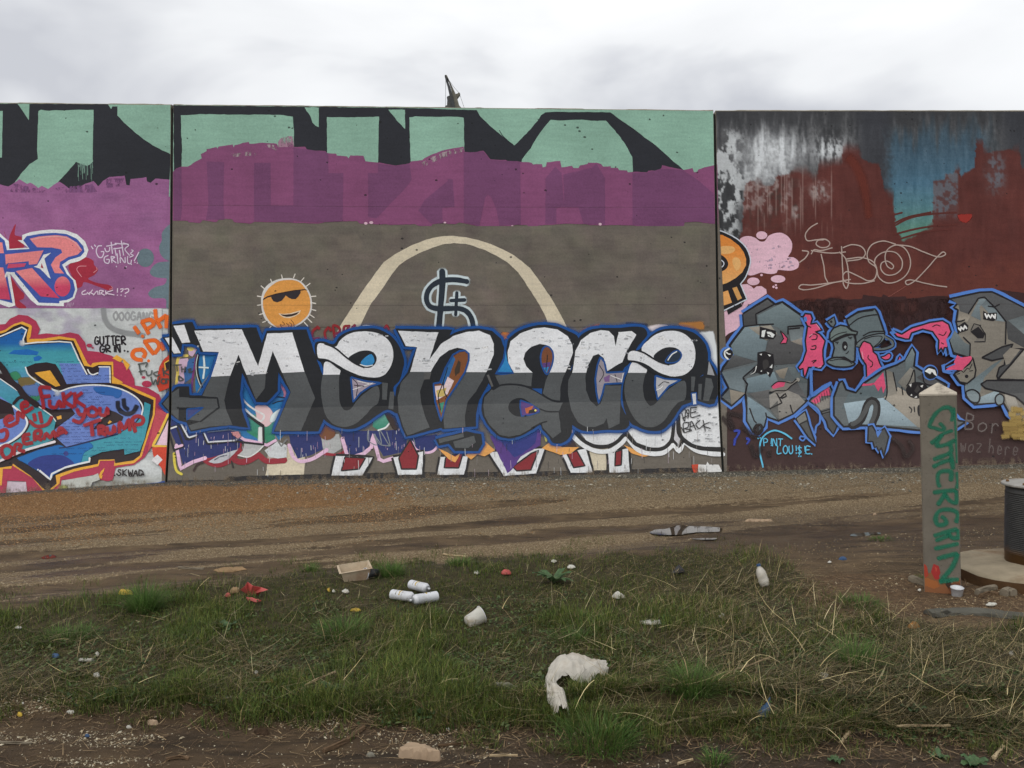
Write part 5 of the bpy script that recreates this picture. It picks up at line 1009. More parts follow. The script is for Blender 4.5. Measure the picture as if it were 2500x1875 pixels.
P2(C1, A5("645,470 680,500 712,540 700,582 645,586 675,540"), PK2, rough=.2); L2(C1, A5("645,470 680,500 712,540 700,582 645,586 675,540"), K2, 2.4, smooth=False, closed=True)
P2(C1, A5("545,1010 570,980 640,920 740,925 745,960 700,1010 640,1040"), G3, rough=.3); P2(C1, A5("565,970 620,930 690,935 680,970 580,995"), PK2, rough=.3); L2(C1, A5("740,950 800,910"), G3, 7); dot(C1, 1730 + 802 / 3.688, 680 + 912 / 3.688, 5, (140, 136, 128), pan=2)
L2(C1, A5("545,1030 610,1010 700,1005 745,965 800,925"), K2, 2.4); L2(C1, A5("565,970 620,930 690,930 745,940 790,905"), K2, 2.4)
for x, y in ((440, 1340),): L2(C1, A5("430,1320 470,1320 480,1370 440,1400 410,1360 430,1320"), (34, 30, 32), 5, soft=2)
PS = 'painted_pink_splash'; MLABEL[PS] = 'dripping bright pink paint'
Q = A5("850,345 870,315 920,320 935,360 920,410 970,400 1000,440 1025,465 960,480 1000,500 1050,560 1030,640 1030,700 1040,770 1010,810 960,800 900,800 870,890 855,870 850,810 820,820 805,800 850,740 880,650 870,560 890,430 870,390")
halo(PS, Q, 14); shape(PS, Q, PK2, 4); P2(PS, A5("855,350 880,340 890,380 865,395"), B2, rough=.2)
for a in ("930,550 970,545 975,510 940,500 910,530", "925,640 960,635 965,605 930,610", "930,745 970,735 940,760", "880,420 920,440"): L2(PS, A5(a), K2, 2.6)
for a in ("905,520 935,500", "1000,450 970,410", "985,800 1015,790"): L2(PS, A5(a), (214, 140, 160), 2)
# ---- spray can figure and tipped bucket
SCN = 'painted_spray_can_figure'; MLABEL[SCN] = 'grey spray can with a little face'
bk = CN("600,410 800,280 1080,235 1125,300 1245,640 1100,860 770,860 740,640 650,560 615,470"); cap = CN("310,745 320,640 380,560 500,510 600,530 680,600 782,622 770,672 600,660 420,740 350,790"); bod = CN("370,790 560,700 720,660 750,760 742,1110 690,1130 560,1050 350,1065 392,900"); bas = CN("265,1130 350,1068 500,1058 650,1110 745,1165 680,1200 550,1217 380,1200"); noz = CN("268,450 392,368 418,480 375,548 320,510")
BKT = 'painted_tipped_bucket'; MLABEL[BKT] = 'tipped grey bucket pouring pink paint'
for m, q in ((BKT, bk), (SCN, cap), (SCN, bod), (SCN, bas), (SCN, noz)): halo(m, q, 15)
pour = CN("810,912 870,800 900,780 1000,820 1040,880 1050,960 1110,1010 1160,1150 1230,1280 1275,1480 1240,1700 1205,1690 1195,1490 1160,1480 1130,1595 1100,1500 1050,1472 845,1495 940,1380 930,1180 850,1060")
halo(BKT, pour, 13); L2(BKT, CN("1250,700 1380,780 1400,860 1280,920 1060,930 780,870"), B2, 13)
shape(BKT, bk, (90, 101, 104), 4.4)
L2(BKT, CN("640,520 800,400 1000,345 1110,335"), K2, 3); L2(BKT, CN("630,400 800,300 1050,262"), K2, 2.4); L2(BKT, CN("880,690 1000,630 1230,615"), K2, 3.2)
P2(BKT, CN("770,830 900,720 1050,670 1240,660 1240,740 1100,870 900,870"), (98, 108, 111), smooth=True, rough=.2); L2(BKT, CN("770,830 900,720 1050,670 1240,660 1240,740 1100,870 900,880"), K2, 3, closed=True); L2(BKT, CN("900,745 1050,700 1200,705 1170,780 1060,880"), K2, 2.4)
L2(BKT, CN("1255,700 1370,780 1385,850 1270,905 1060,915 780,858"), (92, 100, 102), 7); L2(BKT, CN("1265,690 1390,770 1402,860 1280,925 1060,935 770,875"), K2, 2.4); L2(BKT, CN("1180,860 1290,770 1330,800 1300,860 1180,890"), K2, 2.6)
shape(BKT, pour, PK2, 3.6)
for a in ("970,1020 960,1060 990,1100 1040,1140 1030,1200 1000,1215", "1070,1320 1065,1380", "1200,1340 1215,1370 1160,1390", "880,1180 870,1290"): L2(BKT, CN(a), K2, 2.2)
for a in ("860,960 880,1080", "1085,1310 1080,1390", "860,1460 930,1390"): L2(BKT, CN(a), (214, 140, 160), 2)
shape(SCN, bod, (96, 106, 108), 4); shape(SCN, bas, (94, 104, 104), 4, True); shape(SCN, cap, (98, 110, 108), 4); shape(SCN, noz, (92, 100, 102), 3.4); dot(SCN, 1980 + 342 / 6.9136, 720 + 452 / 6.9136, 3.2, K2, pan=2)
L2(SCN, CN("320,745 450,660 600,625"), K2, 2); L2(SCN, CN("320,1110 500,1085 640,1120 690,1160"), K2, 2)
P2(SCN, CN("525,850 545,790 590,785 618,840 610,910 570,945 535,915"), K2, smooth=True, rough=.2); P2(SCN, CN("555,880 575,850 600,870 580,915"), (140, 146, 146), rough=.2)
for a in ("415,800 465,795 440,825", "630,715 680,745 660,720 690,715", "590,990 620,975 630,950"): L2(SCN, CN(a), K2, 2.4, smooth=False)
PS = 'painted_pink_splash#2'; Q = CN("1180,1050 1240,1030 1320,985 1350,1020 1320,1080 1250,1095"); halo(PS, Q, 11, smooth=True); shape(PS, Q, PK2, 3, True)
PS = 'painted_pink_splash#3'; Q = A6("310,760 345,640 355,625 365,640 360,700 395,690 385,740 410,740 390,790 350,800"); halo(PS, Q, 13); shape(PS, Q, PK2, 3.4)
# ---- brushes
BR = 'painted_paint_brush'; MLABEL[BR] = 'grey paint brush dipped in pink'
Q = A5("905,1105 940,1060 1085,955 1120,1020 1145,1155 1172,1290 1125,1400 1075,1340 1060,1285 1010,1200"); halo(BR, Q, 15); shape(BR, Q, (88, 90, 90), 4); P2(BR, A5("920,1105 1085,970 1100,1050 1010,1060 1000,1130 960,1130"), PK2, rough=2); P2(BR, A5("965,1130 1100,1060 1135,1150 1010,1185"), (128, 124, 118), rough=.8); L2(BR, A5("1010,1200 1150,1160"), K2, 2.4); L2(BR, A5("1015,1220 1155,1185"), K2, 2.4); P2(BR, A5("1020,1230 1158,1200 1160,1285 1120,1390 1080,1330 1065,1275"), (70, 70, 71), rough=.4)
for x in range(930, 1100, 22): L2(BR, A5("%d,%d %d,%d" % (x, 1110 - (x - 930) * .75, x + 14, 1150 - (x - 930) * .5)), K2, 1.2, smooth=False)
BR = 'painted_paint_brush#2'; Q = A5("785,1265 870,1195 905,1325 965,1490 895,1425 840,1340"); halo(BR, Q, 13); shape(BR, Q, (76, 77, 77), 4); P2(BR, A5("795,1260 865,1205 885,1270 815,1310"), (112, 112, 108), rough=.8); L2(BR, A5("815,1312 890,1280"), K2, 2.4)
BR = 'painted_blue_line'; L2(BR, A5("960,1390 970,1330 1000,1300 990,1190 900,1120"), B2, 5); L2(BR, A5("1180,1200 1215,1165"), B2, 5); dot(BR, 1730 + 1215 / 3.688, 680 + 1165 / 3.688, 6, B2, pan=2); L2(BR, A5("830,1420 870,1430 850,1460 820,1440 830,1420"), B2, 4); L2(BR, A5("945,800 920,830 930,1060 1000,1010 1080,960 1100,940"), B2, 7, smooth=False)
# ---- second creature, lying with its mouth open
C2_ = 'painted_lying_creature'; MLABEL[C2_] = 'grey creature lying back with a toothy mouth'
S2 = A6("-135,840 -110,830 -80,900 0,925 60,850 220,740 330,700 400,660 455,555 480,600 470,710 560,765 735,860 715,930 700,1000 830,1150 890,1160 800,1215 520,1230 180,1195 60,1190 -100,1200 -180,1110 -180,960")
halo(C2_, S2, 17); shape(C2_, S2, G1, 5)
for a, c in (("-60,930 0,935 60,860 230,760 260,930 220,960 0,1000 -120,1060", (86, 98, 102)), ("-100,1010 220,965 500,1200 180,1185 60,1180 -60,1170", (126, 142, 150)), ("222,962 340,880 560,1000 700,1090 790,1180 700,1215 500,1205", (132, 126, 116)), ("245,740 300,760 330,930 250,960", (118, 114, 106)), ("340,840 440,720 470,740 480,860 400,900", (110, 108, 102)), ("400,660 455,565 475,610 462,700 400,760", (94, 104, 106)), ("490,800 540,770 720,865 640,890 590,870", (72, 72, 74)), ("590,880 720,870 700,960 600,940", (92, 98, 100))): facet(C2_, A6(a), c)
a_ = np.linspace(0, 6.283, 20, endpoint=False); P2(C2_, np.stack([2090 + (495 + 92 * np.cos(a_)) / 3.317, 680 + (905 + 68 * np.sin(a_)) / 3.317], 1), K2, rough=.3)
P2(C2_, A6("470,910 500,860 520,900 490,930"), (60, 58, 58), rough=.2)
for a in ("430,860 450,850 445,880", "520,870 545,860 535,885", "550,900 580,905 560,920", "470,965 490,950 495,965", "438,945 452,935 455,950"): P2(C2_, A6(a), (204, 204, 200), rough=.1)
dot(C2_, 2090 + 600 / 3.317, 680 + 760 / 3.317, 19, B2, pan=2); dot(C2_, 2090 + 605 / 3.317, 680 + 762 / 3.317, 16, K2, pan=2); P2(C2_, A6("555,750 590,725 640,740 655,790 635,780 615,755 600,775"), (204, 206, 204), rough=.2)
for a in ("240,740 250,940 235,980", "300,760 330,910", "370,880 380,940", "410,870 440,820 470,740 480,860", "540,770 560,850 720,865", "430,1040 450,1060 445,1085", "470,1040 475,1080"): L2(C2_, A6(a), K2, 3)
P2(C2_, A6("500,1030 525,1020 530,1120 505,1110"), K2, smooth=True, rough=.2)
L2(C2_, A6("-40,1190 10,1180 60,1110 90,1020 130,985 165,1010 165,1100 130,1200 170,1300 205,1360"), K2, 17); L2(C2_, A6("-30,1180 20,1150 70,1080 100,1020 130,1000 155,1020 150,1100 118,1200 160,1300"), (70, 72, 73), 11)
Q = A6("100,1200 130,1190 170,1260 230,1210 265,1280 225,1440 205,1370 185,1400 165,1360 150,1370 135,1320 95,1320"); halo(C2_, Q, 13); shape(C2_, Q, (70, 72, 73), 4); P2(C2_, A6("160,1240 210,1230 175,1290"), B2, rough=.3)
PS = 'painted_pink_splash#4'; Q = A6("45,870 130,865 220,760 240,880 220,930 205,870 180,915 150,860 60,850"); P2(PS, Q, PK2, rough=.4)
# pink tongue of paint
PS = 'painted_pink_splash#5'
Q = A6("290,420 370,450 450,400 600,355 700,340 750,370 770,430 745,480 745,620 735,560 715,560 705,600 690,560 665,600 670,500 620,430 540,410 450,440 430,490 400,490 330,470"); halo(PS, Q, 14); shape(PS, Q, PK2, 4)
P2(PS, A6("260,350 280,400 330,440 300,450"), B2, rough=.4); P2(PS, A6("820,500 880,485 890,510 840,535"), PK2, rough=.3)
for a in ("620,390 650,375 680,385", "670,450 710,460 730,430", "690,520 710,530"): L2(PS, A6(a), K2, 2.2)
# ---- third creature at the right
C3 = 'painted_shaggy_creature'; MLABEL[C3] = 'grey creature with shaggy dark hair and a painted beard'
S3 = A6("760,165 1000,112 1100,108 1250,180 1400,260 1700,400 1700,1100 1400,1150 1280,1135 1240,1090 1190,1000 960,1022 890,960 880,860 840,845 790,780 830,740 920,640 790,610 760,500 830,440 810,350 825,255 790,235 830,195")
halo(C3, S3, 19); shape(C3, S3, (120, 115, 106), 5)
for a, c in (("775,168 1000,120 1100,116 1250,186 1400,265 1700,400 1700,620 1360,560 1230,490 1215,350 1130,240 1060,160 990,160 910,285 840,265 830,215", G2), ("1230,340 1360,300 1500,400 1360,450", (92, 100, 102)), ("1060,160 1130,240 1210,350 1130,340 1000,200", (98, 108, 112)), ("930,300 1000,160 1060,165 1000,230 1010,340", (96, 106, 110)), ("830,270 930,300 900,350 830,340", (124, 118, 108)), ("880,870 1100,700 1200,640 1040,800 1000,930 960,1000 890,950", (96, 108, 112)), ("760,500 800,420 880,520 925,540 920,630 800,612", (90, 98, 100)), ("960,980 1150,900 1180,1000 990,1012", (126, 140, 146)), ("1200,920 1290,960 1340,1100 1280,1130 1220,1010", (130, 126, 118)), ("1140,810 1360,570 1700,560 1700,900 1360,830", (118, 114, 106))): facet(C3, A6(a), c)
for a, c in (("1020,640 1180,555 1270,530 1250,570 1360,570 1150,815 1140,790 1160,720 1200,700 1210,640 1100,665", (72, 73, 74)), ("1010,855 1060,825 1360,825 1600,830 1600,1000 1400,1050 1290,955 1180,920 1050,890", (76, 77, 78))): shape(C3, A6(a), c, 4)
P2(C3, A6("1190,620 1250,560 1330,575 1240,690 1215,700"), (128, 122, 112), rough=.3); L2(C3, A6("1360,570 1260,690 1145,815 1360,822"), K2, 4, smooth=False)
for a in ("1030,260 1060,280 1140,275 1140,330 1110,345 1030,330", "820,390 880,350 910,380 905,420 840,440"): P2(C3, A6(a), K2, rough=.2)
for a in ("1045,285 1060,320 1070,290 1090,320 1100,290 1125,325 1128,290", "830,400 845,425 850,390 870,415 880,380 895,405"): L2(C3, A6(a), (206, 206, 204), 4, smooth=False)
P2(C3, A6("930,420 960,365 1000,385 1048,450 1045,510 960,512 985,480"), (108, 104, 98), rough=.2); P2(C3, A6("925,430 990,390 1045,450 1030,485 985,485"), K2, rough=.2); L2(C3, A6("930,420 955,365 1000,378 1048,450 1045,512 960,512"), K2, 2.4, smooth=False)
for a in ("1070,225 1120,230 1160,210", "805,350 850,345 880,335", "1215,350 1210,530", "1130,240 1215,350", "910,285 990,160 1040,150 1130,240", "870,475 925,530 920,650", "790,600 920,640"): L2(C3, A6(a), K2, 3.4, smooth=False)
Q = A6("795,770 850,740 920,690 945,640 970,740 960,800 900,850 840,838"); shape(C3, Q, (120, 116, 106), 4); P2(C3, A6("725,740 790,690 820,620 850,640 930,630 940,650 900,700 860,740 790,740"), PK2, rough=2); L2(C3, A6("800,755 850,745 870,760 900,725 920,735 940,690"), K2, 2.2, smooth=False)
dot(C3, 2090 + 895 / 3.317, 680 + 792 / 3.317, 4.5, K2, pan=2); L2(C3, A6("815,775 840,770"), K2, 2.2); L2(C3, A6("920,750 945,745"), K2, 2.2)
for a in ("890,920 950,900 1000,940 990,1000 940,1000 900,960", "1130,960 1160,935 1195,955 1190,1010 1150,1025 1130,1000"): shape(C3, A6(a), (116, 128, 132), 3.6, True)
for a in ("730,745 790,745", "720,700 800,650", "735,720 800,690"): L2(C3, A6(a), B2, 3)
P2(C3, A6("690,700 720,690 720,740 790,760 760,775 700,760"), B2, rough=.3)
# ---- small writing and marks low on the panel
CY = (84, 168, 200); TP = 'painted_cyan_tag'; MLABEL[TP] = 'small cyan tag under an arc'
L2(TP, A5("490,1700 460,1540 480,1440 540,1385 600,1368 680,1395 750,1442"), CY, 3.6, soft=.6)
write(TP, 'P!NT', 1730 + 500 / 3.688, 680 + 1440 / 3.688, 17, 11, CY, 2.6, 2, (1, .03)); write(TP, 'LOU!$!E', 1730 + 622 / 3.688, 680 + 1508 / 3.688, 19, 11, CY, 2.6, 2, (1, .0))
for x, y in ((905, 1578), (928, 1580), (445, 1440), (465, 1435), (812, 1600), (830, 1600)): dot(TP, 1730 + x / 3.688, 680 + y / 3.688, 1.8, CY, pan=2)
GW = 'painted_grey_scrawl'; MLABEL[GW] = 'faint grey scrawled words'
write(GW, 'Bor', 2090 + 895 / 3.317, 680 + 1095 / 3.317, 38, 26, (96, 88, 86), 3.2, 2, (1, .12), soft=.8, alpha=.8); write(GW, 'woz here', 2090 + 850 / 3.317, 680 + 1290 / 3.317, 34, 15.5, (90, 78, 76), 3.4, 2, (1, .06), soft=.9, alpha=.8)
for _ in range(34):
    x, y = rnd.uniform(1165, 1500), rnd.uniform(1050, 1285); L2('painted_yellow_patch', A6("%f,%f %f,%f" % (x, y, x + rnd.uniform(40, 110), y + rnd.uniform(-8, 8))), rnd.choice([(150, 126, 70), (138, 114, 62), (160, 138, 84)]), rnd.uniform(7, 13), smooth=False, soft=4, alpha=.8)
for a in ("230,1370 275,1375 240,1450", "340,1440 365,1450 345,1490", "240,1440 230,1500"): L2('painted_blue_flick#' + a[:3], A5(a), (44, 62, 150), 6, soft=2, taper=.6)
for a in ("120,1250 220,1350 180,1220 300,1240", "300,1330 420,1420 440,1330", "380,1500 420,1600 480,1520", "545,1550 540,1600"): L2('painted_black_smear#' + a[:3], A5(a), (40, 30, 32), 9, soft=4, alpha=.7)
for a in ("290,1290 370,1360 400,1440 460,1380 430,1310",): L2('painted_black_smear#z', A6(a), (42, 32, 32), 8, soft=3, alpha=.7)
line('form_board_line', np.array([(1760, 745), (2500, 742), (3400, 740)]), (60, 40, 40), 1.0, alpha=.3, pan=2)
# continue the picture plainly beyond the frame
for x in (2620, 2860, 3120): P2(C3, np.array([(x, 760), (x + 120, 700), (x + 190, 830), (x + 150, 1010), (x + 20, 1030), (x - 30, 900)]), G1, rough=1)

# mud and dust splashed on the foot of the wall
bvf = lambda u: np.interp(u, [-600, 0, 200, 406, 800, 1250, 1765, 2220, 2500, 3300], [1240, 1205, 1190, 1178, 1170, 1164, 1152, 1141, 1131, 1112])
for pan_, x0, x1 in ((0, -200, 400), (1, 412, 1758), (2, 1770, 2700)):
    for off, w, al, dr_ in ((5, 9, .7, .42), (-3, 11, .4, .53), (-11, 10, .22, .56)):
        xs_ = np.arange(x0, x1, 40.0); line('dust_splash', np.stack([xs_, bvf(xs_) + off], 1), (116, 102, 84), w, True, pan=pan_, soft=w * .35, dry=dr_, alpha=al, rough=4, cap=False)
# ================================================================ ground: one sheet to the horizon
GT = [(-900, 1640), (-300, 1530), (0, 1487), (200, 1458), (500, 1425), (700, 1400), (850, 1386), (1050, 1372), (1250, 1362), (1500, 1352), (1700, 1346), (1850, 1350), (1950, 1400), (2050, 1455), (2150, 1500), (2300, 1530), (2500, 1535), (3200, 1545)]
GB = [(-900, 1660), (0, 1690), (200, 1692), (400, 1712), (700, 1722), (900, 1738), (1100, 1757), (1350, 1772), (1600, 1782), (1750, 1770), (2000, 1782), (2500, 1792), (3200, 1800)]
def wallY(x): return 10.40 + 0.072 * x - 0.0012 * 0
_b = []
for u, v in ((-600, 1240), (0, 1205), (200, 1190), (406, 1178), (800, 1170), (1250, 1164), (1765, 1152), (2220, 1141), (2500, 1131), (3300, 1112)):
    p = wall3(np.array(float(u)), np.array(float(v))); _b.append(p)
_b = np.array(_b)
def base_z(x): return np.interp(x, _b[:, 0], _b[:, 2])
def base_y(x): return np.interp(x, _b[:, 0], _b[:, 1])
def height0(x, y):
    """large shapes only"""
    x = np.asarray(x, float); y = np.asarray(y, float)
    s = base_y(x) - y
    z = base_z(x) * sst(2.3, 0.05, s)
    z = np.where(s < 0, base_z(x) * sst(-6, 0, s), z)
    z = z + 0.05 * sst(7.2 + 0.25 * x, 6.3 + 0.25 * x, y) * sst(3.55, 4.15, y)          # low bank of the verge
    z = z - (0.035 + 0.055 * sst(-.6, .8, x)) * sst(3.98, 3.76, y + .12 * (fbm(x * 1.3, y * 0, 12, 2) - .5)) * sst(2.2, 2.9, y)                                 # the near wheel track
    return z
LIMX, LIMY = 60, 60
def height(x, y):
    x = np.asarray(x, float); y = np.asarray(y, float)
    near = (np.abs(x) < 12) & (y > 0.5) & (y < 14)
    z = height0(x, y)
    d = (fbm(x * 0.9, y * 0.9, 3, 3) - .5) * 0.05 + (fbm(x * 4.5, y * 4.5, 8, 3) - .5) * 0.022
    verge = sst(7.2 + 0.25 * x, 6.4 + 0.25 * x, y) * sst(3.7, 4.1, y)
    d = d * (0.45 + 0.75 * verge)
    # ruts of the dirt road run up to the right
    q = y - 0.30 * x
    rut = 0
    for c, w_, a in ((6.95, .13, .022), (7.6, .18, .02), (8.35, .16, .016), (9.0, .2, .012)):
        rut = rut - a * np.exp(-((q - c + .12 * (fbm(x * .7, y * 0 + c, 4, 2) - .5)) / w_) ** 2)
    rut = rut + 0.012 * (fbm(x * 1.5, q * 9, 21, 3) - .5) * sst(6.3, 6.7, q)
    road = sst(6.3, 6.7, q) * sst(0.9, 1.6, base_y(x) - y)
    near_tr = sst(3.95, 3.75, y)
    d = d + rut * road + near_tr * ((fbm(x * 2.2, y * 9, 33, 3) - .5) * .03)
    return z + np.where(near, d, d * 0.4)
def G(u, v, dz=0.0):
    """ground point seen at photograph pixel u, v"""
    d = ray(u, v); t = -CAM.z / d.z
    for _ in range(14):
        p = CAM + d * t; h = float(height(p.x, p.y)); t = t + (h - p.z) / d.z * 0.8
    p = CAM + d * t
    return Vector((p.x, p.y, float(height(p.x, p.y)) + dz))

def grow(a, step, far, k=1.22):
    out = [a]
    while abs(out[-1]) < far: out.append(out[-1] + step); step *= k
    return out
xs = np.array(sorted([-q for q in grow(8.0, .06, 900)[1:]] + list(np.arange(-8, 8.001, 0.04)) + grow(8.0, .06, 900)[1:]))
ys = np.array(sorted([2.2 - (q - 2.2) for q in grow(2.2, .06, 300)[1:]] + list(np.arange(2.2, 11.4, 0.034)) + grow(11.4, .06, 1500)[1:]))
X, Y = np.meshgrid(xs, ys); X = X.ravel(); Y = Y.ravel()
Z = height(X, Y); Z = np.where((np.abs(X) > 30) | (Y > 40) | (Y < -30), -0.05, Z)
nx, ny = len(xs), len(ys)
ii, jj = np.meshgrid(np.arange(nx - 1), np.arange(ny - 1)); a0 = (jj * nx + ii).ravel()
FQ = np.stack([a0, a0 + 1, a0 + nx + 1, a0 + nx], 1)
ground = mesh_obj('ground', np.stack([X, Y, Z], 1), FQ, None, smooth=True)
tag(ground, kind='structure')
U, V = project(np.stack([X, Y, Z], 1)); front = Y > 1.0
U = np.where(front, U, 1250); V = np.where(front, V, 2600)
def verge_mask(u, v, soft=18):
    n = (fbm(u / 60., v / 25., 41, 3) - .5) * 60; n2 = (fbm(u / 150., v / 60., 43, 3) - .5) * 150
    return sst(-soft, soft, v - pl(u, GT) + n * .6) * sst(-soft * 2.2, soft * 1.4, pl(u, GB) + 14 - v + n * .7 + n2 * .5)
m_grass = verge_mask(U, V) * front
s_ = base_y(X) - Y
n1 = fbm(X * 1.1, Y * 1.1, 51, 4); q_ = Y - 0.30 * X
m_bank = sst(1.75, 0.9, s_ + (n1 - .5) * .9 + .12 * X * 0)
m_orange = m_bank * sst(1350, 650, U + (n1 - .5) * 700) * sst(-.1, .35, s_ + (n1 - .5) * .5)
m_edge = sst(0.55, 0.1, s_ + (fbm(X * 3, Y * 3, 77, 3) - .5) * .3)
# pale gravel streaks between the wheel tracks
st = fbm(X * .35 + 4, q_ * 4.2, 61, 4)
lanes = sst(.46, .56, st) * sst(6.4, 6.8, q_)
for c_, w_ in ((7.3, .16), (7.95, .13), (8.7, .2), (9.35, .2)):
    lanes = np.maximum(lanes, .95 * np.exp(-((q_ - c_ + .25 * (fbm(X * .5, q_ * 0 + c_, 14, 2) - .5)) / w_) ** 2) * sst(.3, .5, fbm(X * .8, q_ * 3 + c_, 15, 3)))
near_g = sst(3.75, 3.4, Y) * sst(.42, .56, fbm(X * .8, Y * 3.2, 71, 3)) * sst(1700, 700, U)
lanes = np.clip(lanes + near_g * .9, 0, 1)
m_wet = sst(.55, .7, fbm(X * .6 + 9, q_ * 2.6, 91, 3)) * sst(6.4, 6.8, q_) * sst(.8, 1.6, s_)
m_wet = np.clip(m_wet + sst(1500, 1750, U) * sst(1240, 1290, V) * sst(1375, 1330, V) * .8 + sst(700, 1500, U) * sst(1750, 1790, V) * 1.0, 0, 1)
m_wet = np.clip(m_wet + .85 * np.exp(-((q_ - 6.75 + .2 * (fbm(X * .6, q_ * 0, 24, 2) - .5)) / .22) ** 2) + .6 * np.exp(-((q_ - 7.62 + .2 * (fbm(X * .6, q_ * 0 + 3, 25, 2) - .5)) / .14) ** 2), 0, 1)
m_near = sst(4.1, 3.8, Y + .3 * (fbm(X * 1.2, Y * 1.2, 13, 3) - .5))
m_dry = sst(1850, 2050, U) * sst(1380, 1420, V) * sst(1530, 1490, V)
for nm, arr in (('grass', m_grass), ('orange', m_orange), ('bank', m_bank), ('edge', m_edge), ('lanes', lanes), ('wet', m_wet), ('dry', m_dry), ('near', m_near)):
    at = ground.data.attributes.new(nm, 'FLOAT', 'POINT'); at.data.foreach_set('value', np.asarray(arr, np.float32))
N = NT('dirt road mud and gravel'); P = N.pos()
mud = N.ramp(N.noise(2.5, 6, .65, P), [(.3, gcol((82, 68, 53))), (.5, gcol((102, 86, 68))), (.72, gcol((124, 106, 84)))])
mud = N.mix(N.mr(N.noise(1.0, 5, .7, N.pos((1.2, 9.0, 1.0))), .5, .62), mud, gcol((72, 60, 46)))
vo = N.vor(85, P); sepc = N.n('ShaderNodeSeparateColor'); N.l(vo.outputs['Color'], sepc.inputs[0])
stone = N.ramp(sepc.outputs[0], [(.0, gcol((124, 106, 84))), (.35, gcol((148, 129, 104))), (.7, gcol((168, 150, 124))), (1., gcol((190, 176, 152)))])
stone = N.mix(N.mr(vo.outputs['Distance'], .35, .7, 0, .7), stone, gcol((92, 78, 62)))
ostone = N.ramp(sepc.outputs[1], [(.0, gcol((126, 96, 66))), (.4, gcol((150, 116, 80))), (.75, gcol((168, 132, 94))), (1., gcol((190, 158, 120)))])
ostone = N.mix(N.mr(vo.outputs['Distance'], .35, .7, 0, .7), ostone, gcol((110, 80, 52)))
estone = N.ramp(sepc.outputs[2], [(.0, gcol((84, 82, 78))), (.45, gcol((122, 120, 114))), (.8, gcol((150, 148, 142))), (1., gcol((196, 196, 192)))])
estone = N.mix(N.mr(vo.outputs['Distance'], .3, .62), estone, gcol((62, 60, 58)))
A = lambda n_: N.attr(n_).outputs['Fac']
brk = N.mr(N.noise(18, 4, .7, P), .3, .7, -.35, .35)
def msk(n_, lo=.35, hi=.65): return N.mr(N.math('ADD', A(n_), brk), lo, hi)
c = N.mix(A('near'), mud, N.mix(1.0, mud, (.58, .55, .52, 1), 'MULTIPLY'))
c = N.mix(msk('lanes'), c, stone)
c = N.mix(N.math('MULTIPLY', msk('bank'), .75), c, stone)
c = N.mix(msk('orange'), c, ostone)
c = N.mix(msk('edge'), c, estone)
c = N.mix(N.math('MULTIPLY', A('wet'), .75), c, N.mix(1.0, c, (.55, .52, .48, 1), 'MULTIPLY'))
soil = N.ramp(N.noise(14, 5, .7, P), [(.3, gcol((46, 42, 27))), (.55, gcol((68, 62, 38))), (.75, gcol((92, 82, 54)))])
c = N.mix(msk('grass', .3, .6), c, soil)
drys = N.ramp(N.noise(30, 5, .7, P), [(.3, gcol((66, 52, 40))), (.55, gcol((104, 84, 64))), (.75, gcol((134, 112, 88)))])
c = N.mix(msk('dry', .4, .7), c, drys)
h = N.math('ADD', N.math('ADD', N.noise(40, 5, .72, P), N.math('MULTIPLY', N.noise(1.0, 4, .7, N.pos((2.0, 22.0, 2.0))), .9)), N.math('MULTIPLY', N.math('SUBTRACT', .7, vo.outputs['Distance']), N.math('MULTIPLY', N.math('MAXIMUM', A('lanes'), A('bank')), .9)))
ground.data.materials.append(N.bsdf(c, N.mr(A('wet'), 0, 1, .92, .42), h, .9, .02, .3))

# ---------------------------------------------------------------- puddles lie in the wheel tracks
N = NT('puddle water'); b = N.n('ShaderNodeBsdfPrincipled'); b.inputs['Base Color'].default_value = gcol((70, 58, 46)); b.inputs['Roughness'].default_value = .03; b.inputs['IOR'].default_value = 2.7; b.inputs['Specular IOR Level'].default_value = .5
bp = N.n('ShaderNodeBump'); bp.inputs['Strength'].default_value = .03; N.l(N.noise(9, 2, .5, N.pos()), bp.inputs['Height']); N.l(bp.outputs[0], b.inputs['Normal']); N.l(b.outputs[0], N.out.inputs[0]); M_PUD = N.m
def puddle(pts, lift=.012):
    q = [G(*p) for p in pts]; z = max(p.z for p in q) * .5 + sum(p.z for p in q) / len(q) * .5 + lift
    P_ = catmull(np.array([(p.x, p.y) for p in q]), True, .05); P_ = P_ + (np.stack([fbm(P_[:, 0] * 6, P_[:, 1] * 6, 2, 2), fbm(P_[:, 0] * 6, P_[:, 1] * 6, 3, 2)], 1) - .5) * .1
    t = tess(P_); o = mesh_obj('puddle', np.column_stack([P_, np.full(len(P_), z)]), [tuple(x) for x in t], M_PUD); tag(o, kind='structure'); return o
puddle([(1588, 1303), (1640, 1294), (1655, 1290), (1700, 1291), (1758, 1290), (1762, 1299), (1720, 1302), (1660, 1309), (1625, 1309)])
puddle([(1690, 1319), (1720, 1316), (1757, 1315), (1755, 1319), (1710, 1321)], .008)
puddle([(2080, 1310), (2100, 1305), (2140, 1302), (2146, 1305), (2110, 1310)], .004)
puddle([(105, 1360), (130, 1356), (150, 1355), (140, 1361), (115, 1364)], .004)

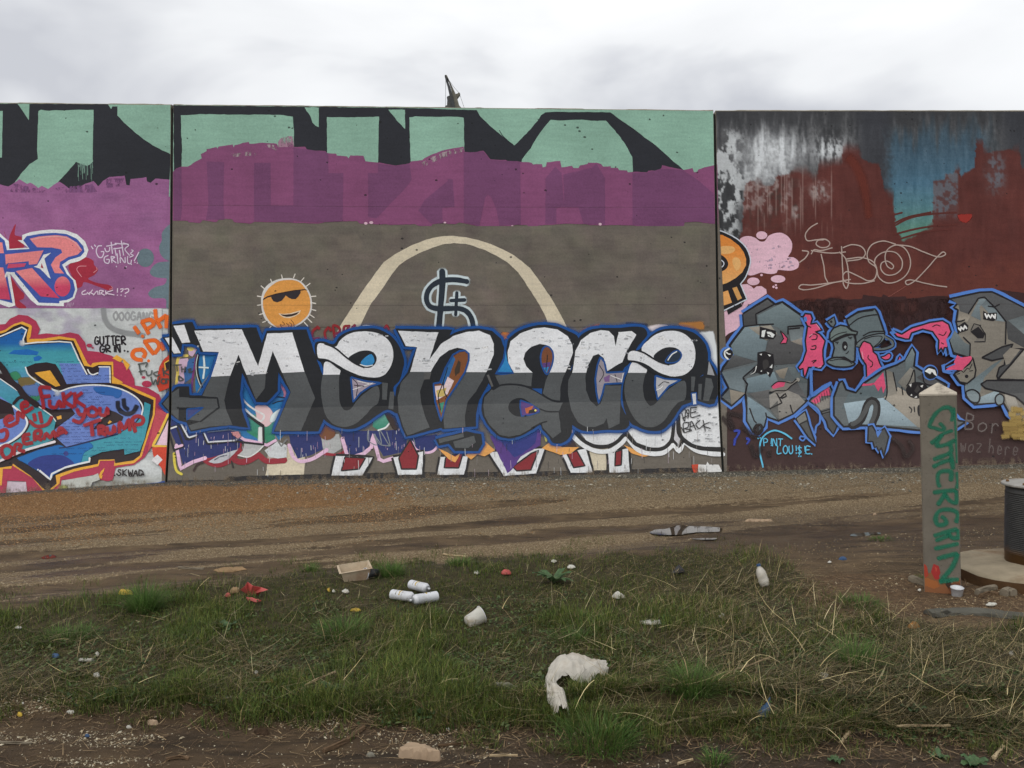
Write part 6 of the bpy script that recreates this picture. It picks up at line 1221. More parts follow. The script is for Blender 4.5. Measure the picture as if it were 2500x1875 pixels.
# ---------------------------------------------------------------- loose stones: real pebbles, joined
def ico(sub=1):
    bm = bmesh.new(); bmesh.ops.create_icosphere(bm, subdivisions=sub, radius=1.0)
    v = np.array([tuple(q.co) for q in bm.verts]); f = np.array([[q.index for q in fc.verts] for fc in bm.faces]); bm.free(); return v, f
OCT = (np.array([(1, 0, 0), (-1, 0, 0), (0, 1, 0), (0, -1, 0), (0, 0, 1), (0, 0, -1)], float), np.array([(0, 2, 4), (2, 1, 4), (1, 3, 4), (3, 0, 4), (2, 0, 5), (1, 2, 5), (3, 1, 5), (0, 3, 5)]))
N = NT('loose stones'); a = N.attr('Col'); N.m and None
M_STONE = N.bsdf(N.mix(1.0, a.outputs['Color'], N.ramp(N.noise(60, 3, .6, N.pos()), [(.3, (.75, .75, .75, 1)), (.7, (1.1, 1.1, 1.1, 1))]), 'MULTIPLY'), .9, N.noise(140, 3, .6, N.pos()), .3, .003)
def pebbles(name, label, pts, size, cols, base=OCT):
    n = len(pts); bv, bf = base; k = len(bv)
    ang = NR.uniform(0, 6.283, n); sx = size * NR.uniform(.7, 1.35, n); sy = size * NR.uniform(.5, 1.0, n); sz = size * NR.uniform(.3, .65, n)
    jit = NR.uniform(.72, 1.18, (n, k, 1))
    v = bv[None] * jit * np.stack([sx, sy, sz], 1)[:, None]
    cx, sx_ = np.cos(ang)[:, None], np.sin(ang)[:, None]
    w_ = np.stack([v[..., 0] * cx - v[..., 1] * sx_, v[..., 0] * sx_ + v[..., 1] * cx, v[..., 2] + v[..., 0] * NR.uniform(-.25, .25, n)[:, None]], -1)
    w_ = w_ + np.asarray(pts)[:, None, :] + np.array([0, 0, 1])[None, None] * (sz * .25)[:, None, None]
    F = (bf[None] + (np.arange(n) * k)[:, None, None]).reshape(-1, 3)
    C = np.repeat(np.concatenate([cols, np.ones((n, 1))], 1)[:, None], k, 1)
    o = mesh_obj(name, w_.reshape(-1, 3), F, M_STONE, None, C.reshape(-1, 4)); tag(o, label, None, None, 'stuff'); return o
def scatter(n, fu, u0, u1, v0, v1):
    """n random pixels weighted by fu(u, v), returned as ground points"""
    out = []
    while len(out) < n:
        u = NR.uniform(u0, u1, n); v = NR.uniform(v0, v1, n); k = NR.uniform(0, 1, n) < fu(u, v)
        out += list(zip(u[k], v[k]))
    out = np.array(out[:n])
    # vectorised ray to ground
    d = np.stack([(out[:, 0] - 1250) / FPX, -(out[:, 1] - 937.5) / FPX, -np.ones(n)], 1) @ RM.T
    t = -CAM.z / d[:, 2]
    for _ in range(12):
        p = np.array(CAM) + d * t[:, None]; t = t + (height(p[:, 0], p[:, 1]) - p[:, 2]) / d[:, 2] * .8
    p = np.array(CAM) + d * t[:, None]; p[:, 2] = height(p[:, 0], p[:, 1])
    return p, out
def pick(cols, n):
    c = np.array([gcol(q)[:3] for q in cols]); return c[NR.integers(0, len(c), n)] * NR.uniform(.8, 1.2, (n, 1))
bv_ = lambda u: pl(u, [(-600, 1240), (0, 1205), (200, 1190), (406, 1178), (800, 1170), (1250, 1164), (1765, 1152), (2220, 1141), (2500, 1131), (3300, 1112)])
n = 26000
p, o_ = scatter(n, lambda u, v: sst(1500, 700, u + (fbm(u / 120, v / 30, 5, 3) - .5) * 700) * sst(0, 6, v - bv_(u)) * sst(1330, 1250, v + (fbm(u / 90, v / 25, 6, 3) - .5) * 90 + .04 * (u - 500)), -250, 1700, 1165, 1340)
pebbles('orange_gravel', 'orange brown gravel banked against the left half of the wall', p, NR.uniform(.004, .010, n), pick([(148, 113, 78), (158, 121, 84), (168, 132, 96), (134, 102, 70), (190, 162, 130), (154, 116, 78)], n))
n = 16000
p, o_ = scatter(n, lambda u, v: sst(500, 1000, u + (fbm(u / 90, v / 30, 5, 3) - .5) * 500) * sst(0, 5, v - bv_(u)) * sst(62, 14, v - bv_(u) + (fbm(u / 70, v / 12, 16, 3) - .5) * 60), 500, 2750, 1105, 1260)
pebbles('grey_gravel', 'grey gravel along the foot of the wall on the right', p, NR.uniform(.004, .011, n) * np.where(NR.uniform(0, 1, n) < .03, 2.6, 1), pick([(112, 110, 104), (140, 138, 130), (92, 90, 86), (174, 172, 164), (128, 116, 100)], n))
n = 9000
def lane_w(u, v):
    d = np.stack([(u - 1250) / FPX, -(v - 937.5) / FPX, -np.ones(len(u))], 1) @ RM.T; t = -CAM.z / d[:, 2]; x = d[:, 0] * t; q = d[:, 1] * t - .3 * x
    w = sst(.46, .58, fbm(x * .35 + 4, q * 4.2, 61, 4)) * .7
    for c_, w_ in ((7.3, .16), (7.95, .13), (8.7, .2), (9.35, .2)): w = np.maximum(w, np.exp(-((q - c_ + .25 * (fbm(x * .5, q * 0 + c_, 14, 2) - .5)) / w_) ** 2) * sst(.3, .5, fbm(x * .8, q * 3 + c_, 15, 3)))
    return w
p, o_ = scatter(n, lambda u, v: lane_w(u, v) * (v > bv_(u) + 20) * (v < pl(u, GT) - 8), -250, 2750, 1180, 1520)
pebbles('road_gravel', 'pale gravel streaks between the wheel tracks of the road', p, NR.uniform(.003, .0085, n), pick([(142, 128, 104), (168, 150, 124), (126, 108, 86), (186, 174, 152)], n))
n = 11000
p, o_ = scatter(n, lambda u, v: sst(-10, 25, v - pl(u, GB)) * (.05 + sst(.46, .62, fbm(u / 260., v / 34., 19, 3)) * sst(1900, 500, u)), -250, 2750, 1690, 1960)
pebbles('track_gravel', 'small pale stones trodden into the near muddy track', p, NR.uniform(.002, .006, n) * np.where(NR.uniform(0, 1, n) < .05, 2.2, 1), pick([(150, 138, 118), (176, 166, 148), (126, 112, 94), (196, 190, 176), (104, 92, 78)], n), ico(1) if False else OCT)
# ================================================================ grass, dry straw and weeds
N = NT('grass blades'); a = N.attr('Col')
M_GRASS = N.bsdf(a.outputs['Color'], .65, None, spec=.25, trans=.3)
N = NT('dry straw'); a = N.attr('Col')
M_STRAW = N.bsdf(a.outputs['Color'], .7, None, spec=.3)
def blades(p, L, W, az, lean, curl, col, segs=3):
    """curved tapering blades: arrays of n -> verts, faces, colours"""
    n = len(p); k = segs
    d = np.stack([np.cos(az), np.sin(az)], 1); s = np.stack([-d[:, 1], d[:, 0]], 1)
    Vv = []; Cc = []
    x = np.zeros(n); z = np.zeros(n); th = lean.copy()
    for i in range(k + 1):
        wd = W * (1 - (i / k) ** 1.6) * .5
        c = p + np.concatenate([d * x[:, None], z[:, None]], 1)
        o = np.concatenate([s * wd[:, None], np.zeros((n, 1))], 1)
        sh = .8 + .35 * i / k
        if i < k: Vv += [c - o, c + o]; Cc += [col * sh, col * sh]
        else: Vv += [c]; Cc += [col * sh]
        x = x + L / k * np.sin(th); z = z + L / k * np.cos(th); th = th + curl / k
    m = 2 * k + 1
    Vv = np.stack(Vv, 1); Cc = np.stack(Cc, 1)
    f = []
    for i in range(k - 1): f += [(2 * i, 2 * i + 1, 2 * i + 3), (2 * i, 2 * i + 3, 2 * i + 2)]
    f += [(2 * k - 2, 2 * k - 1, 2 * k)]
    F = (np.array(f)[None] + (np.arange(n) * m)[:, None, None]).reshape(-1, 3)
    return Vv.reshape(-1, 3), F, np.concatenate([Cc.reshape(-1, 3), np.ones((n * m, 1))], 1)
BAGP = np.array([(800 + a / 2.633, 1450 + b / 2.633) for a, b in ((1690, 385), (1795, 480), (1720, 525), (1580, 565), (1520, 690), (1575, 720), (1535, 800), (1470, 830), (1430, 670), (1395, 600), (1450, 480), (1600, 395))])
def outside_bag(u, v):
    ins = np.zeros(len(u), bool); n = len(BAGP)
    for i in range(n):
        (x1, y1), (x2, y2) = BAGP[i], BAGP[(i + 1) % n]
        c = ((y1 > v) != (y2 > v)) & (u < (x2 - x1) * (v - y1) / (y2 - y1 + 1e-9) + x1); ins ^= c
    return ~ins
def gpick(cols, n, v=.25):
    c = np.array([lin(q) * 1.15 for q in cols]); return c[NR.integers(0, len(c), n)] * NR.uniform(1 - v, 1 + v, (n, 1))
GREENS = [(66, 78, 34), (84, 96, 42), (56, 68, 32), (96, 106, 48), (74, 82, 40), (104, 108, 54), (70, 94, 42)]
OLIVE = [(88, 84, 54), (104, 94, 62), (78, 72, 48)]
STRAW = [(150, 132, 92), (172, 156, 112), (132, 112, 78), (190, 176, 136), (116, 96, 68)]
dens = lambda u, v: outside_bag(u, v) * verge_mask(u, v, 14) * (.3 + .7 * sst(.38, .56, fbm(u / 110., v / 45., 23, 3)))
dryness = lambda u, v: np.clip(sst(1000, 2100, u) * .5 + sst(.5, .66, fbm(u / 180., v / 70., 29, 3)) * .42 + sst(1500, 1700, v) * .06, 0, 1)
# short turf
n = 125000
p, o_ = scatter(n, lambda u, v: dens(u, v) * sst(1250, 1800, v + 250), -200, 2700, 1330, 1830)
dr = dryness(o_[:, 0], o_[:, 1]); isdry = NR.uniform(0, 1, n) < dr * .34
patch = fbm(p[:, 0] * 1.6, p[:, 1] * 1.6, 63, 3)
L = NR.uniform(.02, .068, n) * (.5 + 1.15 * sst(.4, .65, patch)) * np.where(isdry, .9, 1.); W = NR.uniform(.0022, .005, n)
col = np.where(isdry[:, None], gpick(OLIVE + STRAW[:3], n), gpick(GREENS, n, .4) * (.6 + .8 * patch)[:, None])
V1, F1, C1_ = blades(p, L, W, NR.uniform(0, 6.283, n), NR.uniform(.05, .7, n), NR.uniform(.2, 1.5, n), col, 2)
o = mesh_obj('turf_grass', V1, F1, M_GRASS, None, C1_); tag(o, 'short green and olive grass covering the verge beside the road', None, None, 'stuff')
n = 9000
p, o_ = scatter(n, lambda u, v: sst(.52, .64, fbm(u / 70., v / 30., 83, 3)) * np.clip(sst(-30, 20, v - pl(u, GB)) * sst(90, 20, v - pl(u, GB)) + sst(-60, -10, v - pl(u, GT)) * sst(30, 0, v - pl(u, GT)) * .6 * sst(1980, 1900, u), 0, 1), -200, 2700, 1310, 1880)
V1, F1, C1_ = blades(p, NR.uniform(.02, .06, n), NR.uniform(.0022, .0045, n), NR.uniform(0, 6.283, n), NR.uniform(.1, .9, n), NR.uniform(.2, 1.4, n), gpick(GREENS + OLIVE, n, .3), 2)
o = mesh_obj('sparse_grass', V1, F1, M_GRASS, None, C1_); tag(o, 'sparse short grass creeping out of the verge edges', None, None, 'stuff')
# flattened dead grass: long thin straws lying across the verge
n = 20000
p, o_ = scatter(n, lambda u, v: outside_bag(u, v) * verge_mask(u, v, 10) * (.1 + .9 * dryness(u, v)), -200, 2700, 1340, 1830)
L = NR.uniform(.05, .2, n) * np.where(NR.uniform(0, 1, n) < .12, 1.8, 1); W = NR.uniform(.0015, .0036, n)
az = np.where(NR.uniform(0, 1, n) < .5, NR.normal(.2, .6, n), NR.uniform(0, 6.283, n))
p[:, 2] += NR.uniform(.004, .05, n)
V1, F1, C1_ = blades(p, L, W, az, NR.normal(1.4, .22, n), NR.normal(0.05, .35, n), gpick(STRAW + OLIVE + OLIVE, n, .4) * .52, 2)
o = mesh_obj('dead_grass', V1, F1, M_STRAW, None, C1_); tag(o, 'matted dead straw lying over the verge', None, None, 'stuff')
# standing dry stems, most of them at the right
n = 330
p, o_ = scatter(n, lambda u, v: outside_bag(u, v) * verge_mask(u, v, 10) * (.08 + .92 * sst(1100, 2200, u)), -100, 2650, 1350, 1790)
V1, F1, C1_ = blades(p, NR.uniform(.07, .24, n), NR.uniform(.002, .004, n), NR.normal(.3, 1.2, n) + math.pi * (NR.uniform(0, 1, n) < .5), np.abs(NR.normal(.75, .45, n)), NR.normal(.1, .3, n), gpick([(188, 170, 124), (206, 192, 150), (166, 146, 104), (140, 122, 90)], n), 3)
o = mesh_obj('dry_stems', V1, F1, M_STRAW, None, C1_); tag(o, 'stiff pale dry stems sticking out of the verge', None, None, 'stuff')
# long bright straws lying loose
n = 150
p, o_ = scatter(n, lambda u, v: outside_bag(u, v) * verge_mask(u, v, 6) * (.12 + .88 * sst(1200, 2100, u)), 0, 2600, 1400, 1790)
p[:, 2] += NR.uniform(.03, .08, n)
V1, F1, C1_ = blades(p, NR.uniform(.1, .34, n), NR.uniform(.0022, .0045, n), NR.uniform(0, 6.283, n), NR.normal(1.35, .22, n), NR.normal(.1, .7, n), gpick([(180, 162, 116), (196, 180, 134), (156, 136, 98)], n), 4)
o = mesh_obj('loose_straw', V1, F1, M_STRAW, None, C1_); tag(o, 'long bright straws lying loose over the grass', None, None, 'stuff')
# low clover and plantain leaves in the lower verge
n = 9000
p, o_ = scatter(n, lambda u, v: sst(0, 60, v - pl(u, GT) - 60) * sst(-45, 10, pl(u, GB) - v + (fbm(u / 60, v / 20, 3, 2) - .5) * 60) * sst(.42, .6, fbm(u / 110., v / 45., 37, 3)), -200, 2700, 1440, 1830)
p[:, 2] += NR.uniform(.003, .03, n)
V1, F1, C1_ = blades(p, NR.uniform(.012, .032, n), NR.uniform(.008, .018, n), NR.uniform(0, 6.283, n), NR.uniform(.8, 1.5, n), NR.uniform(.0, .8, n), gpick([(66, 84, 46), (80, 98, 56), (58, 74, 44), (92, 104, 66)], n), 2)
o = mesh_obj('ground_cover', V1, F1, M_GRASS, None, C1_); tag(o, 'low clover and small leaves along the lower verge', None, None, 'stuff')
# twigs and leaf litter on bare earth
n = 7000
p, o_ = scatter(n, lambda u, v: np.clip(sst(1800, 2000, u) * sst(1330, 1380, v) * sst(1560, 1500, v) + sst(-40, 10, v - pl(u, GB)) * (.25 + .75 * sst(110, 30, v - pl(u, GB))) * .8, 0, 1), -200, 2700, 1330, 1900)
p[:, 2] += NR.uniform(.001, .012, n)
V1, F1, C1_ = blades(p, NR.uniform(.02, .11, n), NR.uniform(.0012, .004, n), NR.uniform(0, 6.283, n), NR.normal(1.5, .12, n), NR.normal(0, .3, n), gpick([(120, 98, 72), (92, 72, 52), (150, 128, 96), (70, 54, 42)], n), 2)
o = mesh_obj('twig_litter', V1, F1, M_STRAW, None, C1_); tag(o, 'fine twigs and dead leaves on the bare earth', None, None, 'stuff')

def tuft(u, v, h, r, n, label, cols=GREENS, name='grass_tuft', lean=.55, wd=.0034):
    c = G(u, v); az = NR.uniform(0, 6.283, n); rr = r * np.sqrt(NR.uniform(0, 1, n)) * .45
    p = np.stack([c.x + rr * np.cos(az), c.y + rr * np.sin(az), np.full(n, c.z - .004)], 1)
    az2 = az + NR.normal(0, .5, n)
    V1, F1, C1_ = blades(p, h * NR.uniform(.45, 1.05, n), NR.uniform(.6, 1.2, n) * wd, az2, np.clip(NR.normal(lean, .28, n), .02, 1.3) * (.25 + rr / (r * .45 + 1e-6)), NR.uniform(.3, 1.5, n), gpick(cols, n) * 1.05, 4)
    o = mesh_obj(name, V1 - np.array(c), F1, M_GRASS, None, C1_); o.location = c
    tag(o, label, 'grass', 'grass tufts on the verge'); return o
LUSH = [(64, 92, 40), (78, 108, 48), (56, 80, 36), (90, 116, 56), (86, 100, 54)]
for u, v, h, r, n, l in ((352, 1490, .26, .2, 620, 'lush green grass tuft below the yellow scrap at the left'), (950, 1405, .15, .24, 520, 'green grass clump beside the cream tray and black cup'), (760, 1395, .1, .14, 220, 'small green grass clump at the road edge left of the cream tray'),
                         (1120, 1378, .1, .2, 260, 'low grass clump by the thin board at the road edge'), (1462, 1815, .17, .34, 700, 'dense green grass tuft hanging over the near muddy track'), (1690, 1690, .19, .2, 520, 'green grass tuft left of the blue wrapper'), (2085, 1625, .2, .22, 420, 'pale green arching grass tuft among straw at the right'),
                         (840, 1555, .17, .3, 520, 'tall yellowish green grass patch in the middle of the verge'), (2100, 1478, .1, .3, 380, 'grass clump at the edge of the bare earth near the post'), (1745, 1865, .1, .1, 150, 'small grass sprig in the mud near the bottom edge'), (1390, 1565, .1, .22, 280, 'bright grass patch above the white plastic bag'), (170, 1560, .11, .35, 500, 'wide grass patch at the left of the verge'), (2440, 1760, .1, .2, 260, 'grass patch by the near track at the far right'),
                         (2150, 1318, .05, .22, 200, 'dark grass strip beside the road puddle'), (2260, 1420, .08, .12, 160, 'small grass clump left of the square post')):
    tuft(u, v, h, r, n, l, LUSH)
# broad-leaved weeds, leaf by leaf
N = NT('broad weed leaf'); cN = N.ramp(N.noise(30, 3, .6, N.objc()), [(.3, tuple(lin((54, 78, 46)) * .95) + (1,)), (.7, tuple(lin((88, 116, 74)) * .95) + (1,))])
M_LEAF = N.bsdf(cN, .5, N.noise(60, 2, .5, N.objc()), .3, .004, .35, trans=.2)
def weed(u, v, n, ln, wd, label, up=.9):
    c = G(u, v); e = empty('broadleaf_weed', c); tag(e, label, 'weed', 'broad leaved weeds')
    for i in range(n):
        az = 6.283 * i / n + rnd.uniform(-.3, .3); L = ln * rnd.uniform(.7, 1.1); W = wd * rnd.uniform(.8, 1.1); th = rnd.uniform(.35, 1.0) * up + .2; k = 7
        Vv = []; x = 0; z = 0
        for j in range(k):
            t = j / (k - 1); w = W * (math.sin(math.pi * min(1, t * .95 + .06)) ** .8) * .5 + .002
            wav = .006 * math.sin(j * 2.3 + i)
            Vv += [(x, -w, z + w * .35 + wav), (x, 0, z), (x, w, z + w * .35 - wav)]
            x += L / k * math.sin(th); z += L / k * math.cos(th); th += .16
        Fq = []
        for j in range(k - 1):
            a = 3 * j; Fq += [(a, a + 1, a + 4, a + 3), (a + 1, a + 2, a + 5, a + 4)]
        o = mesh_obj('leaf', np.array(Vv), Fq, M_LEAF, e, smooth=True); o.rotation_euler = (0, 0, az)
weed(1352, 1425, 11, .2, .055, 'broad leaved green weed standing by the road edge')
weed(555, 1535, 6, .09, .03, 'small leafy weed left of the middle of the verge'); weed(812, 1690, 5, .1, .04, 'grey green weed near the lower edge of the verge'); weed(1040, 1752, 7, .09, .035, 'low leafy weed above the big pale rock'); weed(2230, 1740, 8, .1, .035, 'serrated bright weed at the lower right of the verge'); weed(2380, 1872, 6, .08, .04, 'bright green weed in the mud at the bottom right'); weed(270, 1700, 7, .06, .03, 'small clover like weed at the lower left')
weed(2290, 1850, 5, .07, .02, 'thin pale weed sprouting from the near mud'); weed(2040, 1860, 5, .05, .022, 'tiny round leaved sprout in the near mud')
# ================================================================ things
from mathutils.geometry import delaunay_2d_cdt
def plain(name, c, rough=.6, var=.18, scale=14, bump=.25, spec=.35, dirt=None, trans=None, alb=None):
    N = NT(name); P = N.objc(); b = np.array(lin(c) * (alb if alb else .8))
    col = N.ramp(N.noise(scale, 4, .6, P), [(.3, tuple(b * (1 - var)) + (1,)), (.7, tuple(np.clip(b * (1 + var), 0, .86)) + (1,))])
    if dirt is not None: col = N.mix(N.mr(N.noise(scale * .45, 5, .65, P), .5, .68, 0, .85), col, tuple(lin(dirt) * .8) + (1,))
    return N.bsdf(col, rough, N.noise(scale * 3, 3, .6, P), bump, .003, spec, trans=trans)
def lathe(prof, n=20, cap=True):
    V = []; F = []; m = len(prof)
    for (r, z) in prof:
        for i in range(n):
            a = 6.28318 * i / n; V.append((r * math.cos(a), r * math.sin(a), z))
    for j in range(m - 1):
        for i in range(n):
            k = (i + 1) % n; F.append((j * n + i, j * n + k, (j + 1) * n + k, (j + 1) * n + i))
    if cap: F.append(tuple(range(n))[::-1]); F.append(tuple((m - 1) * n + i for i in range(n)))
    return np.array(V), F
def tube(pts, rad, n=7):
    P = [Vector(p) for p in pts]; V = []; F = []; m = len(P)
    for j, p in enumerate(P):
        t = (P[min(j + 1, m - 1)] - P[max(j - 1, 0)]).normalized(); a = t.orthogonal().normalized(); b = t.cross(a)
        r = rad[j] if hasattr(rad, '__len__') else rad
        for i in range(n):
            q = 6.28318 * i / n; V.append(tuple(p + (a * math.cos(q) + b * math.sin(q)) * r))
    for j in range(m - 1):
        for i in range(n):
            k = (i + 1) % n; F.append((j * n + i, j * n + k, (j + 1) * n + k, (j + 1) * n + i))
    F.append(tuple(range(n))[::-1]); F.append(tuple((m - 1) * n + i for i in range(n)))
    return np.array(V), F
def crumple(name, label, cat_, pts, mat, h=.02, amp=.01, fr=14., lift=.012, res=.016, plateau=.5, group=None, seed=0, jag=.3, flat=False, smooth=False, dep=None):
    """a solid crumpled or stony piece whose outline lies on the ground at the given photograph pixels"""
    if dep is None: dep = 1.0 if h < .02 else .5
    vm = max(v for _, v in pts); q = [G(u, vm - (vm - v) * dep) for u, v in pts]; c = sum(q, Vector()) / len(q)
    O = np.array([(p.x - c.x, p.y - c.y) for p in q]); size = max(np.ptp(O[:, 0]), np.ptp(O[:, 1])); res = max(min(res, size / 9), .004)
    h = min(h, size * .3); amp = min(amp, size * .1); lift = min(lift, .004 + size * .12)
    O = densify(O, True, res * 1.4); O = O + (np.stack([fbm(O[:, 0] / size * 9 + seed, O[:, 1] / size * 9, 2, 2), fbm(O[:, 0] / size * 9, O[:, 1] / size * 9 + seed, 3, 2)], 1) - .5) * jag * size * .25
    n = len(O); gx, gy = np.meshgrid(np.arange(O[:, 0].min(), O[:, 0].max(), res), np.arange(O[:, 1].min(), O[:, 1].max(), res)); I = np.stack([gx.ravel(), gy.ravel()], 1); I = I + NR.uniform(-.3, .3, I.shape) * res
    d = np.min(np.linalg.norm(I[:, None] - O[None], axis=2), 1); I = I[d > res * .55]
    vs = [Vector(p) for p in np.vstack([O, I])]; ed = [(i, (i + 1) % n) for i in range(n)]
    r = delaunay_2d_cdt(vs, ed, [], 1, 1e-6); P = np.array([tuple(v) for v in r[0]]); T = [tuple(f) for f in r[2]]
    dd = np.min(np.linalg.norm(P[:, None] - O[None], axis=2), 1); mx = max(dd.max(), 1e-4)
    prof = np.clip(dd / (mx * plateau), 0, 1) ** .6
    rid = 1 - np.abs(2 * fbm(P[:, 0] * fr + seed * 3.1, P[:, 1] * fr + seed, 7 + seed, 3) - 1); rid2 = fbm(P[:, 0] * fr * 2.3, P[:, 1] * fr * 2.3 + seed, 17 + seed, 2) - .5
    z = h * prof + amp * (rid * 2 - 1.1) * (.35 + .65 * prof) + amp * rid2
    gz = height(P[:, 0] + c.x, P[:, 1] + c.y) - c.z
    top = np.column_stack([P, gz + lift + z]); bot = np.column_stack([P, gz + lift + (z - max(.0015, h * .15)) * (1 if flat else .25) - .002])
    m = len(P); cnt = {}
    for t in T:
        for a, b in ((t[0], t[1]), (t[1], t[2]), (t[2], t[0])): cnt[(a, b)] = 1
    F = list(T) + [tuple(i + m for i in t[::-1]) for t in T]
    for (a, b) in list(cnt):
        if (b, a) not in cnt: F.append((b, a, a + m, b + m))
    o = mesh_obj(name, np.vstack([top, bot]), F, mat, None, smooth=smooth); o.location = c
    tag(o, label, cat_, group); return o
def box_around(u, v, w, h, a=0.0, k=9, sq=.5):
    t = np.linspace(0, 6.283, k, endpoint=False); return [(u + w * .5 * math.cos(x + a) * rnd.uniform(.75, 1.1), v + h * .5 * math.sin(x + a) * rnd.uniform(.75, 1.1)) for x in t]
C800 = lambda s: [(800 + float(a.split(',')[0]) / 2.633, 1450 + float(a.split(',')[1]) / 2.633) for a in s.split()]
C0a = lambda s: [(float(a.split(',')[0]) / 2.633, 1140 + float(a.split(',')[1]) / 2.633) for a in s.split()]
C8a = lambda s: [(800 + float(a.split(',')[0]) / 2.633, 1140 + float(a.split(',')[1]) / 2.633) for a in s.split()]
C15 = lambda s: [(1560 + float(a.split(',')[0]) / 2.353, 1140 + float(a.split(',')[1]) / 2.353) for a in s.split()]

# ---------------------------------------------------------------- square post with green lettering
pb = G(2301, 1437); vdir = math.atan2(pb.x, pb.y)
post = empty('bollard', pb, -vdir); post.rotation_euler = (0.0, R(-1.6), -vdir)
tag(post, 'square grey post with a pointed top and green sprayed lettering', 'post')
PW, PH, PC = .222, 1.315, .07
N = NT('grey painted concrete post'); P = N.objc()
cpo = N.ramp(N.noise(5, 5, .6, P), [(.3, tuple(lin((88, 83, 75)) * 1.3) + (1,)), (.7, tuple(lin((104, 98, 88)) * 1.3) + (1,))])
cpo = N.mix(N.mr(N.noise(60, 4, .7, P), .58, .7, 0, .6), cpo, tuple(lin((70, 64, 58))) + (1,)); M_POST = N.bsdf(cpo, .85, N.noise(50, 4, .7, P), .35, .004, .2)
M_CAP = plain('worn pale concrete cap', (196, 186, 170), .9, .12, 20, .4, .2, (130, 122, 112))
hw = PW / 2; b_ = .008
def rect_ring(w, z, bev): return [(-w + bev, -w, z), (w - bev, -w, z), (w, -w + bev, z), (w, w - bev, z), (w - bev, w, z), (-w + bev, w, z), (-w, w - bev, z), (-w, -w + bev, z)]
def rings(rs, cap=True):
    V = [p for r in rs for p in r]; n = len(rs[0]); F = []
    for j in range(len(rs) - 1):
        for i in range(n):
            k = (i + 1) % n; F.append((j * n + i, j * n + k, (j + 1) * n + k, (j + 1) * n + i))
    F.append(tuple(range(n))[::-1]); F.append(tuple((len(rs) - 1) * n + i for i in range(n))); return np.array(V), F
V_, F_ = rings([rect_ring(hw, -.12, b_), rect_ring(hw, PH, b_)]); mesh_obj('shaft', V_, F_, M_POST, post)
V_, F_ = rings([rect_ring(hw + .002, PH + .0005, b_), rect_ring(hw + .002, PH + .012, b_), rect_ring(.004, PH + .012 + PC, .001)]); mesh_obj('cap', V_, F_, M_CAP, post)
def face_decal(name, strokes, polys, label, y0):
    """strokes and patches on the post front; coordinates: x across 0..1, y down 0..1"""
    Vs, Fs, Cs = [], [], []; lay = 0
    def to3(p, k): return (hw * (2 * p[0] - 1), -hw - .0008 - .00012 * k, PH * (1 - p[1]))
    def add(P2, T, c):
        nonlocal lay
        lay += 1; off = len(Vs)
        for p in P2: Vs.append(to3(p, lay)); Cs.append(tuple(paint(c)) + (1,))
        for t in T: Fs.append(tuple(i + off for i in t))
    for pts, c in polys: P2 = densify(np.array(pts), True, .03); P2 = P2 + (np.stack([fbm(P2[:, 0] * 20, P2[:, 1] * 60, 2, 2), fbm(P2[:, 0] * 20, P2[:, 1] * 60, 5, 2)], 1) - .5) * np.array([.08, .012]); P2[:, 0] = np.clip(P2[:, 0], .02, .98); add(P2, tess(P2), c)
    for pts, c, w in strokes:
        asp = PH / PW; Q = np.array(pts, float) * np.array([1, asp]); Q = catmull(Q, False, .03) if len(Q) > 2 else densify(Q, False, .05)
        d = np.gradient(Q, axis=0); d /= np.linalg.norm(d, axis=1)[:, None] + 1e-9; nn = np.stack([-d[:, 1], d[:, 0]], 1); ww = w * (1 + .5 * (fbm(Q[:, 0] * 7, Q[:, 1] * 7, 4, 2) - .5)); ww[0] *= .55; ww[-1] *= .55
        lay += 1; off = len(Vs)
        for kx, al in ((-.78, 0), (-.36, 1), (.36, 1), (.78, 0)):
            A_ = (Q + nn * (ww * kx)[:, None]) / np.array([1, asp]); A_[:, 0] = np.clip(A_[:, 0], .01, .99)
            for i_, p in enumerate(A_): Vs.append(to3(p, lay + .5 * i_ / len(A_))); Cs.append(tuple(paint(c)) + (al * .74,))
        m_ = len(Q)
        for kx in range(3):
            for i in range(m_ - 1): a1 = off + kx * m_ + i; Fs.append((a1, a1 + 1, a1 + m_ + 1)); Fs.append((a1, a1 + m_ + 1, a1 + m_))
    o = mesh_obj(name, Vs, Fs, M_SPRAY, post, Cs); o['label'] = label
GRN = (30, 100, 78); st_ = []
BC1 = Tm(2235, 940, 3.808); BC2 = Tm(2235, 1180, 3.4)
def to_face(q):
    y = (q[:, 1] - 976.8) / (1429 - 976.8); return [tuple(a) for a in np.stack([(q[:, 0] - (2247.6 + 10.4 * y)) / 86.4, y], 1)]
for a in ("330,365 345,300 320,250 270,245 200,290 150,370 140,410 180,420 250,440 268,425 225,375", "345,440 255,475 150,560", "255,475 205,555 205,578 300,560 365,522", "320,560 330,620 310,640 170,700", "345,690 250,720 165,765", "325,640 335,700 345,780", "325,885 325,800 225,810 212,890 230,940", "385,800 390,900 378,945"): st_.append((to_face(BC1(a)), GRN, .1))
for a in ("150,65 240,50 335,40", "335,40 330,140 280,120 235,60", "250,70 185,165", "330,295 348,225 300,195 205,205 172,260 190,315 255,300 240,262 212,248", "155,405 250,370 345,340", "345,340 350,405 300,410 270,372", "285,390 170,442", "160,505 260,478 352,452", "182,582 270,552 348,530", "348,530 300,640 205,762", "200,765 270,745 355,730"): st_.append((to_face(BC2(a)), GRN, .108))
st_.append(([(.93, .06), (.95, .2), (.96, .34)], GRN, .05))
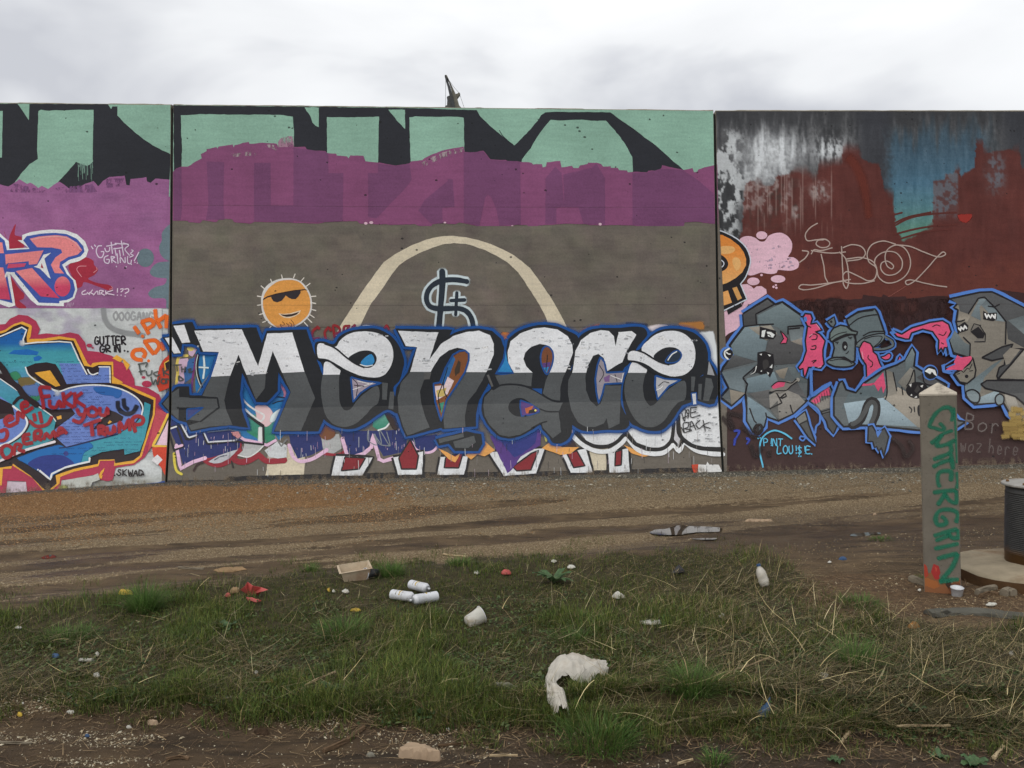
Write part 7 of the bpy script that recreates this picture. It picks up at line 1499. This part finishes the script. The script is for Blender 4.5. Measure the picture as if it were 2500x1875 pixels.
RUST = [([(.0, .9), (.12, .905), (.3, .895), (.42, .92), (.55, .94), (.7, .955), (.86, .93), (1, .915), (1, 1.01), (0, 1.01)], (116, 76, 50)), ([(.02, .93), (.3, .94), (.45, .965), (.3, .985), (.05, .97)], (136, 82, 46)), ([(.6, .96), (.95, .94), (.98, .985), (.7, .99)], (98, 60, 40)), ([(.0, .86), (.1, .875), (.14, .915), (.06, .93), (.0, .92)], (140, 56, 42)), ([(.27, .852), (.4, .868), (.47, .9), (.4, .935), (.28, .93), (.22, .895)], (138, 44, 42)), ([(.3, .87), (.36, .88), (.34, .9)], (158, 66, 52)), ([(.58, .93), (.68, .915), (.74, .95), (.66, .975), (.6, .96)], (56, 42, 34))]
face_decal('painted_lettering', st_, RUST, 'green sprayed letters above rust orange paint', 0)

# ---------------------------------------------------------------- corrugated vent pipe on a concrete ring
PCX = Vector((3.70, 5.86, -.02))
M_RING = plain('weathered pale concrete', (158, 146, 124), .92, .22, 5, .6, .2, (118, 92, 66)); M_RIM = plain('rust stained concrete edge', (92, 68, 46), .95, .25, 8, .7, .15, (66, 50, 36))
ring = empty('concrete_manhole_ring', PCX); tag(ring, 'round weathered concrete slab beneath the corrugated pipe', 'slab')
def wobble(V): return V + (np.stack([fbm(V[:, 0] * 9, V[:, 1] * 9, 2, 3), fbm(V[:, 0] * 9, V[:, 1] * 9 + 4, 3, 3), fbm(V[:, 0] * 6, V[:, 1] * 6, 5, 3)], 1) - .5) * .035
V_, F_ = lathe([(.548, .15), (.54, .162), (.5, .168), (.3, .172), (.0, .17)], 60, False); mesh_obj('slab_top', wobble(V_), F_, M_RING, ring, smooth=True)
V_, F_ = lathe([(.56, -.12), (.552, .03), (.55, .15)], 60, False); mesh_obj('slab_edge', wobble(V_), F_, M_RIM, ring, smooth=True)
pipe = empty('corrugated_pipe', PCX + Vector((.05, .1, .168))); tag(pipe, 'dark corrugated metal pipe with a flat lid at the right edge', 'pipe')
N = NT('dark galvanised pipe with rust'); P = N.objc(); sz = N.n('ShaderNodeSeparateXYZ'); N.l(P, sz.inputs[0])
cp = N.ramp(N.noise(8, 4, .6, P), [(.3, tuple(lin((44, 44, 45)) * .9) + (1,)), (.7, tuple(lin((72, 72, 70)) * .9) + (1,))])
cp = N.mix(N.mr(N.math('ADD', sz.outputs[2], N.math('MULTIPLY', N.noise(9, 4, .6, P), .1)), .1, .17, 1, 0), cp, tuple(lin((116, 82, 44)) * .8) + (1,)); M_PIPE = N.bsdf(cp, .55, N.noise(40, 3, .6, P), .2, .003, .5)
pr = [(.205, -.01), (.205, .07)]; z = .07
while z < .5: pr += [(.208, z), (.197, z + .0045), (.197, z + .007), (.208, z + .0115)]; z += .0135
pr += [(.204, z + .005), (.204, z + .045)]; zt = z + .045
V_, F_ = lathe(pr, 40); mesh_obj('corrugated_shell', V_, F_, M_PIPE, pipe, smooth=True)
M_LID = plain('dull pale metal lid', (168, 166, 160), .5, .12, 10, .2, .5, (120, 112, 100))
V_, F_ = lathe([(.225, zt + .0005), (.232, zt + .006), (.232, zt + .016), (.226, zt + .02), (.02, zt + .026)], 40); mesh_obj('lid', V_, F_, M_LID, pipe, smooth=False)
for a in (2.7, 3.7, 4.7, 5.7): V_, F_ = lathe([(.012, 0), (.012, .01), (.006, .013)], 6); o = mesh_obj('bolt', V_, F_, M_PIPE, pipe); o.location = (.19 * math.cos(a), .19 * math.sin(a), zt + .0235)

# ---------------------------------------------------------------- crane behind the wall
CD = 62.0
def cpt(x, y, dy=0.0): 
    p = at_depth(1040 + x / 15.8, 170 + y / 15.8, CD); p.y += dy; return p
M_CRD = plain('dark crane steel', (58, 60, 62), .7, .25, 2, .2, .3, (92, 88, 80), alb=1.15); M_CRL = plain('weathered grey crane boom', (104, 101, 92), .8, .2, 3, .2, .3, (74, 72, 66), alb=1.15); M_CAB = plain('grey steel cable', (150, 152, 154), .5, .05, 5, 0, .4, alb=1.0)
base_c = cpt(1040, 1700); base_c.z = 0
crane = empty('crane', base_c); tag(crane, 'dark crane boom with cables rising behind the wall', 'crane')
def slab(name, pts, th, mat, bev=0):
    P = [Vector(p) - base_c for p in pts]; n = len(P); V = [tuple(p + Vector((0, -th / 2, 0))) for p in P] + [tuple(p + Vector((0, th / 2, 0))) for p in P]
    F = [tuple(range(n)), tuple(range(n, 2 * n))[::-1]] + [(i, i + n, (i + 1) % n + n, (i + 1) % n) for i in range(n)]; return mesh_obj(name, V, F, mat, crane)
slab('boom', [cpt(*p) for p in ((745, 310), (800, 262), (830, 300), (1140, 960), (1205, 1110), (1290, 1430), (1400, 1560), (1500, 1760), (1230, 1760), (1140, 1500), (1050, 1130), (960, 700), (870, 420))], .8, M_CRL)
slab('boom_rail', [cpt(*p, -.1) for p in ((742, 312), (775, 290), (850, 480), (960, 760), (1040, 1060), (1140, 1500), (1200, 1760), (1100, 1760), (925, 1080), (830, 640), (748, 380))], .9, M_CRD)
slab('spur', [cpt(*p) for p in ((1140, 985), (1230, 955), (1270, 915), (1318, 940), (1300, 985), (1205, 1110))], .5, M_CRL)
slab('mast_head', [cpt(*p) for p in ((820, 1140), (850, 1105), (925, 1080), (1040, 1060), (1140, 1500), (1160, 1760), (760, 1760), (745, 1540), (770, 1465), (830, 1450), (840, 1250))], 1.0, M_CRD)
tw = [cpt(740, 1758), cpt(1330, 1758)]; slab('tower', [tw[0], tw[1], Vector((tw[1].x + .8, tw[1].y, 0)), Vector((tw[0].x - .8, tw[0].y, 0))], 2.4, M_CRD)
for a in (((760, 320), (757, 900), (752, 1760)), ((830, 330), (1060, 650), (1290, 925)), ((1300, 960), (1400, 1250), (1500, 1560), (1560, 1760))):
    V_, F_ = tube([cpt(*p) - base_c for p in a], .016, 5); mesh_obj('cable', V_, F_, M_CAB, crane)

# ---------------------------------------------------------------- litter on the verge
M_BAG = plain('thin white plastic', (214, 208, 196), .45, .07, 9, .5, .45, (188, 172, 150), .25, alb=.85)
M_PAP = plain('white paper scrap', (202, 200, 190), .8, .08, 16, .3, .2, (146, 134, 112), alb=.8)
M_CARD = plain('wet tan cardboard', (150, 124, 92), .85, .15, 14, .3, .2, (116, 92, 66), alb=.85); M_RED = plain('faded red plastic', (190, 84, 80), .5, .15, 12, .3, .4, (150, 66, 62), alb=.8); M_YEL = plain('yellow plastic scrap', (196, 164, 58), .55, .15, 14, .3, .35, (150, 124, 52), alb=.8)
M_BLU = plain('blue plastic', (50, 82, 120), .5, .2, 14, .3, .4, (40, 60, 90), alb=.8); M_ORN = plain('orange rind', (160, 112, 56), .6, .15, 20, .3, .3, alb=.8); M_ROCK = plain('pale tan rock', (168, 146, 122), .92, .14, 9, .6, .15, (138, 116, 94), alb=.85); M_ROCKG = plain('grey stone', (128, 124, 112), .92, .2, 12, .6, .15, (90, 84, 72), alb=.8); M_CRUB = plain('crumbled pale concrete', (162, 152, 138), .95, .2, 24, .9, .1, (120, 108, 92), alb=.8)
M_CAN = plain('white sprayed metal can', (214, 216, 220), .4, .06, 12, .1, .45, (158, 150, 136), alb=.82); M_CANM = plain('dull steel', (140, 142, 144), .35, .1, 10, .1, .6); M_BLKP = plain('black plastic', (34, 34, 36), .45, .2, 10, .2, .45); M_CREAM = plain('stained cream plastic', (196, 178, 152), .55, .12, 9, .3, .35, (150, 116, 90), alb=.85); M_WOOD = plain('weathered grey wood', (132, 122, 106), .9, .25, 12, .6, .15, (96, 86, 72)); M_WOODB = plain('brown twig bark', (104, 84, 64), .9, .25, 16, .6, .15, (74, 60, 46)); M_STR = plain('bare pale lath', (186, 166, 132), .8, .15, 20, .3, .2, (150, 128, 98))
def draped_sheet(name, label, cat_, spine, widths, hts, mat, seed=0, ns=90, nt=30):
    """thin folded plastic: a sheet arched along a path on the ground"""
    q = np.array([tuple(G(*p)) for p in spine]); c = q.mean(0); k = np.linspace(0, 1, len(q)); s_ = np.linspace(0, 1, ns)
    C = catmull(q[:, :2], False, .01); L = np.concatenate([[0], np.cumsum(np.linalg.norm(np.diff(C, axis=0), axis=1))]); L /= L[-1]
    C = np.stack([np.interp(s_, L, C[:, i]) for i in range(2)], 1); d = np.gradient(C, axis=0); d /= np.linalg.norm(d, axis=1)[:, None] + 1e-9; n = np.stack([-d[:, 1], d[:, 0]], 1)
    w = np.interp(s_, k, widths); h = np.interp(s_, k, hts); t = np.linspace(-1, 1, nt)
    S, T = np.meshgrid(s_, t, indexing='ij')
    e = 1 + .35 * (fbm(S * 9 + seed, np.sign(T) * 3, 5 + seed, 3) - .5) * 2
    tt = T * e
    fold = 1 - np.abs(2 * fbm(S * 7 + T * 1.2 + seed, T * 2.2, 7 + seed, 3) - 1); f2 = 1 - np.abs(2 * fbm(S * 22, T * 3 + seed, 9 + seed, 2) - 1)
    X = C[:, None, :] + n[:, None, :] * (tt * w[:, None] * .5)[..., None] + d[:, None, :] * ((fold - .5) * .02)[..., None]
    z = h[:, None] * np.clip(1 - tt ** 2, 0, 1) ** .55 + (fold - .55) * .035 + (f2 - .5) * .012 + .012
    gz = height(X[..., 0], X[..., 1]); P = np.concatenate([X - c[:2], (gz + np.maximum(z, .004) - c[2])[..., None]], -1).reshape(-1, 3)
    i, j = np.meshgrid(np.arange(ns - 1), np.arange(nt - 1), indexing='ij'); a_ = (i * nt + j).ravel(); F = np.stack([a_, a_ + 1, a_ + nt + 1, a_ + nt], 1)
    o = mesh_obj(name, P, F, mat, None, smooth=True); o.location = c; tag(o, label, cat_); return o
draped_sheet('plastic_bag', 'torn white plastic bag draped over the lower verge', 'bag', [(1375, 1764), (1372, 1740), (1354, 1718), (1346, 1690), (1364, 1668), (1402, 1658), (1445, 1654), (1478, 1650)], [.06, .1, .05, .1, .19, .2, .15, .07], [.05, .06, .045, .06, .095, .095, .06, .045], M_BAG, 5)
crumple('tan_rock', 'big pale tan rock lying in the near mud', 'rock', C800("450,1005 485,950 550,945 640,970 690,1005 735,1050 720,1075 660,1075 600,1055 520,1045 455,1030"), M_ROCK, .045, .008, 9, -.004, .012, .35, seed=1, jag=.15)
crumple('flat_stone', 'flat grey stone half hidden in the middle verge', 'stone', C800("1060,600 1090,575 1160,580 1230,605 1250,630 1180,635 1090,625"), M_ROCKG, .03, .01, 10, .0, .012, .4, seed=2)
crumple('concrete_rubble', 'crumbly concrete lump right of the plastic bag', 'rubble', C800("1760,740 1790,700 1850,690 1885,720 1850,750 1790,765"), M_CRUB, .05, .02, 18, .0, .009, .5, seed=4); crumple('concrete_rubble', 'flat crumbled concrete between the bag and the grass tuft', 'rubble', C800("1575,770 1620,735 1690,730 1730,755 1660,780 1600,790"), M_CRUB, .03, .015, 18, .0, .009, .5, seed=5)
crumple('pale_stone', 'smooth pale stone in the lower left mud', 'stone', [(358, 1766), (365, 1759), (378, 1759), (388, 1766), (382, 1771), (366, 1771)], M_ROCK, .025, .003, 14, 0, .006, .5, seed=6)
crumple('slate_piece', 'blue grey stone chip left of the big pale rock', 'stone', C800("245,1045 260,1010 295,1015 305,1040 270,1050"), M_ROCKG, .02, .004, 14, 0, .006, .5, seed=7)
crumple('cardboard_piece', 'flat tan cardboard scrap at the road edge', 'cardboard', C0a("1370,668 1430,650 1560,648 1585,662 1500,678 1400,680"), M_CARD, .006, .004, 10, .004, .02, .3, seed=8, flat=True)
crumple('yellow_scrap', 'yellow sponge like scrap at the left of the verge', 'scrap', C0a("760,820 800,808 850,812 855,830 800,838 762,834"), M_YEL, .025, .006, 16, .02, .008, .5, seed=9)
def shard(name, label, cat_, base, pts, offs, mat):
    """stiff torn sheet standing in the grass, folded along its fan"""
    g = G(*base); t0 = (g - CAM).dot(ray(1250, 937.5)); P = [at_depth(u, v, t0 + o_) - g for (u, v), o_ in zip(pts, offs)]
    for q in P: q.z = max(q.z, .004)
    n = len(P); V = [tuple(q) for q in P] + [tuple(q + Vector((0, .003, .001))) for q in P]
    F = [(0, i, i + 1) for i in range(1, n - 1)] + [(n, n + i + 1, n + i) for i in range(1, n - 1)] + [(i, i + n, (i + 1) % n + n, (i + 1) % n) for i in range(n)]
    o = mesh_obj(name, V, F, mat); o.location = g; tag(o, label, cat_); return o
shard('red_plastic', 'large torn red plastic piece standing in the grass', 'plastic', (620, 1456), C0a("1600,832 1545,790 1572,768 1590,740 1625,765 1680,775 1722,790 1682,802 1662,832"), [0, .02, -.03, .03, -.02, .03, .0, -.03, .01], M_RED)
crumple('red_plastic', 'small red plastic piece left of the torn red plastic', 'plastic', C0a("1445,835 1465,815 1485,830 1470,848"), M_RED, .03, .01, 16, .02, .006, .6, seed=11); crumple('red_plastic', 'narrow red plastic shard in front of the torn red plastic', 'plastic', C0a("1580,840 1620,850 1680,870 1650,885 1590,858"), M_RED, .02, .01, 16, .03, .006, .6, seed=12)
crumple('brown_wrapper', 'pale brown paper beside the torn red plastic', 'wrapper', C0a("1475,800 1500,778 1545,782 1530,815 1490,825"), M_CARD, .04, .015, 14, .02, .008, .6, seed=13)
crumple('red_scrap', 'dull red scrap near the broad leaved weed', 'scrap', C8a("1115,690 1130,670 1175,675 1180,695 1140,702"), M_RED, .03, .01, 16, .02, .006, .6, seed=14)
crumple('crumpled_paper', 'crumpled white paper in the grass right of the middle', 'paper', C8a("1825,835 1860,805 1880,820 1915,850 1870,862"), M_PAP, .05, .025, 16, .03, .008, .7, seed=15)
crumple('blue_wrapper', 'flattened blue and white wrapper in the lower right straw', 'wrapper', [(1828, 1728), (1850, 1722), (1880, 1722), (1882, 1733), (1855, 1742), (1832, 1742)], M_BLU, .015, .008, 14, .025, .008, .5, seed=16)
crumple('black_bag', 'small black bag lying in the grass right of centre', 'bag', C15("190,620 215,585 250,590 262,610 230,625"), M_BLKP, .06, .02, 12, .02, .01, .7, seed=17)
crumple('orange_rind', 'orange scrap in the straw at the right', 'scrap', [(2215, 1536), (2222, 1522), (2240, 1522), (2246, 1533), (2232, 1540)], M_ORN, .04, .008, 14, .02, .006, .7, seed=18)
crumple('blue_lump', 'round blue plastic lump on the bare earth', 'plastic', [(2047, 1364), (2050, 1358), (2058, 1357), (2067, 1359), (2067, 1366), (2058, 1368)], M_BLU, .06, .006, 14, .0, .008, .8, seed=19)
for i, (u, v, w, h_, l) in enumerate(((1352, 1374, 14, 6, 'white scrap behind the broad leaved weed'), (1394, 1388, 22, 8, 'flat white scrap right of the broad leaved weed'), (236, 1654, 17, 12, 'white paper scrap in the left verge'), (212, 1617, 44, 8, 'long pale paper strip in the left verge'), (237, 1602, 12, 10, 'grey crumpled paper tip above the pale strip'), (45, 1536, 18, 4, 'thin white strip at the far left'), (556, 1706, 26, 12, 'cream crushed cup lid low in the left verge'), (625, 1646, 11, 6, 'small white chip near the orange peel'), (56, 1717, 7, 6, 'round white chip in the left mud'), (172, 1740, 20, 7, 'white flake in the left mud'), (420, 1742, 8, 7, 'bright white chip above the pale stone'), (832, 1722, 20, 10, 'white crumb pile at the lower middle'), (1108, 1670, 12, 12, 'pale leaf scrap in the middle verge'), (1095, 1740, 11, 8, 'white stone like scrap above the rock'), (1093, 1782, 12, 8, 'dull white flake right of the rock'), (315, 1776, 14, 4, 'thin white flake in the lower left gravel'), (1590, 1524, 60, 12, 'pale scattered paper in the straw right of centre'), (1763, 1508, 14, 12, 'white tissue in the straw right of centre'), (2010, 1655, 26, 14, 'pale crushed plastic under the arching grass'), (2420, 1480, 28, 6, 'cream paper on the bare earth behind the grey kerb'), (2245, 1445, 10, 6, 'tiny white scrap left of the post'), (2025, 1376, 10, 5, 'white chip on the bare earth'), (2468, 1600, 12, 10, 'white scrap in the far right straw'), (1165, 1402, 14, 8, 'pale scrap near the dull red scrap'), (845, 1448, 16, 10, 'crumpled pale paper below the cream tray'), (815, 1447, 8, 6, 'small white paper left of the crumpled paper'))):
    crumple('litter_scrap', l, 'scrap', box_around(u, v, w, h_), M_PAP, .006, .006, 26, .012 if v < 1690 else .002, .005, .6, 'small pale scraps of litter', 30 + i, flat=True, jag=.8)
for i, (u, v, w, h_, l) in enumerate(((48, 1748, 14, 8, 'yellow leaf in the lower left mud'), (660, 1668, 26, 8, 'orange peel in the lower middle verge'), (868, 1494, 26, 8, 'yellow scrap below the spray cans'), (803, 1444, 8, 12, 'orange scrap left of the crumpled paper'))): crumple('coloured_scrap', l, 'scrap', box_around(u, v, w, h_), M_YEL if i != 1 else M_ORN, .008, .006, 24, .012, .005, .6, None, 70 + i, flat=True, jag=.8)
for u, v, w, h_, l in ((136, 1606, 22, 8, 'faded blue scrap in the left verge'), (213, 1800, 12, 5, 'blue sliver in the lower left gravel')): crumple('blue_scrap', l, 'scrap', box_around(u, v, w, h_), M_BLU, .01, .008, 20, .012, .005, .6, None, 81)
for u, v, w, h_, l in ((640, 1786, 44, 26, 'dark clod of earth in the near track'), (1192, 1818, 30, 14, 'dark clod right of the pale rock'), (1150, 1862, 26, 12, 'dark clod at the bottom edge')): crumple('earth_clod', l, 'clod', box_around(u, v, w, h_), plain('dark clod soil', (66, 52, 40), .95, .25, 30, .9, .1), .03, .02, 30, -.006, .006, .6, None, 90)
for u, v, w, h_, l in ((1850, 1271, 84, 6, 'flat pale slab on the road right of the puddle'), (2135, 1256, 10, 4, 'small white stone on the road')): crumple('road_stone', l, 'stone', box_around(u, v, w, h_), M_ROCK, .02, .003, 10, 0, .02, .4, None, 95)

# spray cans
def can(u0, v0, u1, v1, label, lift=0.0):
    a = G(u0, v0); b = G(u1, v1); d = (b - a); d.z = 0; L = .185; d.normalize()
    e = empty('spray_can', a + Vector((0, 0, .036 + lift))); tag(e, label, 'spray can', 'white spray cans')
    e.rotation_mode = 'QUATERNION'; e.rotation_quaternion = (d + Vector((0, 0, .04))).to_track_quat('Z', 'Y')
    V_, F_ = lathe([(.026, .002), (.0315, 0), (.0325, .003), (.0325, .006), (.0318, .008), (.0318, .15), (.0325, .152), (.0325, .155), (.029, .163), (.022, .172), (.0165, .176)], 24); mesh_obj('body', V_, F_, M_CAN, e, smooth=True)
    V_, F_ = lathe([(.0168, .175), (.0172, .181), (.013, .182), (.0045, .1825), (.0045, .188)], 18); mesh_obj('valve_cup', V_, F_, M_CANM, e, smooth=True)
    V_, F_ = lathe([(.007, .186), (.0075, .197), (.005, .2)], 12); mesh_obj('nozzle', V_, F_, M_CAN, e, smooth=True)
    for z0, w in ((.05, .004), (.075, .012), (.1, .003)):
        Vv = []; Ff = []
        for i in range(9):
            t = 1.2 + i * .2; Vv += [(.0321 * math.cos(t), .0321 * math.sin(t), z0 + rnd.uniform(-.002, .002)), (.0321 * math.cos(t), .0321 * math.sin(t), z0 + w * rnd.uniform(.6, 1.2))]
        for i in range(8): Ff.append((2 * i, 2 * i + 2, 2 * i + 3, 2 * i + 1))
        mesh_obj('label_print', Vv, Ff, M_ROCKG if w < .01 else M_YEL, e)
    return e
can(958, 1464, 1030, 1476, 'white spray can lying lowest and furthest left of the three'); can(1004, 1444, 1062, 1462, 'white spray can lying at the back of the three', .012); can(1066, 1470, 1012, 1482, 'white spray can lying at the right front of the three', .004)
# cream tray and black cup
pt_ = G(868, 1412); tr_ = empty('plastic_tray', pt_, .25); tag(tr_, 'open cream plastic tray with stains at the road edge', 'tray'); tr_.rotation_euler = (R(4), R(-5), .3)
def tray(w, d, h, t=.004, fl=1.25):
    o1 = [(-w, -d, 0), (w, -d, 0), (w, d, 0), (-w, d, 0)]; o2 = [(x * fl, y * fl, h) for x, y, _ in o1]; i2 = [(x * fl - math.copysign(t, x), y * fl - math.copysign(t, y), h) for x, y, _ in o1]; i1 = [(x - math.copysign(t, x), y - math.copysign(t, y), t) for x, y, _ in o1]
    rs = [o1, o2, i2, i1]; V = [p for r in rs for p in r]; F = [(0, 3, 2, 1), (12, 13, 14, 15)]
    for j in range(3):
        for i in range(4): k = (i + 1) % 4; F.append((j * 4 + i, j * 4 + k, j * 4 + 4 + k, j * 4 + 4 + i))
    return np.array(V), F
V_, F_ = tray(.085, .07, .085); mesh_obj('tub', V_, F_, M_CREAM, tr_)
V_ = np.array([(-.118, -.1, .0865), (.118, -.1, .0865), (.118, .1, .0865), (-.118, .1, .0865), (-.105, -.086, .0875), (.105, -.086, .0875), (.105, .086, .0875), (-.105, .086, .0875)]); mesh_obj('rim', V_, [(0, 1, 5, 4), (1, 2, 6, 5), (2, 3, 7, 6), (3, 0, 4, 7)], M_CREAM, tr_)
pc = G(893, 1414); cup = empty('black_cup', pc + Vector((0, 0, .04))); tag(cup, 'black cup with a white rim lying beside the cream tray', 'cup'); cup.rotation_mode = 'QUATERNION'; cup.rotation_quaternion = Vector((-.72, -.6, .12)).normalized().to_track_quat('Z', 'Y')
V_, F_ = lathe([(.028, -.1), (.03, -.1), (.04, 0), (.0385, .0), (.029, -.095), (.0, -.095)], 22, False); mesh_obj('cup_body', V_, F_, M_BLKP, cup, smooth=True); V_, F_ = lathe([(.0385, -.002), (.043, -.002), (.043, .004), (.0385, .004), (.0385, -.002)], 22, False); mesh_obj('cup_rim', V_, F_, M_CAN, cup, smooth=True)
# crushed white cup
pc = G(1157, 1522); cw = empty('crushed_cup', pc + Vector((0, 0, .03))); tag(cw, 'crushed white foam cup lying in the middle of the verge', 'cup'); cw.rotation_mode = 'QUATERNION'; cw.rotation_quaternion = Vector((.75, .45, .25)).normalized().to_track_quat('Z', 'Y')
V_, F_ = lathe([(.0, -.05), (.034, -.05), (.037, -.045), (.049, .05), (.052, .052), (.052, .056), (.046, .054), (.033, -.044), (0, -.044)], 24, False); V_ = V_ + np.stack([np.zeros(len(V_)), (fbm(V_[:, 0] * 30, V_[:, 2] * 25, 3, 2) - .5) * .045, np.zeros(len(V_))], 1); mesh_obj('cup_body', V_, F_, M_PAP, cw, smooth=True)
V_, F_ = lathe([(.0515, .0525), (.0545, .054), (.0515, .0565)], 24, False); mesh_obj('cup_rim', V_, F_, M_CAN, cw, smooth=True)
# plastic bottle with a blue cap
pc = G(1868, 1434); bt = empty('plastic_bottle', pc + Vector((0, 0, .02))); tag(bt, 'crushed pale plastic bottle with a blue cap in the dry grass', 'bottle'); bt.rotation_mode = 'QUATERNION'; bt.rotation_quaternion = Vector((-.25, .25, .9)).normalized().to_track_quat('Z', 'Y')
V_, F_ = lathe([(.028, -.01), (.032, -.005), (.033, .03), (.03, .04), (.033, .05), (.033, .085), (.022, .11), (.0125, .122), (.0125, .13)], 22); V_[:, 1] += (fbm(V_[:, 0] * 40, V_[:, 2] * 30, 3, 2) - .5) * .018; mesh_obj('bottle_body', V_, F_, M_BAG, bt, smooth=True)
V_, F_ = lathe([(.0145, .127), (.0145, .142), (.012, .144)], 16); mesh_obj('bottle_cap', V_, F_, M_BLU, bt)
# white cup at the foot of the post
pc = G(2336, 1455); wc = empty('white_cup', pc); tag(wc, 'bright white broken cup at the foot of the square post', 'cup'); wc.rotation_euler = (R(6), R(-4), .3)
V_, F_ = lathe([(0, 0), (.03, 0), (.032, .003), (.039, .055), (.041, .056), (.041, .059), (.036, .058), (.029, .006), (0, .006)], 20, False); mesh_obj('cup_body', V_, F_, M_CAN, wc, smooth=True); V_, F_ = lathe([(.0395, .0575), (.0425, .059), (.0395, .0615)], 20, False); mesh_obj('cup_rim', V_, F_, M_CAN, wc, smooth=True)
# grey rubber kerb strip half sunk at the right
def bar(name, label, cat_, pts, w, h, mat, lift=0.0, group=None, n=26, rough=.006):
    q = [G(*p) for p in pts]; c = q[0].copy(); P = catmull(np.array([tuple(p - c) for p in q]), False, .05) if len(q) > 2 else np.array([tuple((q[1] - q[0]) * t) for t in np.linspace(0, 1, n)])
    d = np.gradient(P, axis=0); d /= np.linalg.norm(d, axis=1)[:, None]; s = np.cross(d, [0, 0, 1]); s /= np.linalg.norm(s, axis=1)[:, None]; V = []; F = []; m = len(P)
    gz = height(P[:, 0] + c.x, P[:, 1] + c.y) - c.z; P[:, 2] = gz + lift
    sec = [(-.5, 0), (-.46, .75), (-.3, 1), (.3, .95), (.46, .7), (.5, 0), (.4, -.3), (-.4, -.3)]
    for i in range(m):
        for a, b in sec:
            r = (fbm(np.array([i * .6]), np.array([a * 7 + b]), 5, 2)[0] - .5) * rough * 2; V.append(P[i] + s[i] * (a * w + r) + np.array([0, 0, b * h + r]))
    k = len(sec)
    for i in range(m - 1):
        for j in range(k): l = (j + 1) % k; F.append((i * k + j, i * k + l, (i + 1) * k + l, (i + 1) * k + j))
    F += [tuple(range(k))[::-1], tuple((m - 1) * k + j for j in range(k))]
    o = mesh_obj(name, np.array(V), F, mat, None); o.location = c; tag(o, label, cat_, group); return o
M_KERB = plain('grey weathered rubber', (92, 90, 82), .85, .2, 5, .6, .2, (72, 70, 64))
bar('rubber_kerb_strip', 'grey weathered kerb strip lying half sunk at the right edge', 'kerb', [(2268, 1503), (2350, 1497), (2430, 1502), (2520, 1514), (2640, 1530)], .1, .025, M_KERB, rough=.02)
for p, w, h_, m_, l, c_ in (([(436, 1388), (468, 1390), (497, 1391)], .016, .012, M_WOOD, 'thin grey stick on the road left of the cardboard', 'stick'), ([(1082, 1355), (1110, 1358), (1137, 1360)], .022, .008, M_STR, 'pale lath at the road edge in the middle', 'board'), ([(790, 1838), (850, 1810), (890, 1780)], .016, .014, M_WOODB, 'brown branch left of the big pale rock', 'branch'), ([(1070, 1824), (1120, 1820), (1165, 1812)], .008, .007, M_WOODB, 'twig right of the big pale rock', 'twig'), ([(1196, 1864), (1230, 1862), (1264, 1862)], .007, .006, M_STR, 'yellow straw at the bottom edge', 'straw'), ([(1495, 1752), (1560, 1762), (1640, 1764)], .006, .005, M_STR, 'long pale straw in front of the rubble', 'straw'),
                          ([(2225, 1418), (2262, 1430), (2292, 1438)], .05, .035, M_WOOD, 'grey log stub left of the square post', 'log'), ([(2385, 1452), (2412, 1442), (2440, 1438)], .03, .03, M_WOOD, 'pale driftwood piece right of the square post', 'driftwood'), ([(2392, 1460), (2420, 1452), (2438, 1455)], .02, .02, M_WOODB, 'brown driftwood below the pale piece', 'driftwood'), ([(2450, 1455), (2462, 1450), (2475, 1455)], .05, .04, M_WOOD, 'short wood chunk below the round slab', 'driftwood'), ([(1600, 1790), (1660, 1775), (1740, 1745), (1800, 1722)], .006, .005, M_STR, 'long leaning straw left of the blue wrapper', 'straw'), ([(1640, 1690), (1760, 1660), (1880, 1620)], .005, .005, M_STR, 'long straw crossing the verge at the right', 'straw'), ([(0, 1816), (40, 1817), (76, 1817)], .008, .007, M_WOOD, 'pale stick in the lower left gravel', 'stick'), ([(2190, 1790), (2260, 1788), (2320, 1788)], .007, .006, M_STR, 'straight pale straw at the lower right', 'straw'), ([(2052, 1815), (2065, 1800), (2075, 1790)], .014, .008, M_STR, 'short pale wood chip in the near mud', 'chip'),
                          ([(2425, 1855), (2440, 1840), (2450, 1825)], .016, .012, M_STR, 'pale split stick at the lower right', 'stick'), ([(1655, 1868), (1675, 1862), (1692, 1857)], .01, .007, M_STR, 'pale wood chip by the grass sprig in the near mud', 'chip'), ([(745, 1690), (780, 1672), (820, 1655)], .008, .007, M_STR, 'thin pale stalk low in the middle verge', 'straw'), ([(405, 1858), (440, 1852), (460, 1856)], .012, .009, M_WOODB, 'forked twig in the lower left gravel', 'twig')):
    bar('stick' if c_ not in ('log', 'driftwood', 'branch', 'board') else c_, l, c_, p, w, h_, m_, .004 if c_ not in ('straw',) else .03)
build_motifs()
